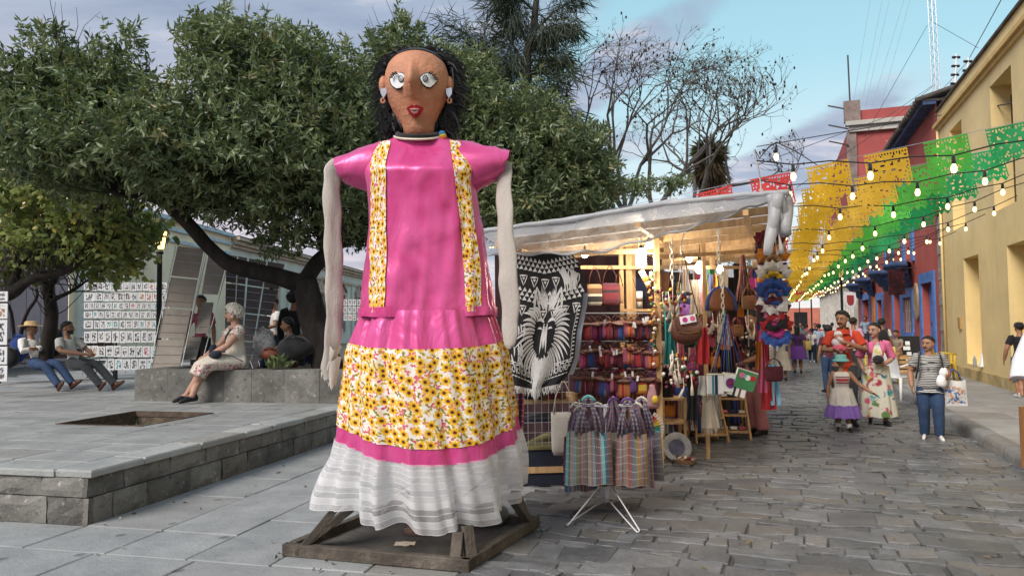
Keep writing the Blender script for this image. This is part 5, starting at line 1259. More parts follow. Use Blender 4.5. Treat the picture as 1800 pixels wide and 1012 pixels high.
# ================================================================== GOODS
COLS = dict(burgundy=(.16, .022, .035), wine=(.10, .02, .035), red=(.42, .03, .035), pink=(.60, .14, .26), rose=(.42, .10, .16), navy=(.02, .03, .08), blue=(.035, .085, .32), teal=(.03, .24, .26), green=(.05, .20, .08), yellow=(.62, .42, .05), orange=(.55, .20, .03), purple=(.14, .06, .22), cream=(.60, .54, .44), white=(.70, .69, .67), brown=(.14, .065, .035), tan=(.36, .22, .11), black=(.02, .02, .022), grey=(.22, .22, .23), turquoise=(.16, .52, .50), magenta=(.45, .04, .22))
def cc(n): return cloth('cloth_'+n, COLS[n])
def stripes(name, cols, n=14, seed=1, vert=True, thin=.35, uvs=1.0, cross=True):
 """woven stripes across UV x, thin cross threads, colours given"""
 if name in MC: return MC[name]
 m_, t = newmat(name); s = t('SeparateXYZ', {0: t('UVMap').outputs[0]}).outputs; a, b = (s[0], s[1]) if vert else (s[1], s[0])
 r_ = random.Random(seed); stops = []; x = 0; k = 0
 while x < 1 and len(stops) < 30:
  stops.append((x, r_.choice(cols))); x += (1/n)*r_.uniform(thin, 1.9)
 c = t.ramp(t.m('FRACT', t.m('MULTIPLY', a, uvs)), stops, 'CONSTANT')
 if cross:
  th_ = t.m('LESS_THAN', t.m('FRACT', t.m('MULTIPLY', b, 7.0)), .10); dots = t.m('LESS_THAN', t.m('FRACT', t.m('MULTIPLY', a, 26.0)), .4)
  c = t.mix(t.m('MULTIPLY', t.m('MULTIPLY', th_, dots), .8), c, (.68, .62, .6))
 w1 = t.m('SINE', t.m('MULTIPLY', b, 260.0)); w2 = t.m('SINE', t.m('MULTIPLY', a, 260.0))
 nz = t('TexNoise', {'Vector': t('TexCoord').outputs['Object'], 'Scale': 12.0, 'Detail': 4.0}).outputs[0]
 h = t.m('ADD', t.m('MULTIPLY', t.m('ADD', w1, w2), .12), nz)
 out(t, t('BsdfPrincipled', {'Base Color': c, 'Roughness': .9, 'Sheen Weight': .1, 'Normal': t('Bump', {'Strength': .5, 'Distance': .015, 'Height': h}).outputs[0]}).outputs[0]); MC[name] = m_; return m_
def pillow(mb, w_, h, d, top=0.0, nx=8, nz=8, c=(0, 0, 0), mi=0, ex=2.6, bulge=.75, taper=1.0):
 """soft bag body hanging below z=top"""
 rings = []
 for j in range(nz+1):
  f = j/nz; z = top-h*f; dd_ = d*(.15+.85*math.sin(min(1, f*1.02)*PI*bulge)**.7) if f > 0 else d*.12
  ww = w_/2*(1-.10*(abs(f-.0)**6))*(taper+(1-taper)*f); ring = []
  if f > .94: ww *= .9; dd_ *= .5
  for q in range(16):
   a = 2*PI*q/16; cs, sn = math.cos(a), math.sin(a); k = 1/(abs(cs)**ex+abs(sn)**ex)**(1/ex)
   ring.append(V((c[0]+ww*cs*k, c[1]+dd_/2*sn*k, c[2]+z)))
  rings.append(ring)
 uv = [((q/16*2) % 1.0, 1-j/nz) for j in range(nz+1) for q in range(16)]
 uv = [((v_.x-c[0])/w_+.5, 1-(top-(v_.z-c[2]))/h) for r_ in rings for v_ in r_]
 mb.loft(rings, mi, True, True, uv=uv); return mb
def strap(t_, m_, pts, r_=.008, flat=.5, name='strap'):
 mb = MB(); mb.tube(pts, r_, 6, flat=flat); return mb.build(name, m_, t_, True)
def hung_bag(name, label, px, py, Y, w_, h, drop, m_, strapm, d=.08, rz=0.0, group=None, flap_=None, tag_=False, nstr=2, cat='bag'):
 t_ = thing(name, label, cat, at(px, py, Y), rz, group)
 mb = MB(); pillow(mb, w_, h, d, -drop); mb.build('bag_body', m_, t_, True)
 for q in range(nstr):
  y = (-1, 1)[q]*d*.2 if nstr > 1 else 0
  strap(t_, strapm, [(-w_*.42, y, -drop-.01), (-w_*.3, y*.7, -drop*.5), (-.012, 0, -.01), (.012, 0, -.01), (w_*.3, y*.7, -drop*.5), (w_*.42, y, -drop-.01)], .008 if nstr > 1 else .011)
 if flap_:
  mb = MB(); mb.grid(lambda i, j: V(((i-.5)*w_*.96, -d*(.22+.40*math.sin(j*PI*.6)), -drop-.004-h*.5*j*(1-.25*abs(2*i-1)**3))), 8, 6); mb.build('flap', flap_, t_, True)
 if tag_:
  mb = MB(); mb.box((w_*.1, -d*.62, -drop-h*.35), (w_*.22, .004, h*.4), M.Rotation(U(-.2, .2), 3, 'Y')); mb.build('price_tag', WHITE, t_)
 return t_
PB = cloth('poncho_black', (.016, .016, .018), bscale=60); PW_ = cloth('poncho_white', (.62, .61, .60), bscale=60)
pon = thing('woven_poncho', 'black and white woven poncho with a wolf head and triangle borders hung on the stall', 'poncho', at(955, 448, 7.35))
def pf(x, y, off=0.0):
 l = float(np.interp(y, [0, .15, .5, .8, 1], [902, 892, 888, 880, 890])); r_ = float(np.interp(y, [0, .08, .2, .4, .6, .8, .92, 1], [1006, 1018, 1027, 1024, 1014, 1010, 1000, 985]))
 px = l+(r_-l)*(x+1)/2; py = 446+y*(228+10*(1-abs(x)))
 dY = .03*math.sin(x*3.2+1.2)+.025*math.sin(x*9+y*4)*y-.10*max(0, abs(x)-.6)*-1
 p = at(px, py, 7.32+dY); p.y -= off; return p
mb = MB(); mb.grid(lambda i, j: pf(i*2-1, j), 40, 40); mb.build('cloth', PB, pon, True, world=True)
mb = MB(); mb.grid(lambda i, j: pf(.86+.14*i*1.6, .30+.62*j)+V((.02*i, .05+.03*math.sin(j*9), -.02*j)), 6, 20); mb.build('folded_edge', cloth('poncho_pale', (.42, .45, .56), bscale=50), pon, True, world=True)
def pstroke(mb, pts, w0, n=8, off=.010):
 """tapered woven stroke in poncho coordinates"""
 a, b, c = [V((*p, 0)) for p in pts]; L, Rr = [], []
 for i in range(n+1):
  f = i/n; p = a*(1-f)**2+b*2*f*(1-f)+c*f*f; d = ((b-a)*(1-f)+(c-b)*f); d = V((-d.y*2.0, d.x/2.0, 0)); d = d.normalized() if d.length > 0 else V((0, 1, 0))
  wv = w0*math.sin(PI*min(1, .12+f*.88))**.8; L.append(pf(p.x+d.x*wv, p.y+d.y*wv*.55, off)); Rr.append(pf(p.x-d.x*wv, p.y-d.y*wv*.55, off))
 for i in range(n): mb.poly([L[i], Rr[i], Rr[i+1], L[i+1]])
mb = MB()
def tri(x, y, s, up): mb.poly([pf(x-s, y+(0 if up else -s*.55), .008), pf(x+s, y+(0 if up else -s*.55), .008), pf(x, y+(-s*.55 if up else s*.05), .008)][:: (-1 if up else 1)])
def band(y0, rows_, dip):
 for r_ in range(rows_):
  for q in range(15):
   x = -.92+q*.13+(.065 if r_ % 2 else 0); y = y0+r_*.034+dip*(1-abs(x))**1.0
   if abs(x) < .98: tri(x, y, .058, True)
 for q in range(7):
  x = -.85+q*.28; y = y0+rows_*.034+.01+dip*(1-abs(x))
  s = .10
  for k_, (a, b) in enumerate((((-s, 0), (s, 0)), ((s, 0), (0, .075)), ((0, .075), (-s, 0)))):
   pstroke(mb, [(x+a[0], y+a[1]), (x+(a[0]+b[0])/2, y+(a[1]+b[1])/2), (x+b[0], y+b[1])], .012, 3, .008)
  tri(x, y+.035, .04, False)
band(.03, 3, .05); band(.255, 3, .06)
for sx in (-1, 1):
 for q in range(6):
  x = sx*(.12+q*.145); y = .845+.055*(1-abs(x))-.0; s = .052
  for a, b in (((-s, -.03), (s, -.03)), ((s, -.03), (s, .03)), ((s, .03), (-s*.4, .03)), ((-s*.4, .03), (-s*.4, -.002)), ((-s*.4, -.002), (s*.4, -.002)), ((-s, -.03), (-s, .045))):
   pstroke(mb, [(x+a[0], y+a[1]), (x+(a[0]+b[0])/2, y+(a[1]+b[1])/2), (x+b[0], y+b[1])], .011, 2, .008)
for dy in (.80, .905):
 for q in range(20):
  x0 = -.95+q*.095; f_ = lambda x: dy+.055*(1-abs(x)); pstroke(mb, [(x0, f_(x0)), (x0+.05, f_(x0+.05)), (x0+.1, f_(x0+.1))], .010, 2, .008)
for sx in (-1, 1):
 for q in range(16):
  y = .40+q*.030; x = sx*.93; pstroke(mb, [(x-.04, y), (x, y+.008), (x+.04, y)], .012, 2, .008)
  pstroke(mb, [(x-.05*sx, y), (x-.05*sx, y+.015), (x-.05*sx, y+.03)], .008, 2, .008)
rr_ = random.Random(4)
def wolf(cx, cy, k):
 Z = lambda x, y: (cx+x*k, cy+y*k*.62)
 for sx in (-1, 1):
  pstroke(mb, [Z(sx*.16, -.34), Z(sx*.30, -.52), Z(sx*.44, -.72)], .05*k); pstroke(mb, [Z(sx*.45, -.72), Z(sx*.52, -.5), Z(sx*.5, -.22)], .045*k); pstroke(mb, [Z(sx*.28, -.34), Z(sx*.37, -.42), Z(sx*.43, -.55)], .03*k)
  pstroke(mb, [Z(sx*.08, -.12), Z(sx*.22, -.22), Z(sx*.36, -.12)], .035*k); pstroke(mb, [Z(sx*.12, .0), Z(sx*.2, -.05), Z(sx*.29, .0)], .022*k)
  pstroke(mb, [Z(sx*.06, -.1), Z(sx*.09, .2), Z(sx*.12, .42)], .03*k); pstroke(mb, [Z(sx*.05, .62), Z(sx*.16, .58), Z(sx*.22, .46)], .025*k)
  for q in range(22):
   a = -.9+q*.125; r0, r1 = .40+rr_.uniform(-.03, .05), .78+.25*math.sin(q*.2)+rr_.uniform(-.05, .12)
   pstroke(mb, [Z(sx*r0*math.cos(a), r0*math.sin(a)+.08), Z(sx*(r0+r1)/2*math.cos(a-.12), (r0+r1)/2*math.sin(a-.06)+.1), Z(sx*r1*math.cos(a+.10), r1*math.sin(a+.10)+.16)], .032*k)
  for q in range(9):
   a = .55+q*.11; pstroke(mb, [Z(sx*.28*math.cos(a), .35+.2*math.sin(a)), Z(sx*.36*math.cos(a), .7+.2*math.sin(a)), Z(sx*.20*math.cos(a), 1.0+.25*math.sin(a))], .03*k)
  for q in range(6): pstroke(mb, [Z(sx*(.04+q*.03), -.3-q*.02), Z(sx*(.05+q*.04), -.5), Z(sx*(.03+q*.05), -.62-.03*q)], .018*k)
 for q in range(5): pstroke(mb, [Z(-.05+q*.025, -.05), Z(-.05+q*.025, .15), Z(-.03+q*.015, .34)], .012*k)
wolf(.10, .56, .70)
for q in range(26):
 a = rr_.uniform(-2.6, -.3); x = .62+rr_.uniform(-.1, .2); pstroke(mb, [(x, .20+q*.004), (x+.12*math.cos(a), .17+.05*math.sin(a)), (x+.24*math.cos(a), .2+.10*math.sin(a))], .018)
for q in range(18):
 x = -.8+rr_.uniform(0, .35); y = .52+rr_.uniform(0, .28); pstroke(mb, [(x, y), (x+.05, y+.03), (x+.04, y+.08)], .016)
mb.build('woven_motif', PW_, pon, world=True, kind='stuff')
mb = MB()
for q in range(40):
 x = -.97+q*.05; a = pf(x, 1.0); mb.tube([a, a+V((U(-.01, .01), -.01, -.03)), a+V((U(-.02, .02), -.01, -.06-U(0, .02)))], [.005, .006, .003], 4)
mb.build('fringe', PW_, pon, world=True, kind='stuff')
PUR = [stripes('purse_weave_%d' % k, [COLS[c] for c in cs], 9, k, True, .4, 1, False) for k, cs in enumerate([('burgundy', 'red', 'wine', 'purple'), ('wine', 'pink', 'navy', 'burgundy'), ('navy', 'blue', 'burgundy', 'grey'), ('red', 'rose', 'wine', 'orange'), ('brown', 'burgundy', 'tan', 'wine'), ('magenta', 'wine', 'pink', 'red')])]
PUR.append(stripes('purse_weave_bright', [COLS[c] for c in ('yellow', 'orange', 'black', 'red', 'yellow', 'orange')], 9, 3, False, .4, 1, False))
LEA = pm('brown_leather', (.085, .028, .016), .45, .25, 6, .4, 40, spec=.4, dirt=((.13, .05, .025), 3, .58, .6))
def purse_proto():
 t_ = thing('coin_purse', '', 'purse', (0, 0, 0))
 mb = MB(); pillow(mb, .105, .125, .05, -.05, ex=2.4); mb.build('pouch', PUR[0], t_, True)
 mb = MB(); mb.grid(lambda i, j: V(((i-.5)*.108, -.012-.02*math.sin(j*PI*.7), -.048-.03*j*(1-.3*abs(2*i-1)**2))), 6, 4); mb.build('flap', LEA, t_, True)
 mb = MB(); mb.tube([(-.045, 0, -.055), (-.03, 0, -.02), (0, 0, 0), (.03, 0, -.02), (.045, 0, -.055)], .0032, 5); mb.build('loop', LEA, t_, True)
 return t_
pproto = purse_proto(); first = True
pnames = ['burgundy striped', 'wine and pink striped', 'navy and burgundy striped', 'red and rose striped', 'brown and tan striped', 'magenta striped', 'yellow and orange striped']
rowsP = [(1016, 1146, 553, 8.0, 13, 'top'), (1016, 1146, 602, 7.95, 13, 'middle'), (1016, 1148, 650, 7.9, 13, 'bottom')]
def place_purse(px, py, Y, k, label, s=1.0):
 global first
 o = pproto if first else copy_tree(pproto); first = False
 o.location = at(px, py, Y); o.rotation_euler = (U(-.1, .1), U(-.18, .18), U(-.7, .7)); o.scale = (s,)*3
 o['label'] = label; o['category'] = 'purse'; o['group'] = 'little woven purses hung in rows'
 setmat([c for c in kids(o) if c.name.startswith('pouch')][0], PUR[k]); return o
for ri, (x0, x1, py, Y, n, rn) in enumerate(rowsP):
 for layer in range(2):
  for q in range(n):
   k = rnd.randrange(6)
   if ri == 2 and layer == 0 and q == 10: k = 6
   place_purse(x0+(x1-x0)*(q+.5*layer)/(n-1)+U(-3, 3), py+layer*7+U(-3, 3), Y+layer*.09-.09, k, f'{pnames[k]} coin purse, {nth(q+1)} from the poncho in the {rn} row, {["front", "rear"][layer]} layer', U(1.3, 1.6))
 mb = MB(); mb.bar(at(x0-8, py-3, Y), at(x1+8, py-3, Y), .012, .012); mb.build('wire_rail', STEEL, stl, world=True)
tg = MB(); tg.box((0, 0, 0), (.022, .002, .055)); tgm = tg.mesh('price_tag', WHITE)
for q in range(16):
 o = bpy.data.objects.new('price_tag', tgm); COL.objects.link(o); r_ = q % 3; x0, x1, py, Y, n, rn = rowsP[r_]
 o.location = at(U(x0, x1), py+U(6, 20), Y-.16); o.rotation_euler = (0, U(-.25, .25), U(-.4, .4)); tag(o, f'small white price tag, one of those tied along the {rn} row of purses', 'price tag', 'price tags on the purses')
tube_ = MB(); tube_.tube([(-.03, 0, 0), (.03, 0, 0)], .02, 6)
hung_bag('shoulder_bag', 'black and tan patterned shoulder bag on the wall beside the poncho', 1045, 468, 8.3, .17, .24, .20, stripes('wall_bag_a', [COLS[c] for c in ('black', 'tan', 'black', 'brown', 'cream')], 6, 5, False, .6, 1, False), LEA)
hung_bag('shoulder_bag', 'burgundy shoulder bag with cream diamond rows on the stall wall', 1072, 466, 8.3, .20, .25, .20, stripes('wall_bag_b', [COLS[c] for c in ('burgundy', 'burgundy', 'cream', 'wine', 'black')], 7, 8, False, .5, 1, False), LEA)
hung_bag('shoulder_bag', 'small tan and white striped bag half behind the pine posts', 1087, 480, 8.35, .11, .2, .14, stripes('wall_bag_c', [COLS[c] for c in ('cream', 'tan', 'brown', 'white')], 5, 2, True, .5, 1, False), LEA)
hung_bag('shoulder_bag', 'dark blue shoulder bag hung deep behind the pine posts', 1123, 470, 8.9, .18, .26, .12, cc('navy'), cc('teal'))
for (x, y, lb, m_) in ((1133, 488, 'white and orange rolled cloth pouch hung aslant by the posts', 'roll_a'), (1124, 520, 'cream and brown rolled cloth pouch hung upright by the posts', 'roll_b')):
 t_ = thing('cloth_roll', lb, 'pouch', at(x, y, 8.0)); mb = MB(); mb.tube([(-.04, 0, .08), (0, 0, .0), (.05, 0, -.10)] if m_ == 'roll_a' else [(0, 0, .05), (0, 0, -.14)], .032, 10); mb.build('roll', cc('cream'), t_, True)
 mb = MB(); mb.tube([(-.004, 0, .01), (.022, 0, -.04)] if m_ == 'roll_a' else [(0, 0, -.02), (0, 0, -.06)], .034, 10); mb.build('band', cc('orange') if m_ == 'roll_a' else cc('brown'), t_, True)
 mb = MB(); mb.tube([(-.04, 0, .08), (-.07, 0, .2)], .004, 4); mb.build('cord', LEA, t_)
ch = thing('bead_string', 'long string of wooden and painted charms beside the thin pine post', 'bead string', at(1145, 478, 7.85))
for q in range(44):
 mb = MB(); z = -q*.0215; r_ = U(.012, .024); mb.ell((U(-.035, .035), U(-.03, .01), z), (r_, r_, r_*U(.6, 1.2)), 7)
 mb.build('charm', rnd.choice([cc('tan'), cc('tan'), cc('cream'), cc('brown'), cc('yellow'), cc('green'), cc('white'), cc('orange')]), ch, True)
mb = MB(); mb.tube([(0, 0, .04), (0, 0, -.96)], .003, 4); mb.build('cord', BLACK, ch)
lb = thing('leather_bag', 'brown leather shoulder bag with long strap hanging in front of the stall', 'bag', at(1200, 452, 7.3))
def hp(px, py, dy=0.0): return at(px, py, 7.3)-at(1200, 452, 7.3)+V((0, dy, 0))
mb = MB(); rings = []
for j, (py, hw, d) in enumerate(((556, 21, .02), (562, 25, .05), (575, 27, .075), (588, 27, .085), (597, 23, .075), (603, 14, .045), (606, 4, .01))):
 c = hp(1207, py); w_ = hw*7.3/1300; rings.append([c+V((w_*math.copysign(abs(math.cos(a))**.8, math.cos(a)), d*math.sin(a), 0)) for a in [2*PI*q/24 for q in range(24)]])
mb.loft(rings); mb.build('bag_body', LEA, lb, True)
mb = MB(); mb.grid(lambda i, j: hp(1183+48*i, 557+(20+9*math.sin(PI*i))*j, -.02-.068*math.sin(min(1, j*1.1)*PI/2)), 12, 6); mb.build('flap', LEA, lb, True)
mb = MB(); mb.tube([hp(1188, 583, -.085), hp(1207, 586, -.092), hp(1226, 582, -.085)], .004, 5); mb.build('zip', pm('brass', (.4, .26, .08), .35, metal=.9), lb)
strap(lb, LEA, [hp(1184, 560), hp(1188, 530), hp(1195, 490), hp(1199, 455), hp(1203, 452), hp(1209, 480), hp(1220, 525), hp(1229, 558)], .013, .35)
for px, py in ((1184, 557), (1229, 556), (1189, 532)):
 mb = MB(); c = hp(px, py, -.012); mb.tube([c+V((.018*math.cos(a), 0, .018*math.sin(a))) for a in [2*PI*q/10 for q in range(11)]], .004, 5); mb.build('ring', MC['brass'], lb)
mb = MB(); c = hp(1205, 561, -.10); rot = M.Rotation(-.18, 3, 'Y'); mb.box(c, (.155, .006, .075), rot); cd = mb.build('card', WHITE, lb)
for k, (dx, cl) in enumerate(((-.03, 'magenta'), (.045, 'pink'))):
 mb = MB(); mb.lathe([(.001, 0), (.026, 0), (.026, .003), (.001, .003)], 12); mb.v = [tuple(c+rot @ V((v_[0]+dx, -.004-v_[2], v_[1]))) for v_ in mb.v]; mb.build('printed_dot', cc(cl), cd)
def bunch(px, py, Y, n, w_, h, label, cols, r0=.012, r1=.021, tassel=7):
 t_ = thing('pompom_bunch', label, 'trinkets', at(px, py, Y))
 for q in range(n):
  r_ = U(r0, r1); p = V((rnd.gauss(0, w_/2.6), U(-.06, .05), -U(0, h))); mb = MB(); mb.ell(p, (r_, r_, r_), 7)
  mb.v = [tuple(p+(V(v_)-p)*(1+.25*mnoise.noise(V(v_)*60))) for v_ in mb.v]; mb.build('pompom', cc(rnd.choice(cols)), t_, True)
 for q in range(tassel):
  p = V((rnd.gauss(0, w_/3), -.06, -U(0, h))); e = p+V((U(-.05, .05), -.01, -U(.08, .14))); mb = MB(); mb.tube([p+V((0, .03, .1)), p, p.lerp(e, .3), e], [.004, .006, .014, .020], 6); mb.build('tassel', cc('cream'), t_, True)
 mb = MB(); mb.tube([(0, 0, .25), (0, 0, -h)], .004, 4); mb.build('cord', cc('cream'), t_)
bunch(1182, 508, 7.7, 60, .2, .36, 'bunch of red, yellow and purple pompoms with white tassels below the chain', ['burgundy', 'burgundy', 'yellow', 'cream', 'purple', 'green', 'red'])
bunch(1192, 622, 7.6, 70, .26, .34, 'lower bunch of pompoms in yellow, red and green above the shelf', ['yellow', 'white', 'green', 'red', 'orange', 'cream', 'burgundy', 'wine'])
bunch(1265, 565, 8.7, 36, .28, .2, 'cluster of pale cream tassels and rosettes in the middle of the stall', ['cream', 'white', 'cream', 'grey'], .014, .026, 12)
bunch(1315, 560, 9.8, 24, .22, .5, 'dark dangling trinkets beside the vendor', ['brown', 'black', 'cream', 'burgundy', 'wine'], .015, .03, 3)
def chain(px, py0, py1, Y, label):
 p0 = at(px, py0, Y); L = p0.z-at(px, py1, Y).z; t_ = thing('plastic_chain', label, 'chain', p0); n = int(L/.055)
 for q in range(n):
  mb = MB(); z = -q*.055-.03; pts = []
  for k in range(13):
   a = 2*PI*k/12; x, zz = .016*math.cos(a), .036*math.sin(a); pts.append((x, 0, z+zz) if q % 2 else (0.004, x, z+zz))
  mb.tube(pts, .006, 5, cap=False); mb.build('link', pm('pale_plastic', (.62, .58, .50), .4), t_, True)
chain(1180, 418, 508, 7.7, 'pale plastic chain with links hanging above the pompoms'); chain(1262, 395, 470, 8.0, 'pale plastic chain with a wire hook in the middle of the stall'); chain(1269, 470, 560, 8.0, 'lower pale chain holding the clutch bag straps')
for px, py, Y, lb_ in ((1197, 412, 7.5, 'wire hook holding the leather bag strap'), (1262, 388, 8.0, 'wire hook at the top of the middle chain')):
 t_ = thing('wire_hook', lb_, 'hook', at(px, py, Y)); mb = MB(); mb.tube([V((.03*math.cos(a), 0, .03*math.sin(a))) for a in [R(200-q*22) for q in range(10)]]+[V((0, 0, -.08)), V((0, 0, -.22))], .005, 5); mb.build('hook', STEEL, t_, True)
bp = thing('leather_backpack', 'round topped brown leather backpack with blue edge deeper in the stall', 'backpack', at(1266, 546, 8.5))
mb = MB(); rings = []
for z, hw in ((0, .165), (.04, .172), (.12, .165), (.19, .14), (.25, .09), (.275, .03)): rings.append([V((hw*math.copysign(abs(math.cos(a))**.7, math.cos(a)), .10*math.sin(a)*(.4+.6*hw/.17), z)) for a in [2*PI*q/20 for q in range(20)]])
mb.loft(rings); mb.build('bag_body', pm('mid_leather', (.18, .07, .03), .5, .25, 6, .3), bp, True)
mb = MB(); mb.tube([(.17*math.cos(a), -.05, .0+.27*math.sin(a)) for a in [PI*q/14 for q in range(15)]], .018, 6); mb.build('edge_piping', cc('blue'), bp, True)
def strapbunch(px, py, Y, n, w_, L, label, cols, spread=0.0):
 t_ = thing('strap_bunch', label, 'straps', at(px, py, Y))
 for q in range(n):
  x = (q/(n-1)-.5); mb = MB(); mb.tube([(x*.03, U(-.03, .03), 0), (x*w_*.5+U(-.01, .01), U(-.05, .02), -L*.5), (x*w_*(1+spread), U(-.06, .03), -L)], .009, 5, flat=.5); mb.build('strap', cc(rnd.choice(cols)), t_, True)
 return t_
strapbunch(1305, 448, 8.8, 14, .26, .62, 'bunch of long brown and tan leather straps gathered on a hook', ['brown', 'tan', 'burgundy', 'tan', 'brown', 'rose'])
hung_bag('shoulder_bag', 'plain tan card coloured bag at the foot of the brown straps', 1316, 500, 8.7, .19, .16, .13, cc('tan'), cc('brown'), .05, .2)
hung_bag('shoulder_bag', 'orange brown suede bag below the round backpack', 1295, 555, 8.6, .17, .14, .1, pm('suede', (.30, .15, .07), .9, .2, 8), cc('brown'), .06, .3)
strapbunch(1277, 552, 8.0, 12, .42, .66, 'fan of blue and striped woven straps holding the white clutch bags', ['navy', 'blue', 'navy', 'rose', 'grey', 'burgundy', 'brown', 'blue'])
def clutch(px, py, w_, h, rz, label, bands, dots=(), base='white'):
 t_ = thing('clutch_bag', label, 'bag', at(px, py, 7.9), rz, 'woven clutch bags under the straps')
 mb = MB(); mb.box((0, 0, -h/2), (w_, .05, h)); mb.build('bag_body', cc(base), t_, bevel=.008)
 for k, (x0, x1, cl) in enumerate(bands):
  mb = MB(); mb.box(((x0+x1)/2*w_-w_/2, -.0265, -h/2), ((x1-x0)*w_, .006, h*.98)); mb.build('band', cc(cl), t_)
 for x, z, r_, cl in dots:
  mb = MB(); mb.lathe([(.001, 0), (r_, 0), (r_, .008), (.001, .008)], 14); mb.v = [(v_[0]+x*w_-w_/2, -.027-v_[2], v_[1]-z*h) for v_ in mb.v]; mb.build('embroidered_dot', cc(cl), t_)
 mb = MB(); mb.box((0, 0, .004), (w_*1.01, .056, .012)); mb.build('zip_edge', cc('cream'), t_); return t_
a = clutch(1257, 658, .175, .21, -.1, 'white clutch bag with teal and navy stripes at the west end of the bunch', [(.28, .40, 'teal'), (.45, .62, 'navy')])
a = clutch(1285, 657, .16, .19, .15, 'white clutch bag with a pink and purple embroidered circle in mid bunch', [(.0, 1.0, 'white')], [(.45, .5, .055, 'purple'), (.45, .5, .040, 'magenta'), (.45, .5, .02, 'orange')]); a.rotation_euler = (0, .12, .1)
a = clutch(1314, 652, .22, .20, .2, 'green clutch bag with pink dots and a white and brown lower edge', [(0, 1, 'green')], [(.25, .3, .03, 'pink'), (.55, .35, .03, 'white'), (.8, .3, .03, 'red'), (.4, .3, .02, 'turquoise')], 'white'); a.rotation_euler = (0, .32, .05)
a = clutch(1296, 680, .2, .1, .1, 'narrow white clutch bag with two dark bands lowest in the bunch', [(.3, .42, 'black'), (.6, .7, 'brown')]); a.rotation_euler = (0, .3, 0)
def scarf(name, label, px, py0, py1, w_, Y, m_, fringe=True, amp=.02, cat='scarf', lean=0.0):
 p = at(px, py0, Y); L = p.z-at(px, py1, Y).z; t_ = thing(name, label, cat, p); f1, f2 = U(8, 16), U(0, 6)
 mb = MB(); mb.grid(lambda i, j: V(((i-.5)*w_*(.75+.25*j+.1*math.sin(j*4+f2))+lean*j, amp*math.sin(i*f1+f2+j*2)+.012*math.sin(i*31), -L*j)), 16, 14); mb.build('cloth', m_, t_, True)
 if fringe:
  mb = MB()
  for q in range(int(w_/.012)):
   x = (q*.012-w_/2)+lean; mb.tube([(x, 0, -L+.005), (x+U(-.012, .012), U(-.02, .01), -L-U(.05, .09))], [.004, .002], 3)
  mb.build('fringe', m_, t_, kind='stuff')
 return t_
scarf('shawl', 'cream shawl with a long fringe draped by the wooden stand', 1243, 688, 752, .20, 8.6, cc('cream'), lean=.03)
scarf('shawl', 'greyish white shawl hanging behind the cream one', 1256, 690, 748, .16, 8.9, cloth('dull_white_cloth', (.42, .41, .39)))
scarf('shawl', 'white cloth with small flowers above the cream shawl', 1237, 660, 694, .17, 8.5, pm('flowered_white', (.6, .59, .56), .9, .1, 10, dirt=((.30, .12, .12), 22, .58)), False)
scarf('shawl', 'black fringed shawl between the shelf and the cream shawl', 1216, 686, 738, .15, 8.4, cc('black'))
scarf('hanging_cloth', 'red cloth hanging beside the leather bag', 1235, 575, 640, .13, 8.2, cc('red'), False)
scarf('hanging_cloth', 'rainbow striped cloth hanging under the round bulb', 1246, 482, 545, .22, 9.0, stripes('rainbow_weave', [COLS[c] for c in ('yellow', 'orange', 'purple', 'green', 'pink', 'navy')], 8, 6, True, .5, 1, False), False)
scarf('hanging_cloth', 'cream cloth hanging beside the rainbow cloth', 1222, 492, 552, .16, 8.9, cc('cream'), False)
scarf('hanging_cloth', 'dark teal cloth behind the first pompoms', 1176, 545, 640, .14, 8.3, cc('teal'), False)
scarf('hanging_cloth', 'purple cloth hung behind the charm string', 1150, 575, 665, .16, 8.5, cc('purple'), False)
mixn = ['wine', 'navy', 'burgundy', 'brown', 'rose', 'grey', 'black', 'cream', 'purple', 'blue', 'tan', 'green', 'orange', 'magenta']
for q in range(80):
 c = rnd.choice(mixn); c2 = rnd.choice(mixn); f = rnd.random(); px = 1165+f*170; Y = 8.8+f*2.6+U(-.2, .5); li = rnd.randrange(6); py = (475, 520, 565, 610, 655, 690)[li]+U(-12, 12); wh = ['under the roof', 'high up', 'above mid height', 'below mid height', 'low down', 'near the ground'][li]+' '+['by the charm string', 'behind the leather bag', 'behind the middle chain', 'beside the vendor'][min(3, int(f*4))]
 m_ = stripes('goods_weave_%s_%s' % (c, c2), [COLS[c], COLS[c2], COLS[rnd.choice(mixn)], COLS[c]], 7, q, True, .5, 1, False) if q % 2 else cc(c)
 if q % 3 == 0: hung_bag('small_bag', f'{c} {"striped " if q % 2 else ""}bag {wh} inside the stall', px, py, Y, U(.12, .2), U(.12, .2), U(.08, .15), m_, cc(c2), .06, U(-.4, .4), 'bags crowding the inside of the stall')
 else: scarf('hanging_cloth', f'{c} {"striped " if q % 2 else ""}cloth {wh} inside the stall', px, py, py+U(40, 75), U(.1, .2), Y, m_, False)['group'] = 'cloths hanging inside the stall'
hung_bag('net_bag', 'cream crocheted bag with long thin handles beside the bag rack', 990, 668, 7.0, .24, .40, .30, cloth('crochet', (.56, .52, .45), bscale=90), cc('cream'), .08)
scarf('hanging_cloth', 'dark red and blue striped cloth under the poncho beside the skirt', 913, 690, 760, .1, 7.2, stripes('dark_weave', [COLS[c] for c in ('wine', 'navy', 'blue', 'burgundy')], 8, 3), False)
for q in range(9):
 c = rnd.choice(('wine', 'burgundy', 'navy', 'brown', 'black'))
 t_ = hung_bag('small_bag', f'{c} little bag, {nth(q+1)} in the row under the poncho', 925+q*8, 678+U(-2, 3), 7.55, .07, .08, .05, cc(c), LEA, .04, U(-.3, .3), 'little bags under the poncho')
ws = thing('wooden_stand', 'plain pine stand with dark shelves beside the charm string', 'shelf', gnd(1188, 806))
w0 = gnd(1188, 806)
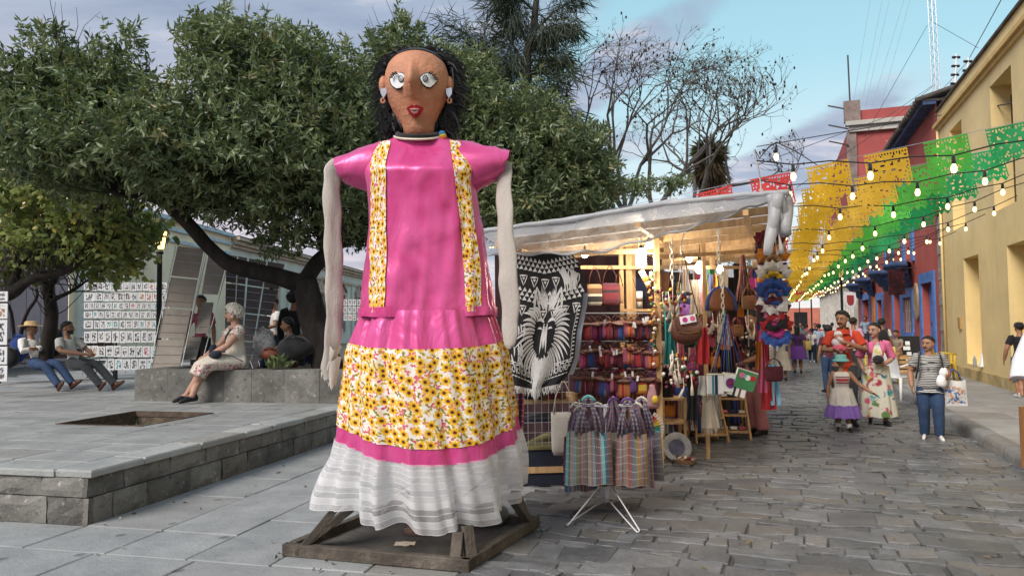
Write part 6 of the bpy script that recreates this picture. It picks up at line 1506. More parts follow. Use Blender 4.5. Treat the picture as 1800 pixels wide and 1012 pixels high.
for x in (-.14, .12):
 for y in (0, .3): mb = MB(); mb.bar((x, y, 0), (x, y, .72), .035, .035); mb.build('leg', PINE, ws)
for z in (.12, .42, .70): mb = MB(); mb.box((-.01, .15, z), (.30, .34, .025)); mb.build('shelf', PINE, ws)
ls = thing('ladder_shelf', 'small pine folding ladder shelf with trinkets on its steps', 'shelf', gnd(1290, 772), -.25)
for s_ in (-1, 1):
 mb = MB(); mb.bar((s_*.22, -.02, 0), (s_*.16, .16, .58), .025, .04); mb.build('front_leg', PINE, ls)
 mb = MB(); mb.bar((s_*.2, .42, 0), (s_*.16, .18, .58), .025, .035); mb.build('back_leg', PINE, ls)
for z, w_ in ((.10, .42), (.32, .38), (.54, .34)): mb = MB(); mb.box((0, .05+z*.22, z), (w_, .17, .022)); mb.build('step', PINE, ls)
for q in range(9):
 z = (.565, .345, .125)[q % 3]; x = (-.12, 0, .12)[q//3]; cl = ('white', 'pink', 'cream', 'black', 'navy', 'white', 'brown', 'cream', 'rose')[q]
 o = MB(); o.box((0, 0, .02), (.09, .07, .04)); o = o.build('trinket_box', cc(cl), bevel=.008); o.location = V(ls.location)+M.Rotation(-.25, 3, 'Z') @ V((x, .06+z*.22, z)); tag(o, f'small {cl} trinket box on the {("top", "middle", "lowest")[q % 3]} step of the ladder shelf', 'box', 'trinket boxes on the ladder shelf')
l2 = dup(ls, gnd(1252, 778), .1, 'second pine ladder shelf half hidden behind the cream shawls')
ds = thing('painted_dish', 'round painted dish leaning on the ground below the wooden stand', 'dish', gnd(1190, 812)); T = M.Translation((0, 0, .17)) @ M.Rotation(R(68), 4, 'X')
mb = MB(T); mb.lathe([(.001, .0), (.10, .0), (.165, .035), (.17, .03), (.105, -.012), (.001, -.012)], 24); mb.build('rim', pm('grey_ceramic', (.33, .33, .33), .4, .3, 8), ds, True)
mb = MB(T); mb.lathe([(.001, .006), (.095, .006)], 20, cap=False); mb.build('painted_centre', pm('painted_centre', (.10, .10, .16), .4, .4, 8, dirt=((.3, .08, .06), 14, .55)), ds)
st = thing('basket_of_stones', 'shallow basket of small brown trinkets on the ground by the dish', 'basket', gnd(1203, 815)); mb = MB(); mb.lathe([(.001, 0), (.1, 0), (.13, .06), (.125, .06), (.1, .015), (.001, .015)], 16); mb.build('bowl', cc('tan'), st)
for q in range(24): mb = MB(); r_ = U(.015, .025); mb.ell((U(-.08, .08), U(-.08, .08), .05+U(0, .03)), (r_, r_, r_), 6); mb.build('trinket', cc(rnd.choice(('brown', 'tan', 'cream', 'burgundy'))), st)
fan = thing('hand_fan', 'open rainbow coloured woven hand fan behind the bag rack', 'fan', at(1136, 752, 7.35))
fc = ['red', 'orange', 'yellow', 'green', 'teal', 'turquoise', 'blue', 'white']
for q in range(22):
 a0, a1 = R(62-q*5.4), R(62-(q+1)*5.4); mb = MB(); mb.prism([V((r_*math.cos(a), .012*(q % 2), r_*math.sin(a))) for r_, a in ((.05, a0), (.05, a1), (.14, a1), (.14, a0))][::-1], (0, -.004, 0), 0); mb.prism([V((r_*math.cos(a), .012*(q % 2), r_*math.sin(a))) for r_, a in ((.14, a0), (.14, a1), (.175, a1), (.175, a0))][::-1], (0, -.004, 0), 1); mb.build('blade', [cc(fc[(q*8)//22]), cc('cream')], fan)
pb = thing('plastic_bag', 'clear pink plastic bag of trinkets hung below the purses', 'bag', at(1146, 672, 7.5)); mb = MB(); pillow(mb, .16, .24, .1, -.02, taper=.25); mb.v = [tuple(V(v_)+V((mnoise.noise(V(v_)*20), mnoise.noise(V(v_)*23), 0))*.015) for v_ in mb.v]; mb.build('bag_body', pm('pink_film', (.62, .36, .38), .25, .2, 8, .6, trans=.4), pb, True)
mb = MB(); mb.ell((.02, -.045, -.17), (.035, .03, .045), 8); mb.build('yellow_toy', cc('yellow'), pb, True)
RK = gnd(1067, 902)
rk = thing('bag_rack', 'white wire floor rack on three legs holding striped shopping bags', 'rack', RK)
WW = pm('white_wire', (.62, .63, .66), .35, .05, 5)
mb = MB(); mb.tube([(0, 0, .12), (0, 0, .92)], .016, 10); mb.build('pole', WW, rk, True)
mb = MB(); mb.tube([(0, 0, .10), (0, 0, .24)], .024, 10); mb.build('collar', WW, rk, True)
for k, (px, py) in enumerate(((998, 924), (1122, 936), (1092, 880))):
 e = gnd(px, py)-RK; mb = MB(); p = V((e.x, e.y, .008)); s_ = V((-e.y, e.x, 0)).normalized()*.012
 mb.tube([V((0, 0, .30)), p-V((0, 0, -.01))+s_, p+s_*.2, p-s_, V((0, 0, .13))], .006, 6); mb.build('leg', WW, rk, True)
for k in range(6):
 a = 2*PI*k/6+.3; mb = MB(); mb.tube([(0, 0, .90), (.28*math.cos(a), .2*math.sin(a), .92), (.29*math.cos(a), .21*math.sin(a), .95)], .005, 5); mb.build('hook_arm', WW, rk)
RIB = [tuple(x*.8 for x in c_) for c_ in [(.30, .10, .11), (.24, .32, .33), (.17, .16, .15), (.16, .11, .13), (.10, .16, .25), (.30, .17, .22), (.34, .26, .11), (.15, .13, .16), (.34, .24, .30), (.20, .22, .13), (.38, .33, .28)]]
BAGM = [stripes('shopping_weave_%d' % k, RIB+[[(.17, .42, .40)], [(.36, .22, .36)], [(.28, .13, .05), (.30, .16, .07)], [(.16, .30, .36)]][k], 26, 20+k, True, .45, 1.0) for k in range(4)]
BAGM.append(stripes('shopping_weave_red', [(.26, .02, .03), (.30, .03, .035), (.38, .08, .05)], 8, 4, True, .4, 1.0))
STM = [stripes('braided_strap_%d' % k, [(.30, .13, .16), (.16, .13, .16), (.28, .34, .38), (.14, .12, .20), (.36, .30, .26)]+x, 3, k, False, .5, 14, False) for k, x in enumerate(([(.3, .6, .58)], [(.4, .3, .4)]))]
def shop_bag(px, py, Y, w_, label, m_, sm_, rz, hook='turquoise'):
 p = at(px, py, Y); t_ = thing('striped_bag', label, 'bag', p, rz, 'striped woven shopping bags on the wire rack'); Y -= .22; drop, h, d = .27, .42, .07; t_.location = at(px, py, Y)
 def f(i, j, s_):
  x = (i-.5)*w_*(1+.10*j); z = -drop-h*j+.008*math.sin(i*13+j*4); y = s_*d*(.15+.6*math.sin(j*PI*.62))*(1-abs(2*i-1)**4)+.012*math.sin(i*11+j*3); return V((x, y, z))
 mb = MB(); mb.grid(lambda i, j: f(i, j, -1), 14, 12, 0, lambda i, j: (i, 1-j)); mb.grid(lambda i, j: f(1-i, j, 1), 14, 12, 0, lambda i, j: (i, 1-j)); mb.build('bag_body', m_, t_, True)
 for s_ in (-1, 1):
  for x0 in (-.30, -.18):
   q = x0*w_;
   pts = [V((q, s_*.02, -drop-.02)), V((q*.72, s_*.035-.0, -drop*.55)), V((q*.42, s_*.02, -.08)), V((q*.3, 0, -.01)), V((0, 0, .012)), V((-q*.3, 0, -.01)), V((-q*.42, s_*.02, -.08)), V((-q*.72, s_*.035, -drop*.55)), V((-q, s_*.02, -drop-.02))]
   mb = MB(); mb.tube(pts, .0095, 6); n = len(mb.v); mb.uv = [(0, v_[2]*2.0) for v_ in mb.v]; mb.hasuv = True; mb.build('handle', sm_, t_, True)
 mb = MB(); mb.tube([(-.055, 0, -.02), (-.03, 0, .01), (0, 0, .022), (.03, 0, .01), (.055, 0, -.02)], .012, 7); mb.build('hanger', pm('hanger_'+hook, COLS[hook], .35), t_, True)
 return t_
for (px, py, Y, w_, lbl, m_, s_, rz, hk) in (
 (1012, 712, 6.75, .24, 'plain red striped bag at the west end of the rack', 4, 1, .45, 'cream'),
 (1034, 700, 6.30, .36, 'front striped bag with turquoise edges and a turquoise hanger on the rack', 0, 0, -.03, 'turquoise'),
 (1078, 703, 6.45, .30, 'lilac edged striped bag in the middle of the rack under a purple hanger', 1, 1, .5, 'purple'),
 (1103, 704, 6.38, .30, 'brown and purple striped bag at the front east of the rack', 2, 0, -.1, 'purple'),
 (1128, 702, 6.75, .34, 'teal and grey striped bag at the east end of the rack', 3, 0, -.5, 'cream'),
 (1050, 712, 6.85, .32, 'striped bag hidden behind the turquoise edged one', 1, 1, .1, 'cream'),
 (1090, 716, 7.0, .32, 'rust striped bag hanging lowest at the back of the rack', 2, 1, 0, 'cream'),
 (1020, 718, 6.6, .28, 'grey brown striped bag between the red bag and the front bag', 3, 0, .3, 'cream'),
 (1118, 712, 6.6, .26, 'dark striped bag between the two east bags', 1, 1, -.3, 'cream')): shop_bag(px, py, Y, w_, lbl, BAGM[m_], STM[s_], rz, hk)
def flare(t_, c, n, r_, m_, name, a0=0, a1=2*PI, tilt=.5, squash=.85):
 for q in range(n):
  a = a0+(a1-a0)*(q+.5)/n; mb = MB(); d = V((math.cos(a), -.45+.2*math.sin(q*3), math.sin(a)*squash)); s_ = V((-math.sin(a), 0, math.cos(a)*squash))*(r_*1.6/n+.025)
  b_ = V(c); m1 = b_+d*r_*.6; mb.add([b_, m1+s_+V((0, -.03, 0)), b_+d*r_, m1-s_+V((0, -.03, 0)), m1+V((0, -.05, .0))], [(0, 4, 1), (1, 4, 2), (2, 4, 3), (3, 4, 0)]); mb.build(name, m_, t_)
def mask(px, py, Y, r_, cols, label, eyes=False):
 t_ = thing('cloth_mask', label, 'mask', at(px, py, Y), 0, 'embroidered cloth masks hung in a column')
 mb = MB(); mb.ell((0, 0, 0), (r_*.62, r_*.4, r_*.55), 12); hd = mb.build('hood', cc(cols[0]), t_, True)
 flare(t_, (0, -.02, .02), 7, r_, cc(cols[1]), 'petal', .2, PI-.2); flare(t_, (0, -.04, -.02), 6, r_*.95, cc(cols[2]), 'petal', PI+.2, 2*PI-.2)
 flare(t_, (0, -.06, 0), 8, r_*.55, cc(cols[3]), 'inner_petal')
 for sx in (-1, 1):
  mb = MB(); mb.tube([V((sx*r_*.22+r_*.13*math.cos(a), -r_*.42, r_*.1+r_*.11*math.sin(a))) for a in [2*PI*q/10 for q in range(11)]], .009, 5); mb.build('eye_ring', cc(cols[4]), hd)
 mb = MB(); mb.box((0, -r_*.43, -r_*.2), (r_*.36, .02, .02)); mb.build('mouth', cc(cols[4]), hd)
for a in ((1347, 432, 8.2, .21, ('wine', 'burgundy', 'navy', 'brown', 'orange'), 'dark red and navy embroidered cloth mask at the top of the column'),
          (1352, 462, 8.1, .22, ('brown', 'orange', 'wine', 'tan', 'black'), 'rust and orange embroidered cloth mask second from the top'),
          (1353, 492, 8.05, .23, ('orange', 'white', 'orange', 'yellow', 'black'), 'golden cloth mask with white points in the column'),
          (1352, 522, 8.0, .23, ('navy', 'blue', 'white', 'blue', 'white'), 'blue cloth mask with white embroidery in the column'),
          (1352, 552, 8.0, .22, ('black', 'wine', 'black', 'rose', 'red'), 'black cloth mask with red flowers in the column'),
          (1358, 580, 8.0, .21, ('red', 'red', 'blue', 'magenta', 'orange'), 'red cloth mask with blue side points at the foot of the column')): mask(*a)
for k, (px, py0, py1, w_, c, lbl) in enumerate(((1338, 600, 690, .1, 'pink', 'pink ribbon streamer'), (1345, 600, 705, .12, 'red', 'red ribbon streamer'), (1358, 640, 712, .16, 'turquoise', 'pale blue child dress'), (1350, 655, 720, .16, 'red', 'red embroidered child dress'), (1333, 490, 600, .1, 'pink', 'bright pink cloth strip'), (1338, 525, 580, .12, 'blue', 'bright blue cloth strip'), (1333, 600, 650, .1, 'orange', 'orange cloth strip'))):
 scarf('hanging_cloth', lbl+' hanging below the mask column' if py0 > 595 else lbl+' beside the mask column', px, py0, py1, w_, 8.6, cc(c) if c != 'turquoise' else cloth('pale_blue_cloth', (.26, .50, .66)), False)
hung_bag('woven_bag', 'wide dark burgundy woven bag hung out over the street', 1360, 628, 8.4, .24, .17, .1, cc('wine'), LEA, .06, .3)
tm = thing('straw_hats', 'stack of pale straw hats on a stand beyond the masks', 'hats', S(16.2, -.25, 0))
for q in range(7): mb = MB(); mb.lathe([(.21, 0), (.2, .012), (.11, .02), (.10, .1), (.05, .12), (.001, .12)], 16, (0, 0, .75+q*.055)); mb.build('hat', pm('straw', (.50, .36, .19), .85, .2, 20, .5, 60), tm, True)
mb = MB(); mb.tube([(0, 0, 0), (0, 0, 1.2)], .02, 6); mb.build('pole', PINE, tm)
for k, (u_, h_) in enumerate(((18.5, 2.75), (26, 2.9), (34, 3.0))):
 t_ = thing('market_stall', ('next stall down the street with a pale flat awning', 'second stall down the street under a pale awning', 'farthest stall with a sagging awning near the street end')[k], 'market stall', S(u_, -1.2))
 mb = MB(); mb.grid(lambda i, j: S(u_+5.2*i, -3.2+(3.15+.25*k)*j, h_+.15*math.sin(j*PI)+.04*math.sin(i*14)), 14, 8); mb.build('awning', M_TARP, t_, True, world=True)
 for uu in (0, 2.6, 5.1):
  for vv in (-3.1, -.6): mb = MB(); mb.bar(S(u_+uu, vv, 0), S(u_+uu, vv, h_), .06, .06); mb.build('post', PINE, t_, world=True)
 mb = MB(); mb.grid(lambda i, j: S(u_+5.1*i, -1.1+.06*math.sin(i*60), 2.3*j), 50, 2); mb.build('hung_textiles', stripes('stall_textiles_%d' % k, [COLS[c] for c in ('wine', 'navy', 'brown', 'cream', 'burgundy', 'tan', 'black', 'rose', 'red')], 14, k, True, .4, 1, False), t_, True, world=True)
 mb = MB(); mb.grid(lambda i, j: S(u_, -3.2+2.2*i, 2.3*j), 6, 2); mb.build('end_cloth', cc('wine'), t_, True, world=True)
 for q in range(8):
  c = rnd.choice(mixn); o = hung_bag('small_bag', f'{c} bag, {nth(q+1)} along the {["next", "second", "farthest"][k]} stall front', 0, 0, 1, .25, .3, .2, cc(c), cc('brown'), .1, -TH, 'bags on the farther stalls'); o.location = S(u_+.4+q*.6, -.75+U(-.1, .1), 1.1+U(.3, 1.1))
# ================================================================== PEOPLE
def skin_mat(name, c):
 return pm(name, c, .55, .10, 8, .15, 60, spec=.35)
SK1 = skin_mat('skin_brown', (.33, .17, .105)); SK2 = skin_mat('skin_light', (.44, .25, .18)); SK3 = skin_mat('skin_tan', (.34, .17, .10))
DENIM = pm('denim', (.028, .055, .12), .85, .25, 6, .4, 90, dirt=((.07, .12, .22), 4, .56, .5)); DENIM_D = pm('dark_denim', (.02, .035, .07), .85, .2, 6, .4, 90)
DGREY = cloth('dark_grey_trousers', (.045, .05, .055)); HAIRB = pm('dark_hair', (.012, .010, .009), .5, .3, 20, .8, 90, spec=.4, stretch=(1, 1, .25)); HAIRW = pm('white_hair', (.62, .58, .50), .6, .22, 16, 1.0, 60, stretch=(1, 1, .5)); HAIRG = pm('greying_hair', (.035, .033, .035), .55, .35, 25, .8, 90)
SHOEB = pm('black_shoe', (.018, .018, .022), .45, .2, 8, .15, 50); SHOEW = pm('white_shoe', (.66, .66, .66), .5, .1, 8); SHOEBR = pm('brown_shoe', (.10, .045, .03), .55, .25, 8); SOLE = pm('pale_sole', (.5, .48, .44), .7)
EYEB = pm('eye_dark', (.012, .01, .01), .2); EYEWH = pm('eye_bright', (.55, .53, .5), .3)
def fuse(o, vox, it=4, f=.55):
 r_ = o.modifiers.new('one skin', 'REMESH'); r_.mode = 'VOXEL'; r_.voxel_size = vox; r_.use_smooth_shade = True
 s_ = o.modifiers.new('soften', 'SMOOTH'); s_.factor = f; s_.iterations = it
 return o
def capsule(mb, pts, rad, n=10, flat=1.0, up=None):
 pts = [V(p) for p in pts]
 d0 = (pts[0]-pts[1]).normalized(); d1 = (pts[-1]-pts[-2]).normalized()
 mb.tube([pts[0]+d0*rad[0]*.7]+pts+[pts[-1]+d1*rad[-1]*.7], [rad[0]*.55]+list(rad)+[rad[-1]*.55], n, flat=flat, up=up)
def hand(mb, wr, d, nrm, side, s, curl=.35, fingers=True):
 """palm, four jointed fingers of unequal length and a thumb leaving the palm's side; d: forearm direction, nrm: palm facing"""
 d = V(d).normalized(); nrm = V(nrm); nrm = (nrm-d*nrm.dot(d)).normalized(); sx = d.cross(nrm).normalized()*side
 pc = wr+d*s*.24
 rot = M((sx, nrm, d)).transposed(); mb.ell(pc, (s*.21, s*.10, s*.29), 8, rot=rot)
 if not fingers:
  mb.ell(pc+d*s*.36+nrm*s*.08, (s*.18, s*.09, s*.24), 7, rot=rot); return
 for k, (x, L) in enumerate(((-.15, .40), (-.05, .46), (.05, .43), (.14, .34))):
  b = pc+sx*s*x+d*s*.20; d1 = (d+nrm*curl*.6).normalized(); d2 = (d+nrm*curl*1.8).normalized(); d3 = (d+nrm*curl*3.2).normalized()
  p1 = b+d1*s*L*.45; p2 = p1+d2*s*L*.32; p3 = p2+d3*s*L*.23
  mb.tube([b-d*s*.08, b, p1, p2, p3, p3+d3*s*.02], [s*.05, s*.055, s*.05, s*.046, s*.04, s*.02], 6)
 b = pc-sx*s*.16-d*s*.06; d1 = (d*.6-sx*.75+nrm*.3).normalized(); p1 = b+d1*s*.24; p2 = p1+(d*.85-sx*.25+nrm*.35).normalized()*s*.18
 mb.tube([b+sx*s*.05, b, p1, p2, p2+(p2-p1)*.1], [s*.06, s*.065, s*.055, s*.045, s*.02], 6)
RINGS = [(-.10, .078, .058), (-.02, .098, .072), (.10, .096, .070), (.28, .084, .060), (.45, .085, .060), (.62, .093, .066), (.78, .102, .066), (.90, .098, .052), (.97, .062, .042), (1.02, .036, .034)]
def torso(mb, pel, nk, lv, wx=1.0, dx=1.0, rings=RINGS, t0=-2, t1=2, belly=0.0, n=20, bust=0.0, bend=None):
 up = (nk-pel); L = up.length; up.normalize(); lv = (V(lv)-up*V(lv).dot(up)).normalized(); fw = lv.cross(up)*-1
 fw = -up.cross(lv) if (-up.cross(lv)).y else fw
 fwd = lv.cross(up)
 R_ = []
 for f, a, b in rings:
  if f < t0 or f > t1: continue
  c = pel+up*L*f
  if bend: c = c + bend*math.sin(PI*max(0, min(1, f)))
  bl_ = belly*math.exp(-((f-.28)/.25)**2)+bust*math.exp(-((f-.62)/.13)**2); ring = []
  for q in range(n):
   a_ = 2*PI*q/n; cs, sn = math.cos(a_), math.sin(a_); k = 1/(abs(cs)**2.3+abs(sn)**2.3)**(1/2.3)
   d = b*dx*(1+(bl_/b if sn > 0 else 0))
   ring.append(c+lv*(a*wx*(1+bl_*2)*cs*k)+fwd*(d*sn*k))
  R_.append(ring)
 mb.loft(R_); return fwd
def hair_cap(H, mat_, parent, s, front=38, side=-12, back=-48, puff=1.0, rough_=.05, n=28, name='hair', below=0.0, part=0.0):
 """shell of hair over the skull with a hairline; angles in degrees above the head's middle"""
 c = V((0, .03, .12))*s; rx, ry, rz = .40*s*puff, .465*s*puff, .43*s*puff; rings = []; rows = 9
 def lim(az):
  a = abs(az)/PI; return float(np.interp(a, [0, .22, .40, .52, .7, 1], [front, front-6, side+14, side, (side+back)/2, back]))
 mb = MB()
 def pt(i, j):
  az = -PI+2*PI*i; e = R(88+(lim(az)-88)*j); x, y, z = math.sin(az)*math.cos(e), -math.cos(az)*math.cos(e), math.sin(e)
  f = 1+rough_*mnoise.noise((x*4+s*30, y*4, z*4))+rough_*.7*mnoise.noise((x*11, y*11, z*9))
  if j > .97: f *= .93
  return H @ (c+V((x*rx, y*ry, z*rz-below*(j > .9)))*f)
 mb.grid(pt, n, rows); return mb.build(name, mat_, parent, True)
def foot(mb, an, d, s, mi=0):
 """shoe from heel to toe along d; an: ankle position"""
 d = V((d[0], d[1], d[2] if len(d) > 2 else 0)).normalized(); sx = d.cross(V((0, 0, 1))).normalized(); up = sx.cross(d)
 R_ = []
 for f, w_, h0, h1 in ((-.30, .10, -.24, -.02), (-.24, .16, -.27, .12), (-.05, .17, -.27, .16), (.2, .165, -.27, .07), (.42, .19, -.27, -.03), (.60, .17, -.27, -.08), (.70, .08, -.25, -.14)):
  c = an+d*s*f; ring = []
  for q in range(12):
   a = 2*PI*q/12; x = math.cos(a); z = math.sin(a); k = 1/(abs(x)**3+abs(z)**3)**(1/3)
   ring.append(c+sx*(w_*s*.5*x*k*1.05)+up*s*((h0+h1)/2+(h1-h0)/2*z*k))
  R_.append(ring)
 mb.loft(R_, mi)
class Person: pass
def person(label, loc, rz, h, J=None, skin=SK1, top=None, bottom=None, shoes=SHOEB, hair=None, head=(0, 0, 0), fat=1.0, belly=0.0, bust=0.0, detail=True, group=None, hands=(None, None), wx=1.0, curl=(.35, .35), face=True, beard=None, hs=1.1):
 """J: joints in fractions of height, facing -Y, +X = the figure's left. top: (material, sleeve length 0-2, tail length) ; bottom: ('trousers', mat, length) etc."""
 p = Person(); t_ = thing('person', label, 'person', loc, rz, group); p.t = t_
 D = dict(pel=(0, 0, .52), nk=(0, .005, .825), hd=(0, -.012, .93), lv=(1, 0, 0), lh=(1, 0, 0), eL=(.135, .015, .64), wL=(.145, -.03, .49), eR=(-.135, .015, .64), wR=(-.145, -.03, .49), kL=(.055, -.012, .285), aL=(.058, .012, .05), kR=(-.055, -.012, .285), aR=(-.058, .012, .05), fL=(.2, -1, 0), fR=(-.2, -1, 0), hL=None, hR=None, nL=(-1, 0, 0), nR=(1, 0, 0))
 D.update(J or {}); g = {k: (V(v)*h if k in ('pel', 'nk', 'hd', 'eL', 'wL', 'eR', 'wR', 'kL', 'aL', 'kR', 'aR') else v) for k, v in D.items()}
 pel, nk, hd = g['pel'], g['nk'], g['hd']; up = (nk-pel).normalized(); lv = V(D['lv']).normalized(); lh = V(D['lh']).normalized()
 sh = {'L': nk+lv*.098*h*wx-up*.028*h, 'R': nk-lv*.098*h*wx-up*.028*h}; hip = {'L': pel+lh*.052*h-up*.0*h, 'R': pel-lh*.052*h}
 s = .133*h*hs; Hm = M.Translation(hd) @ M.Rotation(head[0], 4, 'Z') @ M.Rotation(head[1], 4, 'X') @ M.Rotation(head[2], 4, 'Y')
 p.H = Hm; p.s = s; p.g = g; p.sh = sh; p.h = h
 ff = math.sqrt(fat)
 mb = MB(); Tq = lambda x, y, z: Hm @ (V((x, y, z))*s); hr = Hm.to_3x3()
 mb.ell(Tq(0, .03, .13), (.355*s, .42*s, .37*s), 16, rot=hr); mb.ell(Tq(0, -.09, -.09), (.295*s*ff, .29*s, .36*s), 16, rot=hr); mb.ell(Tq(0, -.25, -.36), (.13*s, .11*s, .11*s), 8, rot=hr); mb.ell(Tq(0, -.06, -.24), (.27*s*ff, .25*s, .2*s), 10, rot=hr)
 mb.tube([Tq(0, -.36, .06), Tq(0, -.43, -.06), Tq(0, -.485, -.13), Tq(0, -.40, -.17)], [.035*s, .055*s, .075*s, .05*s], 7)
 mb.tube([Tq(0, .05, -.15), hd.lerp(nk, .75), nk-up*.02*h], [.20*s*ff, .20*s*ff, .26*s*ff], 10)
 for sx in (-1, 1): mb.ell(Tq(sx*.36, .05, -.02), (.04*s, .09*s, .14*s), 7, rot=hr)
 fwd = torso(mb, pel, nk, lv, .86*ff, .86*ff)
 p.fwd = fwd
 for k in 'LR':
  e, w_ = g['e'+k], g['w'+k]; r0 = .03*h*ff
  capsule(mb, [sh[k], sh[k].lerp(e, .5), e, e.lerp(w_, .35), w_], [r0*1.05, r0*.98, r0*.78, r0*.82, r0*.56])
  hd_ = (w_-e).normalized() if D['h'+k] is None else V(D['h'+k]).normalized()
  hand(mb, w_, hd_, D['n'+k], 1 if k == 'L' else -1, .105*h, curl[0 if k == 'L' else 1], detail)
  q = g['k'+k]; a = g['a'+k]; r1 = .047*h*ff
  capsule(mb, [hip[k], hip[k].lerp(q, .5), q, q.lerp(a, .35), a], [r1*1.1, r1, r1*.70, r1*.74, r1*.42])
  mb.ell(a+V(D['f'+k]).normalized()*.02*h, (.018*h, .03*h, .018*h), 6)
 body = mb.build('body', skin, t_, True); fuse(body, max(.0072, .0052*h) if detail else .014, 3)
 p.body = body
 if face:
  for sx in (-1, 1):
   mb = MB(); mb.ell(Tq(sx*.135, -.335, .015), (.062*s, .045*s, .034*s), 8, rot=hr); mb.build('eye', EYEWH, body, True)
   mb = MB(); mb.ell(Tq(sx*.135, -.362, .013), (.03*s, .026*s, .03*s), 7, rot=hr); mb.build('iris', EYEB, body, True)
   mb = MB(); mb.tube([Tq(sx*.06, -.385, .085), Tq(sx*.14, -.375, .115), Tq(sx*.22, -.31, .085)], .018*s, 5); mb.build('eyebrow', HAIRB if hair is None or hair[0] is not HAIRW else pm('pale_brow', (.3, .24, .18), .8), body, True)
   mb = MB(); mb.tube([Tq(sx*.075, -.375, .04), Tq(sx*.14, -.385, .052), Tq(sx*.205, -.335, .035)], .011*s, 5); mb.build('eyelid', skin, body, True)
  mb = MB(); mb.tube([Tq(-.11, -.355, -.235), Tq(-.04, -.40, -.222), Tq(.04, -.40, -.222), Tq(.11, -.355, -.235)], [.012*s, .03*s, .03*s, .012*s], 6); mb.tube([Tq(-.09, -.355, -.25), Tq(0, -.395, -.265), Tq(.09, -.355, -.25)], [.012*s, .03*s, .012*s], 6); mb.build('lips', pm('lip_brown', (.24, .075, .06), .5), body, True)
 if beard:
  mb = MB(); beard > 1 and mb.grid(lambda i, j: Tq(.31*math.sin((i-.5)*3.4), -.06-.335*math.cos((i-.5)*3.1), -.20-.24*j+.10*abs(2*i-1)**2-.02), 14, 5); beard > 1 and mb.build('beard', HAIRB, t_, True)
  mb = MB(); mb.tube([Tq(-.15, -.35, -.22), Tq(-.05, -.415, -.18), Tq(.05, -.415, -.18), Tq(.15, -.35, -.22)], .028*s, 5); mb.build('moustache', HAIRB, t_, True)
 if top:
  m_, sl, tail = top[:3]; mb = MB(); rr = [r_ for r_ in RINGS if r_[0] >= tail] + []
  if tail < -.1: rr = [(tail, .138, .108)]+[(a, b*1.2, c*1.2) if a < .05 else (a, b*1.06, c*1.06) if a < .2 else (a, b, c) for a, b, c in rr]
  torso(mb, pel, nk, lv, 1.10*ff, 1.16*ff, [(a, b*(1 if a < .9 else .97), c) for a, b, c in rr if a < 1.0], belly=belly*h, bust=bust*h)
  for k in 'LR':
   e, w_ = g['e'+k], g['w'+k]; r0 = .03*h*ff
   if sl > 0:
    P_ = [sh[k]-lv*(.03*h if k == 'L' else -.03*h), sh[k]]+([sh[k].lerp(e, min(sl, 1)*.5), sh[k].lerp(e, min(1, sl))] if sl <= 1 else [sh[k].lerp(e, .5), e, e.lerp(w_, (sl-1)*.5), e.lerp(w_, sl-1)])
    rd = [r0*1.35, r0*1.32]+([r0*1.32, r0*1.36] if sl <= 1 else [r0*1.25, r0*1.08, r0*1.05, r0*.86])
    mb.tube(P_, rd, 12)
  p.shirt = mb.build('top', m_, t_, True);
  fuse(p.shirt, .0085 if detail else .016, 5)
 if bottom:
  kind, m_, ln = bottom[:3]
  if kind == 'trousers':
   mb = MB(); torso(mb, pel, nk, lh, 1.08*ff, 1.12*ff, [(-.17, .07, .055), (-.1, .095, .068), (-.02, .103, .074), (.08, .098, .069), (.2, .078, .055)] if not top or top[2] > -.18 else [(-.17, .07, .055), (-.1, .088, .060), (-.02, .086, .056), (.08, .06, .04)])
   for k in 'LR':
    q, a = g['k'+k], g['a'+k]; r1 = .054*h*ff; e = q.lerp(a, ln) if ln <= 1 else a
    lt_ = top and top[2] < -.18; mb.tube([hip[k]+up*(.0 if lt_ else .02)*h, hip[k].lerp(q, .3), hip[k].lerp(q, .7), q, q.lerp(e, .5), e], [r1*(1.0 if lt_ else 1.05), r1*(1.04 if lt_ else 1.08), r1*.95, r1*.80, r1*.74, r1*(.66 if len(bottom) < 4 else bottom[3])], 14)
   p.legs = mb.build('trousers', m_, t_, True); fuse(p.legs, .0085 if detail else .016, 4)
  else:
   flare_ = bottom[3] if len(bottom) > 3 else 1.3; mb = MB(); z0, z1 = pel.z+.06*h, ln*h
   def sk(i, j):
    a = 2*PI*i; r_ = (.100+.100*(flare_-1)*j)*h*1.12*ff; fo = 1+.07*j*math.sin(a*9+1.3*math.sin(a*2))+.03*j*math.sin(a*17)
    c = pel.lerp((g['aL']+g['aR'])/2, j*.9); return V((c.x+r_*math.cos(a)*fo, c.y+r_*.78*math.sin(a)*fo, z0+(z1-z0)*j+.006*h*math.sin(a*9)*j))
   mb.grid(sk, 72, 12); p.legs = mb.build('skirt', m_, t_, True)
   if bottom[0] == 'skirt2':
    mb = MB(); mb.grid(lambda i, j: sk(i, 1)+V((0, 0, -.155*h))*j+V((math.cos(2*PI*i), math.sin(2*PI*i), 0))*(.012+.07*j)*h*.5*(1+.4*math.sin(i*70)), 90, 5); mb.build('hem', bottom[4], t_, True)
 for k in 'LR':
  if shoes:
   mb = MB(); foot(mb, g['a'+k], D['f'+k], .165*h); mb.build('shoe', shoes, t_, True)
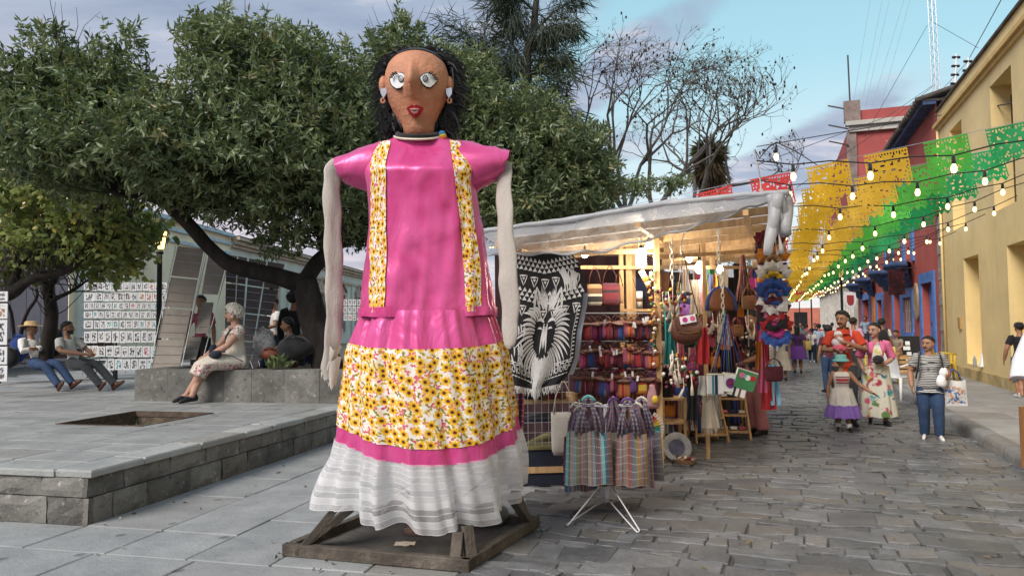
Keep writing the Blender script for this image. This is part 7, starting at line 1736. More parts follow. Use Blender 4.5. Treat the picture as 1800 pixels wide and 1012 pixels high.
 if hair:
  hm, st = hair[0], hair[1] if len(hair) > 1 else 'short'
  kw = dict(short=dict(front=36, side=-2, back=-46, puff=1.06, rough_=.09), cropped=dict(front=38, side=0, back=-44, puff=1.01, rough_=.03), bun=dict(front=40, side=2, back=-44, puff=1.01, rough_=.02), curly=dict(front=34, side=-22, back=-62, puff=1.30, rough_=.20), long=dict(front=44, side=-14, back=-60, puff=1.05), bob=dict(front=36, side=-22, back=-50, puff=1.06))[st]
  p.hair = hair_cap(Hm, hm, t_, s, **kw)
  if st == 'curly' and detail:
   mb = MB()
   for q in range(150):
    a, e = U(0, 6.28), U(-.75, 1.5); x, y, z = math.sin(a)*math.cos(e), math.cos(a)*math.cos(e), math.sin(e)
    if y < -.25 and z < .62: continue
    r_ = U(.05, .10)*s; mb.ell(Tq(x*.50, .03+y*.56, .12+z*.54), (r_, r_*U(.6, 1), r_*U(.6, 1)), 6)
   mb.build('curls', hm, p.hair, True, kind='stuff')
  if st == 'bun': mb = MB(); mb.ell(Tq(0, .47, .02), (.15*s, .13*s, .15*s), 9, rot=hr); mb.build('bun', hm, t_, True)
  if st == 'long':
   mb = MB(); mb.grid(lambda i, j: Tq((i-.5)*(.78-.15*j), .34+.16*math.sin(PI*i)-.02*j+.02*math.sin(i*30), .1-1.45*j-.12*math.sin(i*13)*j), 14, 8); mb.build('long_hair', hm, t_, True)
 return p
def stand(px, pf_, pt_, rz=0.0):
 l = gnd(px, pf_); h = at(px, pt_, l.y).z/1.0; return l, rz, h/1.005
face_cam = lambda l: math.atan2(l.x, -l.y)*-1 if False else -math.atan2(l.x, l.y)
def stripe_tee():
 m_, t = newmat('striped_tee'); p = t('TexCoord').outputs['Object']; s = t('SeparateXYZ', {0: p}).outputs
 n = t('TexNoise', {'Vector': p, 'Scale': 7.0, 'Detail': 3.0}).outputs[0]; n2 = t('TexNoise', {'Vector': t('VectorMath', {0: p, 1: (3, 3, 14)}, operation='MULTIPLY').outputs[0], 'Scale': 2.2, 'Detail': 3.0}).outputs[0]
 f = t.m('FRACT', t.m('ADD', t.m('MULTIPLY', s[2], 44.0), t.m('MULTIPLY', n, 1.4)))
 low = t.m('MULTIPLY', t.sm(n2, .53, .60), t.sm(t.m('ABSOLUTE', t.m('SUBTRACT', s[2], .98)), .12, .04))
 c = t.mix(t.m('MAXIMUM', t.m('GREATER_THAN', f, .5), low), (.50, .50, .49), (.022, .022, .026))
 out(t, t('BsdfPrincipled', {'Base Color': c, 'Roughness': .9, 'Normal': t('Bump', {'Strength': .5, 'Distance': .02, 'Height': n}).outputs[0]}).outputs[0]); return m_
l, rz, h = stand(1638, 772, 590); W1 = (l, h)
p = person('woman in a black and white striped top and jeans carrying a white tote bag', l, -.42, h, dict(eR=(-.165, .02, .655), wR=(-.16, -.05, .52), eL=(.165, .03, .655), wL=(.13, -.12, .60), hL=(.1, -.8, .25), nL=(-.8, 0, .5), kR=(-.06, -.02, .285), aR=(-.055, .03, .045), kL=(.06, -.05, .285), aL=(.066, -.03, .045), hd=(-.004, -.015, .928)), SK1, (stripe_tee(), .62, -.22), ('trousers', DENIM, 1, .64), SHOEW, (HAIRB, 'bun'), (-.55, .05, .05), 1.5, .034, .022, wx=1.06, curl=(.8, .3))
t_ = p.t
for sx in (-1, 1):
 mb = MB(); mb.tube([V((sx*.085, -.03, .84))*h, V((sx*.095, -.105, .79))*h, V((sx*.103, -.118, .71))*h, V((sx*.118, -.06, .62))*h, V((sx*.11, .05, .60))*h], [.021*h]*5, 8, flat=.4, up=(1, 0, 0)); o = mb.build('backpack_strap', BLACK, None, True); adopt(o, t_)
bpk = thing('backpack', 'black backpack worn by the woman in the striped top', 'backpack', l, -.42); mb = MB(); mb.ell(V((0, .135, .70))*h, (.088*h, .05*h, .13*h), 12); mb.build('bag_body', BLACK, bpk, True)
for o in [o for o in t_.children if o.name.startswith('backpack_strap')]: o.parent = bpk; o.name = 'strap'
tb_ = thing('tote_bag', 'white tote bag with blue and orange printing hanging from her arm', 'bag', at(1676, 668, l.y-.12), -.15)
def tote_print():
 m_, t = newmat('tote_print'); s = t('SeparateXYZ', {0: t('UVMap').outputs[0]}).outputs; p = t('TexCoord').outputs['Object']
 n = t('TexNoise', {'Vector': p, 'Scale': 26.0, 'Detail': 3.0}).outputs[0]; n2 = t('TexNoise', {'Vector': p, 'Scale': 15.0, 'Detail': 2.0}).outputs[0]
 box = t.m('MULTIPLY', t.sm(t.m('ABSOLUTE', t.m('SUBTRACT', s[0], .5)), .46, .40), t.sm(t.m('ABSOLUTE', t.m('SUBTRACT', s[1], .36)), .3, .24))
 c = t.mix(t.m('MULTIPLY', box, t.sm(n, .50, .53)), (.62, .62, .63), t.mix(t.sm(n2, .48, .54), (.05, .16, .42), (.62, .25, .06)))
 out(t, t('BsdfPrincipled', {'Base Color': c, 'Roughness': .6}).outputs[0]); return m_
mb = MB(); mb.grid(lambda i, j: V(((i-.5)*(.30+.03*j), -.05*math.sin(PI*i)*math.sin(PI*min(1, j+.1)), -.34*j+.012*math.sin(i*7)*(1-j))), 8, 8, 0, lambda i, j: (i, 1-j)); mb.grid(lambda i, j: V(((i-.5)*(.30+.03*j), .06*math.sin(PI*i)*math.sin(PI*min(1, j+.1))+.004, -.34*j+.012*math.sin(i*7)*(1-j))), 8, 8, 0, lambda i, j: (0, 0)); mb.build('bag_body', tote_print(), tb_, True)
def text(s, loc, size, m_, parent, rot=(PI/2, 0, 0), name='lettering'):
 c = bpy.data.curves.new(name, 'FONT'); c.body = s; c.size = size; c.align_x = 'CENTER'; c.align_y = 'CENTER'; c.extrude = .0015; c.materials.append(m_)
 o = bpy.data.objects.new(name, c); COL.objects.link(o); o.location = loc; o.rotation_euler = rot; o.parent = parent; return o
lt = text('A Vivir...', (0, -.052, -.10), .062, cc('orange'), tb_, (PI/2, .12, 0))
bpy.context.view_layer.update(); me_ = bpy.data.meshes.new_from_object(lt.evaluated_get(bpy.context.evaluated_depsgraph_get())); o = bpy.data.objects.new('lettering', me_); COL.objects.link(o); o.location = lt.location; o.rotation_euler = lt.rotation_euler; o.parent = tb_; bpy.data.objects.remove(lt)
for y in (-.02, .02): mb = MB(); mb.tube([(-.10, y, -.0), (-.09, y, .08), (0, y, .15), (.06, y, .10), (.09, y, 0)], .010, 6, flat=.5); mb.build('handle', cc('blue'), tb_, True)
wb_ = thing('white_bundle', 'crumpled white bag bunched in the hand of the woman in stripes', 'bag', at(1659, 655, l.y-.2)); mb = MB(); mb.ell((0, 0, 0), (.06, .05, .075), 10); mb.ell((-.03, 0, -.11), (.075, .05, .09), 10); mb.v = [tuple(V(v_)*(1+.22*mnoise.noise(V(v_)*22))) for v_ in mb.v]; mb.build('bag_body', WHITE, wb_, True)
l, rz, h = stand(1487, 746, 547); yM = l.y
ORA = cloth('orange_polo', (.52, .055, .022))
p = person('man in an orange red polo shirt cradling a baby against his shoulder', l, -.30, h, dict(lv=(1, -.12, 0), eR=(-.165, -.03, .66), wR=(-.02, -.155, .675), hR=(1, -.1, -.05), nR=(0, .6, .6), eL=(.17, -.06, .665), wL=(-.015, -.175, .735), hL=(-.9, .05, .25), nL=(0, 1, 0), aL=(.055, -.05, .045), kL=(.055, -.05, .285), aR=(-.065, .05, .045), kR=(-.06, -.0, .285), hd=(-.006, -.018, .932)), SK1, (ORA, .72, -.2), ('trousers', DGREY, 1, .72), SHOEB, (HAIRB, 'short'), (-.55, .06, 0), 1.12, .012, 0, wx=1.06, curl=(.35, .3), beard=True)
mb = MB(); Hm, s = p.H, p.s; hr = Hm.to_3x3(); mb.ell(Hm @ (V((0, -.12, .42))*s), (.30*s, .26*s, .16*s), 9, rot=hr); mb.v = [tuple(V(v_)+V((1, 1, 1))*.012*mnoise.noise(V(v_)*30)) for v_ in mb.v]; mb.build('quiff', HAIRB, p.t, True)
mb = MB(); mb.grid(lambda i, j: p.g['nk']+V((.055*math.cos(PI*2*i)*(1+.15*j), .05*math.sin(2*PI*i)*(1+.15*j)-.012, .035-.045*j-.02*(math.sin(2*PI*i) < -.5)))*h*.93+V((0, 0, .01)), 20, 3); mb.build('collar', ORA, p.t, True)
bb = thing('baby', 'baby in a white top and pink trousers held asleep by the man in orange', 'baby', at(1474, 600, yM-.20), -.1)
mb = MB(); mb.ell((.0, 0, .085), (.062, .062, .068), 12); mb.ell((-.01, .0, -.02), (.085, .06, .085), 10); mb.tube([(.05, -.03, .0), (.02, -.06, .03), (-.04, -.05, .05)], [.03, .026, .022], 7); mb.tube([(-.03, -.02, -.07), (-.02, -.07, -.12), (.02, -.06, -.17)], [.045, .04, .03], 7); mb.tube([(.04, 0, -.07), (.07, -.04, -.12), (.1, -.03, -.16)], [.045, .04, .03], 7); o = mb.build('body', SK2, bb, True); fuse(o, .008, 3)
mb = MB(); mb.ell((-.01, -.003, -.015), (.098, .07, .082), 12); mb.tube([(.05, -.03, .0), (.02, -.07, .03), (-.03, -.06, .05)], [.036, .033, .03], 8); o = mb.build('top', pm('pale_pink_white', (.62, .55, .57), .9, .1, 6, .5, 16), bb, True); fuse(o, .009, 3)
mb = MB(); mb.ell((0, -.01, -.095), (.098, .075, .065), 12); mb.tube([(-.03, -.02, -.08), (.0, -.08, -.10), (.07, -.07, -.12)], [.05, .05, .035], 8); o = mb.build('trousers', cloth('hot_pink', (.62, .10, .16)), bb, True); fuse(o, .009, 3)
mb = MB(); mb.ell((.002, .01, .10), (.066, .066, .062), 12); mb.build('bonnet', pm('bonnet_white', (.64, .60, .60), .9, .08, 6, .4, 20), bb, True)
def dress_floral():
 m_, t = newmat('flowered_dress'); p = t('TexCoord').outputs['Object']
 n = t('TexNoise', {'Vector': p, 'Scale': 7.0, 'Detail': 4.0, 'Roughness': .65, 'Distortion': .8}).outputs; n2 = t('TexNoise', {'Vector': p, 'Scale': 5.0, 'Detail': 3.0}).outputs[0]
 v = t('TexVoronoi', {'Vector': p, 'Scale': 8.0}).outputs; r_ = t('SeparateXYZ', {0: v[1]}).outputs
 col = t.ramp(r_[0], [(0, (.36, .03, .06)), (.25, (.05, .28, .32)), (.45, (.55, .12, .16)), (.6, (.10, .20, .06)), (.72, (.04, .16, .26)), (.86, (.50, .45, .12))], 'CONSTANT')
 msk = t.m('MULTIPLY', t.sm(v[0], .62, .40), t.sm(n2, .46, .52)); msk = t.m('MULTIPLY', msk, t.sm(n[0], .36, .46))
 c = t.mix(msk, (.62, .60, .50), col)
 out(t, t('BsdfPrincipled', {'Base Color': c, 'Roughness': .85, 'Normal': t('Bump', {'Strength': .3, 'Distance': .02, 'Height': n[0]}).outputs[0]}).outputs[0]); return m_
l, rz, h = stand(1543, 746, 567); FLD = dress_floral(); PJ = cloth('pink_jacket', (.58, .14, .27))
p = person('woman in a pink jacket over a long flowered dress holding a black cap', l, -.32, h, dict(eR=(-.15, .0, .655), wR=(-.13, -.08, .56), eL=(.155, .02, .65), wL=(.05, -.15, .60), hL=(-.8, -.5, .05), nL=(0, .3, 1), aL=(.07, -.04, .045), aR=(-.06, .03, .045), hd=(-.005, -.02, .93)), SK2, (FLD, 0, -.2), ('skirt', FLD, .085, 1.5), SHOEB, (HAIRB, 'cropped'), (-.75, .05, 0), 1.10, .012, .014)
mb = MB(); torso(mb, p.g['pel'], p.g['nk'], V((1, 0, 0)), 1.24, 1.36, [(r_[0], r_[1], r_[2]) for r_ in [(-.06, .104, .08)]+RINGS[2:-1]], bust=.014*h, belly=.008*h)
for k in 'LR':
 e = p.g['e'+k]; mb.tube([p.sh[k]-V((.03*h*(1 if k == 'L' else -1), 0, 0)), p.sh[k], p.sh[k].lerp(e, .5), p.sh[k].lerp(e, .95)], [.042*h, .044*h, .042*h, .044*h], 12)
o = mb.build('jacket', PJ, p.t, True); fuse(o, .0085, 4)
mb = MB(); c0 = p.g['pel']; mb.grid(lambda i, j: V(((i-.5)*(.045+.085*(1-abs(2*j-.9)))*h*.9, -(.106+.018*math.exp(-((j-.62)/.2)**2))*h*1.03-.012, (.515+.30*j)*h)), 6, 14); mb.build('dress_front', FLD, p.t, True)
for sx in (-1, 1):
 mb = MB(); P_ = [V((sx*.018, -.125, .66))*h, V((sx*.075, -.118, .735))*h, V((sx*.07, -.095, .80))*h, V((sx*.035, -.07, .835))*h, V((sx*.02, -.105, .76))*h]; mb.prism(P_ if sx > 0 else P_[::-1], (0, -.012, 0)); mb.build('lapel', PJ, p.t, True)
for sx in (-1, 1):
 mb = MB(); mb.tube([p.H @ (V((sx*.14+.075*math.cos(a), -.40, .01+.065*math.sin(a)))*p.s) for a in [2*PI*q/12 for q in range(13)]], .006*p.s*1.6, 4); mb.build('glasses_rim', STEEL, p.t)
cp = thing('black_cap', 'black cap held in the hand of the woman in the pink jacket', 'cap', at(1544, 632, l.y-.26)); mb = MB(); mb.ell((0, 0, 0), (.085, .07, .07), 12); mb.ell((-.06, -.02, -.03), (.07, .05, .012), 10); mb.build('crown', BLACK, cp, True)
l, rz, h = stand(1482, 757, 618); GD = cloth('girl_dress', (.58, .55, .50))
p = person('small girl in a white dress with a purple hem and a turquoise bucket hat', l, -.30, h, dict(pel=(0, 0, .48), nk=(0, .0, .76), hd=(0, -.015, .885), eR=(-.155, .02, .58), wR=(-.17, -.01, .42), eL=(.19, -.03, .605), wL=(.33, -.10, .50), hL=(.8, -.3, -.4), kL=(.05, -.04, .26), aL=(.065, -.05, .05), aR=(-.05, .02, .05), kR=(-.05, -.01, .26)), SK1, (GD, 0, -.15), ('skirt2', GD, .33, 1.32, cloth('purple_hem', (.22, .12, .42))), SHOEB, (HAIRB, 'bob'), (-.05, .06, 0), 1.2, wx=.95)
Hm, s = p.H, p.s*1.18; mb = MB(M.Translation(V((0, 0, 0)))); hm_ = Hm
def hatp(r_, z): return [hm_ @ V((r_*s*math.cos(a), .03*s+r_*s*1.05*math.sin(a), z*s)) for a in [2*PI*q/24 for q in range(24)]]
mb.loft([hatp(.60, .06), hatp(.585, .075), hatp(.42, .20), hatp(.40, .26), hatp(.36, .44), hatp(.30, .49), hatp(.02, .50)], 0, False, True); mb.build('bucket_hat', pm('turquoise_hat', (.16, .42, .38), .85, .2, 6, dirt=((.6, .6, .58), 16, .58)), p.t, True)
mb = MB(); mb.loft([hatp(.615, .045), hatp(.60, .075)], 0, False, False); mb.build('hat_brim_edge', cc('teal'), p.t, True)
for z, hh, cl in ((.69, .012, 'burgundy'), (.655, .030, 'red'), (.615, .012, 'burgundy')):
 mb = MB(); mb.grid(lambda i, j: V(((i-.5)*.15*h, -(.112+.0*z)*h+.03*h*(2*i-1)**2*.6, (z-hh/2+hh*j)*h)), 8, 2); mb.build('embroidery', cc(cl), p.t, True)
for k in 'LR':
 a = p.g['a'+k]; mb = MB(); mb.tube([a+V((0, 0, -.01)), a+V((0, 0, .05*h))], [.036*h, .036*h], 10); mb.build('sock', WHITE, p.t, True)
l = S(13.2, 3.75, .135); l = at(1797, 700, 14.0); l.z = .135; h = at(1797, 567, 14.0).z-.135
p = person('man in a black t-shirt, black cap and camouflage shorts walking away on the pavement', l, PI-.25, h, dict(eR=(-.17, .02, .645), wR=(-.185, -.04, .50), eL=(.17, .02, .645), wL=(.18, -.04, .50), aL=(.06, .06, .045), aR=(-.06, -.06, .045)), SK3, (cloth('black_tee', (.016, .016, .02)), .6, -.15), ('trousers', pm('camouflage', (.10, .11, .12), .9, .3, 9, dirt=((.03, .035, .04), 14, .5)), .35, .95), SHOEW, (HAIRB, 'cropped'), (0, 0, 0), 1.25, wx=1.06)
Hm, s = p.H, p.s; mb = MB(); mb.loft([[Hm @ V((r_*s*math.cos(a), .03*s+r_*1.12*s*math.sin(a), z*s)) for a in [2*PI*q/20 for q in range(20)]] for r_, z in ((.40, .10), (.41, .2), (.38, .38), (.25, .52), (.02, .55))]); mb.box(Hm @ (V((0, -.5, .14))*s), (.5*s, .4*s, .03*s), Hm.to_3x3()); mb.build('cap', BLACK, p.t, True)
ph = thing('red_phone', 'small red phone held in the hand of the man in black', 'phone', at(1776, 664, 13.7)); mb = MB(); mb.box((0, 0, 0), (.04, .02, .10)); mb.build('case', cc('red'), ph, bevel=.004)
l = at(1845, 800, 7.6); l.z = .135
p = person('person in a loose white shirt cut by the right frame edge', l, .25, 1.62, dict(eR=(-.19, .0, .64), wR=(-.235, -.03, .51), eL=(.15, .0, .64)), SK1, (pm('white_shirt', (.66, .67, .72), .85, .06, 4, .6, 12), 1.75, -.35), ('trousers', DENIM_D, 1), SHOEB, (HAIRB, 'short'), (0, 0, 0), 1.2, wx=1.1, detail=False, face=False)
mb = MB(); mb.tube([p.sh['R'], p.g['eR'], p.g['wR']+V((.0, 0, .04))], [.07, .085, .10], 12); o = mb.build('wide_sleeve', MC['white_shirt'], p.t, True); fuse(o, .012, 4)
wp = thing('wooden_board', 'brown wooden board standing upright under the white sleeve at the frame edge', 'board', at(1816, 790, 7.4)); wp.location.z = .14; mb = MB(); mb.box((0, 0, .30), (.22, .05, .60)); mb.build('panel', pm('brown_board', (.26, .13, .055), .55, .2, 4, .2, 30, stretch=(4, 4, .6)), wp)
def simple(px, pf_, pt_, rz, label, skin=SK1, top=None, bottom=None, hair=(HAIRB, 'short'), J=None, fat=1.05, shoes=SHOEB, group=None, sk=None, **k):
 l, _, h = stand(px, pf_, pt_); return person(label, l, rz, h, J, skin, top, bottom, shoes, hair, (0, 0, 0), fat, detail=False, face=k.pop('face', False), group=group, **k)
back = PI-TH
p = simple(1403, 656, 572, back, 'woman with long black hair in a dark purple top and purple skirt seen from behind', top=(cloth('plum_top', (.055, .02, .09)), .6, -.05), bottom=('skirt', cloth('violet_skirt', (.13, .045, .24)), .30, 1.45), hair=(HAIRB, 'long'), fat=1.35)
p = simple(1428, 637, 577, back, 'woman in a white t-shirt and jeans with a yellow shoulder bag seen from behind', top=(cloth('white_tee', (.66, .63, .62)), .6, -.1), bottom=('trousers', DENIM_D, 1), hair=(HAIRB, 'bob'), shoes=SHOEW)
b = thing('shoulder_bag', 'yellow shoulder bag on the woman in the white t-shirt', 'bag', at(1420.5, 606, p.t.location.y-.15)); mb = MB(); pillow(mb, .26, .36, .12, .15); mb.build('bag_body', pm('mustard', (.52, .42, .12), .7, .1), b, True); mb = MB(); mb.tube([(-.08, 0, .15), (0, -.02, .45), (.10, 0, .55), (.1, 0, .15)], .012, 5); mb.build('strap', cc('tan'), b, True)
simple(1441, 637, 569, back, 'man in a light blue shirt and dark trousers walking away', top=(cloth('sky_shirt', (.36, .46, .58)), 1.9, -.2), bottom=('trousers', DGREY, 1))
simple(1459, 690, 571, back+.3, 'dark haired person half hidden behind the man in orange', top=(cc('wine'), .6, -.1), bottom=('trousers', DENIM, 1), hair=(HAIRB, 'bob'))
simple(1503, 668, 558, back-.3, 'man in a pink shirt seen from behind near the doorways', top=(cloth('pink_shirt', (.50, .30, .40)), .7, -.15), bottom=('trousers', DGREY, 1), fat=1.3)
p = simple(1553, 664, 560, back, 'man in a white t-shirt with a black backpack walking away', top=(cloth('white_tee', (.66, .63, .62)), .6, -.1), bottom=('trousers', DGREY, 1))
b = thing('backpack', 'black backpack on the man in the white t-shirt', 'backpack', p.t.location, back); mb = MB(); mb.ell(V((0, .13, .70))*p.h, (.09*p.h, .055*p.h, .125*p.h), 12); mb.build('bag_body', BLACK, b, True)
for sx in (-1, 1): mb = MB(); mb.tube([V((sx*.06, .10, .80))*p.h, V((sx*.07, .03, .86))*p.h, V((sx*.08, -.09, .76))*p.h, V((sx*.09, .08, .62))*p.h], .016*p.h, 6, flat=.4); mb.build('strap', BLACK, b, True)
l = gnd(1577, 655); l = S(toQ(l)[0]*0+19.5, 3.55, .135); l = at(1578, 640, 20.5); l.z = .135
ck = thing('wooden_crate', 'slatted wooden crate the boy sits on by the red wall', 'crate', l)
for q in range(4):
 for sx in (-1, 1): mb = MB(); mb.box((0, sx*.2, .06+q*.125), (.46, .015, .09)); mb.build('slat', PINE, ck)
for sx in (-1, 1):
 for sy in (-1, 1): mb = MB(); mb.box((sx*.22, sy*.185, .24), (.03, .03, .48)); mb.build('corner_post', PINE, ck)
mb = MB(); mb.box((0, 0, .49), (.46, .43, .02)); mb.build('lid', PINE, ck)
hh = 1.3
person('boy in a tan vest sitting on a wooden crate by the red wall', l+V((0, 0, 0)), -.9, hh, dict(pel=(0, .02, .43), nk=(0, -.02, .72), hd=(0, -.04, .835), kL=(.07, -.20, .40), aL=(.06, -.20, .12), kR=(-.07, -.2, .4), aR=(-.06, -.2, .12), eL=(.13, -.06, .58), wL=(.09, -.18, .50), eR=(-.14, -.08, .58), wR=(-.10, -.22, .56)), SK1, (cloth('tan_vest', (.27, .23, .18)), .5, -.1), ('trousers', cc('tan'), 1), SHOEB, (HAIRB, 'short'), (0, .2, 0), 1.1, detail=False, face=False)
l = at(1522, 600, 38.0); l.z = .135
person('man in a light shirt standing in a blue doorway up the street', l, -.6, at(1522, 556, 38.0).z-.135, None, SK1, (cloth('sky_shirt', (.36, .46, .58)), .6, -.15), ('trousers', DGREY, 1), SHOEB, (HAIRB, 'short'), (0, 0, 0), 1.1, detail=False, face=False)
mixt = ['grey', 'navy', 'white', 'red', 'teal', 'tan', 'rose', 'black', 'cream']
for k, (px, pf_, pt_, c) in enumerate(((1376, 668, 580, 'cream'), (1390, 646, 573, 'black'), (1412, 626, 571, 'grey'), (1419, 618, 570, 'rose'), (1434, 616, 568, 'navy'), (1450, 620, 570, 'red'), (1397, 614, 568, 'tan'), (1464, 616, 567, 'white'), (1408, 608, 567, 'teal'))):
 simple(px, pf_, pt_, back if k % 2 else -TH, f'{["woman", "person"][k > 0]} in a {c} top ' + ['beside the straw hats at the stall edge', 'at the far end of the stalls', 'deep in the crowd up the street', 'in rose beside the grey top up the street', 'in the distance in mid street', 'walking behind the blue shirted man', 'between the stalls and the crowd', 'near the pilaster building', 'farthest away in the crowd'][k], top=(cc(c), .6, -.1), bottom=('trousers', DENIM_D if k % 2 else DGREY, 1) if k else ('skirt', cc('cream'), .2, 1.5), hair=(HAIRB, 'bob' if k % 3 == 0 else 'short'), group='people far up the street' if k else None)
l, _, h = stand(1331, 764, 520)
person('vendor in a dark top and dusty pink trousers half hidden behind the hanging bags', l, -1.2, min(1.75, h), dict(eL=(.15, -.05, .65), wL=(.10, -.18, .60), eR=(-.14, .0, .64)), SK1, (cloth('black_tee', (.016, .016, .02)), .6, -.1), ('trousers', cloth('dusty_pink', (.42, .17, .18)), 1, .95), SHOEB, (HAIRB, 'short'), (0, .1, 0), 1.2, detail=False, face=False)
PW0 = V((A.x, A.y, 0)); wl = lambda px, y=0: (lambda q: q)(at(px, 640, 1))
def on_wall(px):      # point on the wall's front face line seen at column px
 d = ray(px, 700); o = V((0, 0, CH)); n_ = nrm; t2 = (A-o).dot(n_)/d.dot(n_); return o+d*t2
sp = on_wall(404); sp.z = .0
h = 1.80
ol_rz = -1.02
def dress_cream():
 m_, t = newmat('embroidered_cream'); p = t('TexCoord').outputs['Object']
 v = t('TexVoronoi', {'Vector': p, 'Scale': 30.0}).outputs; r_ = t('SeparateXYZ', {0: v[1]}).outputs; z = t('SeparateXYZ', {0: p}).outputs
 n = t('TexNoise', {'Vector': p, 'Scale': 9.0, 'Detail': 4.0}).outputs[0]
 band = t.m('MAXIMUM', t.m('MULTIPLY', t.sm(z[2], .55, .62), t.sm(n, .36, .46)), t.m('MULTIPLY', t.sm(t.m('ABSOLUTE', t.m('SUBTRACT', z[0], .19)), .08, .05), t.m('MULTIPLY', t.sm(z[2], .20, .12), t.sm(n, .38, .45))))
 col = t.ramp(r_[0], [(0, (.36, .06, .12)), (.35, (.60, .55, .47)), (.5, (.16, .13, .15)), (.65, (.50, .16, .24)), (.85, (.60, .55, .47))], 'CONSTANT')
 c = t.mix(t.m('MULTIPLY', band, t.sm(v[0], .60, .45)), (.56, .51, .43), col)
 h = t('TexNoise', {'Vector': p, 'Scale': 11.0, 'Detail': 4.0, 'Distortion': .6}).outputs[0]
 out(t, t('BsdfPrincipled', {'Base Color': c, 'Roughness': .85, 'Normal': t('Bump', {'Strength': .8, 'Distance': .03, 'Height': h}).outputs[0]}).outputs[0]); return m_
DC = dress_cream()
seat_z = TZ+.5
OL = dict(pel=(0, .02, .10), nk=(0, -.005, .405), hd=(0, -.03, .515), lv=(1, .1, 0), kL=(.045, -.235, .095), kR=(-.045, -.245, .10), aL=(-.035, -.40, -.178), aR=(.035, -.365, -.182), fL=(.1, -1, -.12), fR=(.3, -1, -.1), eL=(.145, -.10, .245), wL=(.02, -.235, .15), hL=(-.7, -.6, -.15), nL=(0, 0, -1), eR=(-.135, -.12, .24), wR=(-.035, -.245, .155), hR=(.5, -.8, -.2), nR=(0, 0, -1))
sp.z = seat_z - (.10-.068)*h
sp = sp + EA*.16
p = person('white haired woman in a cream embroidered dress sitting on the planter wall', sp, ol_rz, h, OL, SK2, None, None, SHOEB, (HAIRW, 'curly'), (-.15, .04, 0), 1.5, curl=(.5, .5))
g = p.g; mb = MB()
torso(mb, g['pel'], g['nk'], V((1, .1, 0)), 1.32, 1.45, [(-.16, .11, .085), (-.05, .118, .09), (.10, .122, .086), (.28, .112, .078), (.45, .108, .074), (.62, .106, .072), (.78, .106, .066), (.90, .092, .05), (.97, .055, .04)], belly=.028*h, bust=.024*h)
for k in 'LR': e = g['e'+k]; mb.tube([p.sh[k]-V((.03*h*(1 if k == 'L' else -1), 0, 0)), p.sh[k], p.sh[k].lerp(e, .45)], [.05*h, .052*h, .055*h], 12)
o = mb.build('blouse', DC, p.t, True); fuse(o, .0085, 4)
mb = MB()
def lap(i, j):
 a = -PI*.98+2*PI*.98*i; f = j
 P_ = [g['pel']+V((0, .03, -.0))*h, (g['kL']+g['kR'])/2+V((0, .06, .0))*h, (g['kL']+g['kR'])/2+V((0, -.035, -.03))*h, (g['kL']+g['kR'])/2+V((.0, -.075, -.105))*h]
 x = f*3; k = min(int(x), 2); c = P_[k].lerp(P_[k+1], x-k); d = (P_[min(k+1, 3)]-P_[k]).normalized(); ax = V((1, 0, 0)); ay = d.cross(ax).normalized()
 rx = (.135-.02*f)*h; ry = (.082-.012*f)*h; fo = 1+.05*math.sin(a*7)*f
 q = c+ax*rx*math.cos(a)*fo+ay*ry*math.sin(a)*fo
 if f > .5 and math.sin(a)*ay.z < -.02: pass
 q.z = max(q.z, (.03 if f < .55 else -.2)*h); return q
mb.grid(lap, 40, 18); mb.build('skirt', DC, p.t, True)
mb = MB()
for q in range(44):
 a = lap(q/44, 1); b_ = lap((q+.5)/44, 1); c_ = lap((q+1)/44, 1); dn = V((0, -.012, -.022)); mb.add([a, b_+dn, c_], [(0, 1, 2)])
mb.build('scalloped_hem', cloth('hem_tan', (.46, .36, .28)), p.t, world=False)
for sx in (1,):
 c = p.H @ (V((.36, .02, -.16))*p.s); mb = MB(); mb.tube([c+V((0, .018*math.cos(a), -.02+.024*math.sin(a))) for a in [2*PI*q/12 for q in range(13)]], .0045, 5); mb.build('hoop_earring', pm('gold', (.5, .32, .07), .3, metal=.9), p.t)
 c = p.H @ (V((-.36, .02, -.16))*p.s); mb = MB(); mb.tube([c+V((0, .018*math.cos(a), -.02+.024*math.sin(a))) for a in [2*PI*q/12 for q in range(13)]], .0045, 5); mb.build('hoop_earring', MC['gold'], p.t)
mb = MB(); nk = g['nk']; mb.tube([nk+V((.055, .0, .03)), nk+V((.06, -.075, -.04)), nk+V((.03, -.15, -.16)), nk+V((.0, -.165, -.25)), nk+V((-.03, -.15, -.16)), nk+V((-.06, -.075, -.04)), nk+V((-.055, 0, .03))], .008, 6); mb.build('neck_cord', BLACK, p.t, True)
for k in 'LR':
 mb = MB(); w_ = g['w'+k]; e = g['e'+k]; d = (w_-e).normalized(); x = d.orthogonal().normalized(); y = d.cross(x); mb.tube([w_-d*.02+x*.033*math.cos(a)+y*.033*math.sin(a) for a in [2*PI*q/14 for q in range(15)]], .004, 5); mb.build('bracelet', MC['gold'], p.t)
hb = thing('handbag', 'dark navy cloth handbag on the lap of the white haired woman', 'bag', sp, ol_rz); mb = MB(); mb.ell(V((.055, -.185, .155))*h, (.10*h, .055*h, .045*h), 12, rot=M.Rotation(-.25, 3, 'Y')); mb.ell(V((-.02, -.19, .205))*h, (.035*h, .035*h, .05*h), 9); mb.v = [tuple(V(v_)+V((1, 1, 1))*.02*mnoise.noise(V(v_)*9)) for v_ in mb.v]; mb.build('bag_body', cloth('navy_bag', (.018, .024, .04)), hb, True)
mb = MB(); mb.tube([V((.10, -.14, .17))*h, V((.16, -.06, .15))*h, V((.19, .02, .105))*h], .014, 6, flat=.5); mb.build('strap', MC['navy_bag'], hb, True)
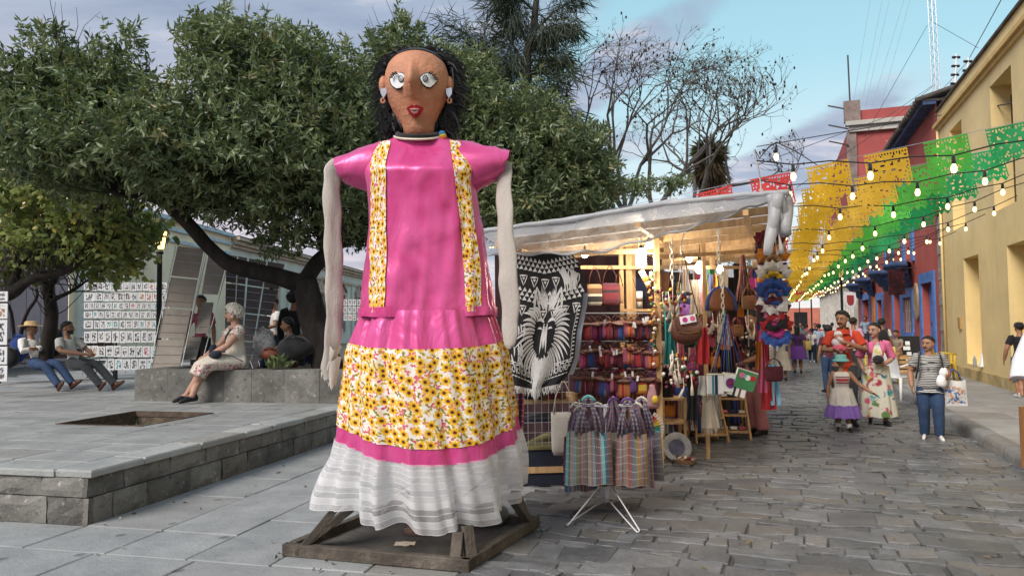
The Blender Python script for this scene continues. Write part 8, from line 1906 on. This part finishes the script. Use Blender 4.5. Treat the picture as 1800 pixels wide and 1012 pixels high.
# ================================================================== PLAZA: bench, prints, boards, lamp
bl_ = gnd(75, 672, TZ)
bench = thing('park_bench', 'dark cast iron and wood bench with two men lounging at the plaza edge', 'bench', bl_, .55)
for q in range(4): mb = MB(); mb.box((.3, .0+q*.11-.1, .43), (2.3, .09, .03)); mb.build('slat', M_DKW, bench)
for q in range(4): mb = MB(); mb.box((.3, .34+q*.03, .55+q*.12), (2.3, .03, .09)); mb.build('slat', M_DKW, bench)
for x in (-.8, 1.4):
 mb = MB(); mb.tube([(x, -.2, 0), (x, -.16, .25), (x, -.2, .42), (x, -.18, .62), (x, -.06, .68), (x, .1, .62), (x, .34, .6)], .035, 7); mb.tube([(x, .34, 0), (x, .28, .25), (x, .33, .5), (x, .44, .95)], .035, 7)
 for q in range(5): mb.tube([(x+.0, -.12+.07*q+.05*math.cos(a), .5+.05*math.sin(a)) for a in [2*PI*i/10 for i in range(11)]], .012, 5)
 mb.build('iron_side', IRON, bench, True)
SIT = dict(pel=(0, .02, .28), nk=(0, .17, .55), hd=(0, .16, .66), kL=(.07, -.22, .27), kR=(-.07, -.22, .26), aL=(.08, -.46, .07), aR=(-.06, -.45, .06), fL=(.25, -1, .7), fR=(-.2, -1, .7), eL=(.16, .06, .42), eR=(-.16, .04, .42))
def sit(px, Y, rz, h, label, J, *a, **k):
 l = at(px, 600, Y); l.z = TZ; return person(label, l, rz, h, {**SIT, **J}, *a, **k)
p = sit(70, 14.35, 1.1, 1.78, 'man in a straw hat, white long sleeved shirt and jeans lounging on the bench', dict(wL=(-.06, -.06, .44), hL=(-1, -.1, .1), nL=(0, 1, 0), wR=(.07, -.05, .46), hR=(1, 0, .1), nR=(0, 1, 0)), SK1, (pm('white_jersey', (.64, .63, .62), .85, .06, 5, .5, 14), 2, -.1), ('trousers', DENIM, 1), SHOEBR, (HAIRB, 'short'), (.5, .0, 0), 1.1)
Hm, s = p.H, p.s; rg = lambda r_, z, y=.02: [Hm @ (V((r_*math.cos(a), y+r_*1.1*math.sin(a), z+.05*math.cos(2*a)*(r_ > .5)))*s) for a in [2*PI*q/20 for q in range(20)]]
mb = MB(); mb.loft([rg(.82, .20), rg(.80, .22), rg(.44, .24), rg(.40, .5), rg(.30, .58), rg(.02, .56)]); mb.build('straw_hat', MC['straw'], p.t, True)
p = sit(136, 14.2, 1.15, 1.78, 'bearded man in a pale t-shirt and dark trousers on the bench looking sideways', dict(wL=(.03, -.18, .40), wR=(-.02, -.17, .38), hL=(-.4, -1, -.1), aL=(.1, -.46, .06), aR=(-.02, -.40, .06)), SK1, (cloth('pale_tee', (.55, .54, .50)), .75, -.12), ('trousers', DGREY, 1), SHOEBR, (HAIRB, 'cropped'), (.55, 0, 0), 1.1, beard=2)
for lb_, px, py, Y, r_, m_, nm in (('blue backpack standing on the bench behind the man in the hat', 34, 612, 14.6, (.17, .13, .27), cloth('blue_nylon', (.02, .05, .2)), 'backpack'), ('black bag leaning on the bench between the two men', 92, 602, 14.8, (.22, .14, .33), BLACK, 'travel_bag'), ('dark bag on the west arm of the bench', 18, 628, 14.4, (.16, .13, .2), BLACK, 'travel_bag'),
 ('black heap of coats and bags beside the seated woman in the planter', 520, 612, 12.0, (.31, .22, .19), BLACK, 'coat_heap'), ('brown leather bag at the foot of the black heap in the planter', 475, 622, 11.9, (.16, .12, .1), pm('rust_leather', (.16, .05, .03), .6), 'handbag'), ('patterned black and white bundle behind the brown bag in the planter', 466, 603, 12.3, (.18, .15, .24), pm('spotted_cloth', (.5, .47, .45), .9, .1, 6, dirt=((.05, .045, .05), 26, .5)), 'cloth_bundle')):
 t_ = thing(nm, lb_, 'bag' if nm != 'coat_heap' else 'coats', at(px, py, Y)); mb = MB(); mb.ell((0, 0, 0), r_, 14); mb.v = [tuple(V(v_)*(1+.2*mnoise.noise(V(v_)*7)+.16*mnoise.noise(V(v_)*17))) for v_ in mb.v]; mb.build('bag_body', m_, t_, True)
 mb = MB(); mb.tube([(-r_[0]*.5, -r_[1]*.6, r_[2]*.7), (0, -r_[1]*.8, r_[2]*1.15), (r_[0]*.5, -r_[1]*.6, r_[2]*.7)], .012, 5); mb.build('handle', m_, t_, True)
ft = thing('folding_table', 'small folding table with black crossed legs beside the bearded man', 'table', gnd(178, 662, TZ), .2)
mb = MB(); mb.box((0, 0, .72), (.72, .45, .03)); mb.build('top', WHITE, ft)
for y in (-.2, .2):
 for sx in (-1, 1): mb = MB(); mb.bar((sx*.25, y, .0), (-sx*.22, y, .71), .025, .025); mb.build('leg', IRON, ft)
t_ = thing('tool_roll', 'black tool roll lying on the folding table', 'tools', V(ft.location)+V((-.1, 0, .735))); mb = MB(); mb.ell((0, 0, .04), (.24, .14, .06), 10); mb.build('roll', BLACK, t_, True)
def art_mat():
 m_, t = newmat('ink_prints'); uv = t('UVMap').outputs[0]; oi = t('ObjectInfo').outputs['Random']; s = t('SeparateXYZ', {0: uv}).outputs
 o = t('CombineXYZ', {0: t.m('MULTIPLY', oi, 71.0), 1: t.m('MULTIPLY', oi, 39.0), 2: 0.0}); p = t('VectorMath', {0: uv, 1: o}, operation='ADD').outputs[0]
 n = t('TexNoise', {'Vector': p, 'Scale': 4.5, 'Detail': 5.0, 'Roughness': .65}).outputs[0]
 x = t.m('ABSOLUTE', t.m('SUBTRACT', s[0], .5)); y = t.m('ABSOLUTE', t.m('SUBTRACT', s[1], .5)); ins = t.m('MULTIPLY', t.sm(x, .36, .30), t.sm(y, .40, .34))
 rr = t('TexWhiteNoise', {'W': oi}, noise_dimensions='1D').outputs['Value']
 col = t.ramp(rr, [(0, (.03, .03, .035)), (.62, (.10, .09, .09)), (.78, (.33, .05, .05)), (.86, (.30, .14, .05)), (.93, (.03, .22, .22))], 'CONSTANT')
 c = t.mix(t.m('MULTIPLY', ins, t.sm(n, .46, .52)), (.70, .71, .73), col)
 out(t, t('BsdfPrincipled', {'Base Color': c, 'Roughness': .6}).outputs[0]); return m_
ART = art_mat(); pm_ = MB(); pm_.add([(-.5, 0, -.5), (.5, 0, -.5), (.5, 0, .5), (-.5, 0, .5), (-.5, .02, -.5), (.5, .02, -.5), (.5, .02, .5), (-.5, .02, .5)], [(0, 1, 2, 3), (5, 4, 7, 6), (4, 0, 3, 7), (1, 5, 6, 2), (3, 2, 6, 7), (4, 5, 1, 0)], 0, [(0, 0), (1, 0), (1, 1), (0, 1)]+[(0, 0)]*4); PRM = pm_.mesh('print', ART)
def prnt(x0, x1, y0, y1, Y, label, group='art prints on the white display wall'):
 o = bpy.data.objects.new('art_print', PRM); COL.objects.link(o); a, b = at(x0, y1, Y), at(x1, y0, Y); o.location = (a+b)/2+V((0, U(-.01, .01), 0)); o.scale = (b.x-a.x, 1, b.z-a.z); tag(o, label, 'print', group)
ORD = ['top', 'second', 'third', 'fourth', 'fifth', 'sixth', 'seventh', 'bottom']
for r_, (y0, y1, n) in enumerate(((497, 511, 13), (514, 529, 12), (532, 543, 15), (547, 559, 15), (563, 577, 14), (582, 602, 12), (608, 627, 12), (631, 650, 11))):
 x = 147.0
 for q in range(n):
  w_ = (298-147)/n*(U(.9, 1.1) if q else 1.6 if r_ in (1, 3, 4) else 1);
  if x+w_ > 302: break
  prnt(x+.4, x+w_-.5, y0+U(-.6, .6), y1+U(-.6, .6), 16.7, f'small ink print, {nth(q+1)} from the west in the {ORD[r_]} row of the white display wall'); x += w_
for q, (y0, y1, lb_) in enumerate(((512, 530, 'teal ink print on top at the west frame edge'), (533, 560, 'small print second from the top at the west frame edge'), (562, 606, 'tall print in the middle at the west frame edge'), (609, 640, 'print of a plant fourth down at the west frame edge'), (642, 670, 'print of a small tree lowest at the west frame edge'))): prnt(-14, 13, y0, y1, 12.6, lb_, 'large prints at the west edge')
for q in range(15): prnt(604+q % 5*8, 610+q % 5*8, 526+q//5*13, 537+q//5*13, 18, f'small print, {nth(q % 5+1)} in the {ORD[q//5]} row between the figure and its arm', 'prints behind the figure')
psd = thing('print_stand', 'wire stand with clear sheeting carrying rows of small prints', 'stand', at(222, 655, 16.75))
mb = MB()
for q in range(9): mb.tube([at(145+q*19, 492, 16.75), at(145+q*19, 660, 16.75)], .006, 4)
for q in range(9): mb.tube([at(143, 497+q*19, 16.75), at(300, 497+q*19, 16.75)], .006, 4)
mb.build('wire_grid', STEEL, psd, world=True)
KRA = pm('grey_card', (.33, .29, .25), .9, .12, 3, .3, 20); KRD = pm('dark_card', (.125, .115, .115), .9, .15, 3, .3, 20)
def board(label, strips, m_, Y0, Y1, rods):
 t_ = thing('display_board', label, 'board', at(*strips[0][2], Y1))
 for (tl, tr, bl0, br0, n) in strips:
  for k in range(n):
   f0, f1 = k/n+.006, (k+1)/n-.006; mb = MB(); P_ = []
   for (a, b, f) in ((bl0, tl, 1-f1), (br0, tr, 1-f1), (br0, tr, 1-f0), (bl0, tl, 1-f0)):
    px, py = a[0]+(b[0]-a[0])*f, a[1]+(b[1]-a[1])*f; P_.append(at(px, py, Y1+(Y0-Y1)*f))
   mb.prism(P_, (0, .02, 0)); mb.build('panel', m_, t_, world=True)
   for q in range(3): mb = MB(); f = (q+.7)/3.4; mb.tube([P_[0].lerp(P_[3], f)+V((-.02, -.012, 0)), P_[1].lerp(P_[2], f)+V((.02, -.012, 0))], .004, 4); mb.build('wire', STEEL, t_, world=True)
 for a, b in rods: mb = MB(); mb.tube([at(*a, Y0-.03), at(*b, Y1-.03)], .008, 5); mb.build('rod', WHITE, t_, world=True)
board('tall leaning display board of four grey card panels at the planter corner', [((312.7, 431), (358, 437), (265, 650), (314, 650), 4)], KRA, 13.4, 12.9, [((361, 440), (318, 650)), ((309, 432), (262, 650))])
board('grey card display board with gaps leaning behind the white haired woman', [((366, 449), (400, 454), (354, 517), (382, 518), 1), ((354, 531), (375, 531), (343, 586), (366, 586), 1), ((332, 592), (354, 592), (320, 632), (344, 632), 1)], KRA, 13.6, 13.1, [((404, 452), (352, 648)), ((363, 449), (318, 648))])
board('dark grey leaning display board of narrow strips under the tree limb', [((398, 446), (416, 449), (394, 648), (408, 648), 4), ((419, 449), (434, 452), (410, 648), (421, 648), 4), ((438, 453), (468, 458), (424, 648), (437, 648), 4), ((471, 458), (500, 463), (440, 648), (452, 648), 4)], KRD, 13.9, 13.2, [((404, 540), (445, 648)), ((430, 540), (458, 648)), ((412, 560), (470, 640))])
lp_ = at(279, 600, 15.2); lp_.z = TZ
def lamppost(label, loc, h, col='amber_lamp', st=3.5):
 t_ = thing('street_lamp', label, 'street lamp', loc); mb = MB(); mb.lathe([(.14, 0), (.14, .3), (.07, .4), (.055, 1.0), (.048, h-.75), (.08, h-.72), (.05, h-.66)], 12); mb.build('pole', pm('green_iron', (.018, .026, .026), .5, .3, 8), t_, True)
 mb = MB(); mb.lathe([(.09, h-.62), (.155, h-.28), (.001, h-.28)], 6); mb.build('lantern_glass', emat(col, (1, .62, .2), st), t_); mb = MB(); mb.lathe([(.19, h-.27), (.15, h-.2), (.05, h-.08), (.02, h)], 6); mb.build('lantern_cap', MC['green_iron'], t_)
 for k in range(6): a = 2*PI*k/6; mb = MB(); mb.bar((.095*math.cos(a), .095*math.sin(a), h-.62), (.16*math.cos(a), .16*math.sin(a), h-.27), .014, .014); mb.build('lantern_bar', MC['green_iron'], t_)
lamppost('tall dark plaza lamp with a lit amber lantern among the leaves', lp_, at(279, 384, 15.2).z-TZ)
lamppost('dark street lamp on the pavement before the red house', V((*at(1482, 600, 31).xy, .135)), 3.9, 'dim_lamp', .6); lamppost('second dark street lamp farther up the pavement', V((*at(1428, 600, 55).xy, .135)), 3.9, 'dim_lamp', .6); lamppost('farthest dark street lamp near the end building', V((*at(1407, 600, 80).xy, .135)), 4.5, 'dim_lamp', .6)
def far(px, pt_, Y, rz, label, J=None, *a, z=TZ, **k):
 l = at(px, 600, Y); l.z = z; return person(label, l, rz, at(px, pt_, Y).z-z, J, *a, detail=False, face=False, **k)
far(481, 523, 16.5, -.8, 'man in a white t-shirt standing under the trees behind the planter', dict(eL=(.15, -.06, .65), wL=(.08, -.2, .62)), SK1, (MC['cloth_white'] if 'cloth_white' in MC else cc('white'), .65, -.1), ('trousers', DENIM_D, 1), SHOEB, (HAIRB, 'short'), (0, .2, 0), 1.1)
far(517, 513, 13.9, PI, 'broad person in black with a black hat seen from behind under the tree', None, SK1, (BLACK, 1.9, -.3), ('trousers', BLACK, 1), SHOEB, (HAIRB, 'curly'), (0, 0, 0), 1.5)
far(538, 535, 14.6, PI-.3, 'person in a white shirt half hidden behind the tree trunk', None, SK1, (cc('white'), 1.5, -.2), ('trousers', DENIM, 1), SHOEB, (HAIRB, 'short'), (0, 0, 0), 1.1)
far(352, 520, 14.6, .3, 'person in a dark cap seen through the gap between the display boards', None, SK1, (cc('rose'), .7, -.1), ('trousers', BLACK, 1), SHOEB, (HAIRB, 'short'), (0, 0, 0), 1.1)
l = at(508, 600, 12.5); l.z = TZ+.45-.22*1.6+.04
person('dark haired woman in a grey top sitting in the planter with arms folded', l, -1.2, 1.6, dict(pel=(0, .04, .26), nk=(0, .01, .55), hd=(0, -.02, .66), kL=(.07, -.2, .36), kR=(-.07, -.2, .36), aL=(.06, -.26, .22), aR=(-.06, -.26, .22), eL=(.15, -.09, .42), wL=(.02, -.19, .42), eR=(-.15, -.09, .42), wR=(-.02, -.2, .40)), SK1, (cloth('grey_top', (.10, .11, .12)), .3, -.1), ('trousers', DENIM_D, 1), SHOEB, (HAIRB, 'bob'), (.1, .1, 0), 1.15, detail=False)
for q, (px, py) in enumerate(((490, 628), (498, 632), (478, 634))):
 t_ = thing('agave', ('small pale green succulent leaf clump at the planter edge', 'second succulent clump beside the brown bag', 'third tiny succulent under the display board')[q], 'plant', at(px, py, 11.6)); n = 9; D = unit(n); D[:, 2] = abs(D[:, 2])+.5; D /= np.linalg.norm(D, axis=1, keepdims=True); o = leaf_mesh('leaves', np.tile(np.array(tuple(t_.location)), (n, 1))-[0, 0, .12], D, np.full(n, .22), np.full(n, .09), leaf_mat('succulent%d' % q, (.10, .15, .06), (.18, .22, .10))); adopt(o, t_, True)
# ================================================================== PAVEMENT THINGS
def chair(px, py, rz, m_, label):
 l = gnd(px, py, .135); t_ = thing('plastic_chair', label, 'chair', l, rz)
 for sx in (-1, 1): mb = MB(); mb.tube([(sx*.25, -.25, 0), (sx*.22, -.2, .42), (sx*.24, -.2, .64)], [.025, .03, .025], 6); mb.build('front_leg', m_, t_, True); mb = MB(); mb.tube([(sx*.25, .28, 0), (sx*.22, .2, .42)], [.022, .03], 6); mb.build('back_leg', m_, t_, True); mb = MB(); mb.tube([(sx*.24, -.24, .64), (sx*.27, 0, .66), (sx*.22, .2, .62)], .03, 7, flat=.5); mb.build('armrest', m_, t_, True)
 mb = MB(); mb.box((0, 0, .42), (.46, .44, .03)); mb.build('seat', m_, t_, bevel=.01); mb = MB(); mb.grid(lambda i, j: V(((i-.5)*.44*(1-.2*j**3), .2+.10*j-.06*math.sin(PI*i), .44+.42*j)), 8, 6); mb.build('backrest', m_, t_, True); return t_
chair(1573, 702, 2.2, WHITE, 'white plastic armchair at the kerb behind the woman in pink'); YCH = pm('yellow_plastic', (.62, .42, .04), .4); chair(1549, 676, -1.0, YCH, 'yellow chair half hidden behind the woman in the pink jacket'); chair(1660, 668, 1.2, YCH, 'yellow chair at the red wall behind the woman in stripes')
t_ = thing('board_sign', 'black standing board sign with a white drawing on the pavement', 'sign', gnd(1596, 652, .135), -.3)
for sy in (-1, 1): mb = MB(); mb.prism([V((-.32, sy*.2, 0)), V((.32, sy*.2, 0)), V((.32, 0, 1.0)), V((-.32, 0, 1.0))][::sy], (0, .02*sy, 0)); o = mb.build('panel', BLACK, t_)
mb = MB()
for z, x, w_ in ((.8, 0, .12), (.66, -.03, .18), (.5, .02, .12), (.36, 0, .16), (.2, .03, .1)): mb.box((x, -.2*(1-z)-.035, z), (w_, .006, .11), M.Rotation(-.2, 3, 'X'))
mb.build('drawing', WHITE, o)
t_ = thing('water_bottle', 'clear water bottle standing in the yellow wall niche', 'bottle', at(1714, 652, 17.3)); t_.location.z = .50; mb = MB(); mb.lathe([(.035, 0), (.04, .02), (.04, .17), (.015, .22), (.015, .25)], 10); mb.build('bottle', pm('clear_plastic', (.5, .5, .48), .15, trans=.5), t_, True); mb = MB(); mb.lathe([(.017, .25), (.017, .275)], 8); mb.build('cap', WHITE, t_)
t_ = thing('white_cloth', 'white folded cloth cone standing in the yellow wall niche', 'cloth', S(19.95, WV+.1, .5)); mb = MB(); mb.lathe([(.19, 0), (.12, .3), (.03, .75), (.005, .8)], 9, sy=.6); mb.build('cone', WHITE, t_)
# ================================================================== OVER THE STREET: cut paper, bulbs, wires, mast
def paper(name, c): return pm(name, c, .6, .10, 6, .3, 14, trans=.5, rv=.2, spec=.3)
PC = dict(red=paper('paper_red', (.62, .05, .045)), yellow=paper('paper_yellow', (.80, .48, .03)), golden=paper('paper_golden', (.84, .52, .05)), light_green=paper('paper_light_green', (.10, .52, .07)), dark_green=paper('paper_dark_green', (.015, .32, .10)), white=paper('paper_white', (.6, .58, .62)), purple=paper('paper_purple', (.20, .10, .45)), orange=paper('paper_orange', (.68, .12, .03)))
FM = []
for v_ in range(3):
 nx, nz = 30, 20; r_ = random.Random(v_); sd_ = v_*1.7
 def skip(i, j):
  x, z = (i+.5)/nx*2-1, (j+.5)/nz
  if z > .86+.13*abs(math.cos(x*PI*2.5)): return True
  if (j == 1 or (j == nz-4)) and i % 2 == 0: return True
  if i in (1, nz+9-1) and j % 2: return True
  if .12 < z < .8 and abs(x) < .88:
   r1 = math.hypot(x, (z-.45)*1.5); a = math.atan2(z-.45, x)
   if .2 < r1 < .34 and math.cos(a*8+sd_) > .6: return True
   if .5 < r1 < .66 and math.cos(a*13+sd_) > .7: return True
   if r1 > .74 and (i*3+j*5+v_) % 7 == 0: return True
  return False
 mb = MB(); mb.grid(lambda i, j: V(((i-.5)*.54, .03*math.sin(i*6+sd_)*j+.02*j, -.5*j)), nx, nz, skip=skip); FM.append(mb.mesh('paper_flag', PC['red'], True))
def flag(u_, v_, z, c, label, group):
 o = bpy.data.objects.new('paper_flag', rnd.choice(FM)); COL.objects.link(o); o.location = S(u_, v_, z); o.rotation_euler = (U(-.35, .35), U(-.05, .03)-.14, -TH+U(-.2, .2)); setmat(o, PC[c]); tag(o, label, 'paper flag', group)
CLM = [(-.05, 'red'), (.71, 'yellow'), (1.46, 'golden'), (2.18, 'light_green'), (2.93, 'dark_green')]
ordn = ['nearest', 'second', 'third', 'fourth', 'fifth']
for k in range(36):
 u_ = 11+1.55*k+(k*k*.012)
 dz = U(-.10, .10) if k else 0; zz = lambda v_: 3.66+.15*v_-.012*min(k, 10)+dz
 t_ = thing('flag_line', f'thin line carrying paper flags across the street, {nth(k+1)} from the plaza', 'line', S(u_, 1.4, 3.8), 0, 'lines of paper flags'); mb = MB(); mb.tube([S(u_, v_, zz(v_)+.01) for v_ in (-2.8, -1, 0, 1, 2, 3, WV)], .004, 4); mb.build('line', STEEL, t_, world=True)
 for q, (v_, c) in enumerate(CLM):
  if k > 20: c = ['yellow', 'light_green', 'golden', 'dark_green', 'orange', 'red'][(q*2+k//3) % 6]
  cn = c.replace('_', ' '); flag(u_+U(-.06, .06), v_+U(-.04, .04), zz(v_), c, f'{cn} cut paper flag on the {nth(k+1)} line over the street' + ('' if k < 21 else f', {nth(q+1)} from the stalls'), 'cut paper flags over the street')
 if k == 0:
  for v_, c in ((-.80, 'red'), (-1.57, 'white'), (-2.25, 'purple')): flag(u_, v_, zz(v_)-.02, c, f'{c} cut paper flag showing above the stall roof', 'cut paper flags over the street')
BG = emat('festoon_glass', (1, .70, .28), 3.6)
bm_ = MB(); bm_.lathe([(.018, 0), (.022, -.06), (.022, -.09)], 8, mi=0); bm_.lathe([(.016, -.09), (.030, -.125), (.031, -.145), (.022, -.175), (.004, -.185)], 10, mi=1); BME = bm_.mesh('bulb', [BLACK, BG], True)
def festoon(pts, n, label, group='bulb strings over the street'):
 t_ = thing('light_string', label, 'string lights', pts[0], 0, group); P_ = []
 for q in range(n*2+1): f = q/(n*2); a = pts[0].lerp(pts[1], f); P_.append(a-V((0, 0, .35*math.sin(PI*f)+.04*(q % 2))))
 mb = MB(); mb.tube(P_, .008, 4); mb.build('cord', BLACK, t_, world=True)
 for q in range(n):
  o = bpy.data.objects.new('bulb', BME); COL.objects.link(o); o.parent = t_; o.location = P_[q*2+1]-pts[0]
for k in range(26):
 u_ = 8.6+2.1*k; d = U(-.8, .8)
 festoon((S(u_-d, -.15, 3.45+U(-.1, .1)), S(u_+d, WV-.05, 4.0+U(-.15, .2))), 6, f'string of warm bulbs across the street, {nth(k+1)} from the plaza')
a = at(1326, 262, 9.5); b = at(1365, 250, 9.6)
t_ = thing('wire_pole', 'thin bent pole above the stall roof with a dangling bulb wire', 'pole', V((a.x, a.y, 0))); mb = MB(); mb.tube([at(1340, 335, 9.5)-V((0, 0, .6)), at(1337, 320, 9.5), a], .012, 5); mb.build('pole', STEEL, t_, world=True); mb = MB(); mb.tube([a, at(1335, 278, 9.5), at(1352, 258, 9.5), b, at(1402, 268, 11), S(46, WV, 9)], .009, 4); mb.build('wire', BLACK, t_, world=True)
o = bpy.data.objects.new('bulb', BME); COL.objects.link(o); adopt(o, t_); o.location = at(1364, 258, 9.6)-V(t_.location)
mt = at(1648, 150, 42); mt.z = 7
t_ = thing('antenna_mast', 'tall thin lattice radio mast rising behind the red roof', 'mast', mt)
Hh = at(1632, -60, 42).z-7+6; L3 = [V((.22*math.cos(a), .22*math.sin(a), 0)) for a in (0, 2.1, 4.2)]
for p_ in L3: mb = MB(); mb.tube([p_, p_+V((-.25, 0, Hh))], .03, 5); mb.build('leg', STEEL, t_)
mb = MB()
for q in range(int(Hh/.55)):
 for k in range(3): z = q*.55; d = V((-.25*z/Hh, 0, z)); mb.tube([L3[k]+d, L3[(k+1) % 3]+d+V((0, 0, .55))], .012, 3, cap=False)
mb.build('lattice', STEEL, t_, kind='stuff')
for dx, z0, z1 in ((.75, 0, 7.5), (1.3, 0, 7.5), (1.05, 2.5, 8.5)): mb = MB(); mb.tube([(dx, 0, z0), (dx-.15, 0, z1)], .04, 5); mb.build('aerial', STEEL, t_)
for z in (1.5, 3, 4.5): mb = MB(); mb.tube([(.2, 0, z), (1.3, 0, z)], .025, 4); mb.build('bracket', STEEL, t_)
for q, (x0, x1) in enumerate(((1533, 1488), (1555, 1500), (1568, 1506), (1595, 1512), (1605, 1530))):
 w_ = thing('guy_wire', f'faint guy wire slanting down from the mast, {ordn[q]} of five from the west' if q else 'faint guy wire slanting down from the mast, westernmost of five', 'wire', at(x1, 250, 46)); mb = MB(); mb.tube([at(x0, -20, 44), at(x1, 255, 46)], .012, 3); mb.build('wire', pm('pale_wire', (.45, .5, .52), .5), w_, world=True)
for q, (pts, lb_) in enumerate(((((1640, 150, 42), (1560, 205, 36), (1330, 290, 30)), 'dark cable from the mast down across the street'), (((1800, 178, 14.3), (1600, 212, 24), (1330, 258, 22)), 'sagging cable from the yellow house to the far side'), (((1640, 152, 42), (1530, 240, 38), (1400, 330, 34)), 'second cable slanting steeply from the mast'), (((1630, 45, 42), (1520, 240, 40)), 'straight stay wire west of the mast'), (((1641, 40, 42), (1720, 85, 36)), 'stay wire east of the mast'), (((1760, 0, 20), (1700, 110, 30), (1645, 170, 42)), 'cable rising over the yellow parapet'), (((1800, 15, 20), (1715, 105, 30)), 'second cable over the yellow parapet'))):
 t_ = thing('overhead_cable', lb_, 'cable', at(*pts[-1])); mb = MB(); mb.tube([at(*p_) for p_ in pts], .014, 4); mb.build('cable', BLACK, t_, world=True)
for q, (px, py0, py1, n, Y) in enumerate(((1676, 172, 95, 5, 19.5), (1697, 150, 102, 3, 18.3))):
 t_ = thing('fence_post', ('taller white electric fence post on the yellow parapet', 'shorter white electric fence post on the yellow parapet')[q], 'post', at(px, py0, Y)); b_, e = V((0, 0, -.3)), at(px+5, py1, Y)-at(px, py0, Y); mb = MB(); mb.tube([b_, e], .03, 6); mb.build('post', WHITE, t_)
 for k in range(n): mb = MB(); c = V((0, 0, 0)).lerp(e, (k+.6)/n); mb.tube([c-V((.1, 0, 0)), c+V((.1, 0, 0))], .035, 6); mb.build('insulator', BLACK, t_)
t_ = thing('roof_pole', 'thin dark pole standing on the corner of the tall red block', 'pole', S(49.3, 4.7, 14.3)); mb = MB(); mb.tube([(0, 0, 0), (-.05, 0, 3.6)], .05, 5); mb.build('pole', IRON, t_)
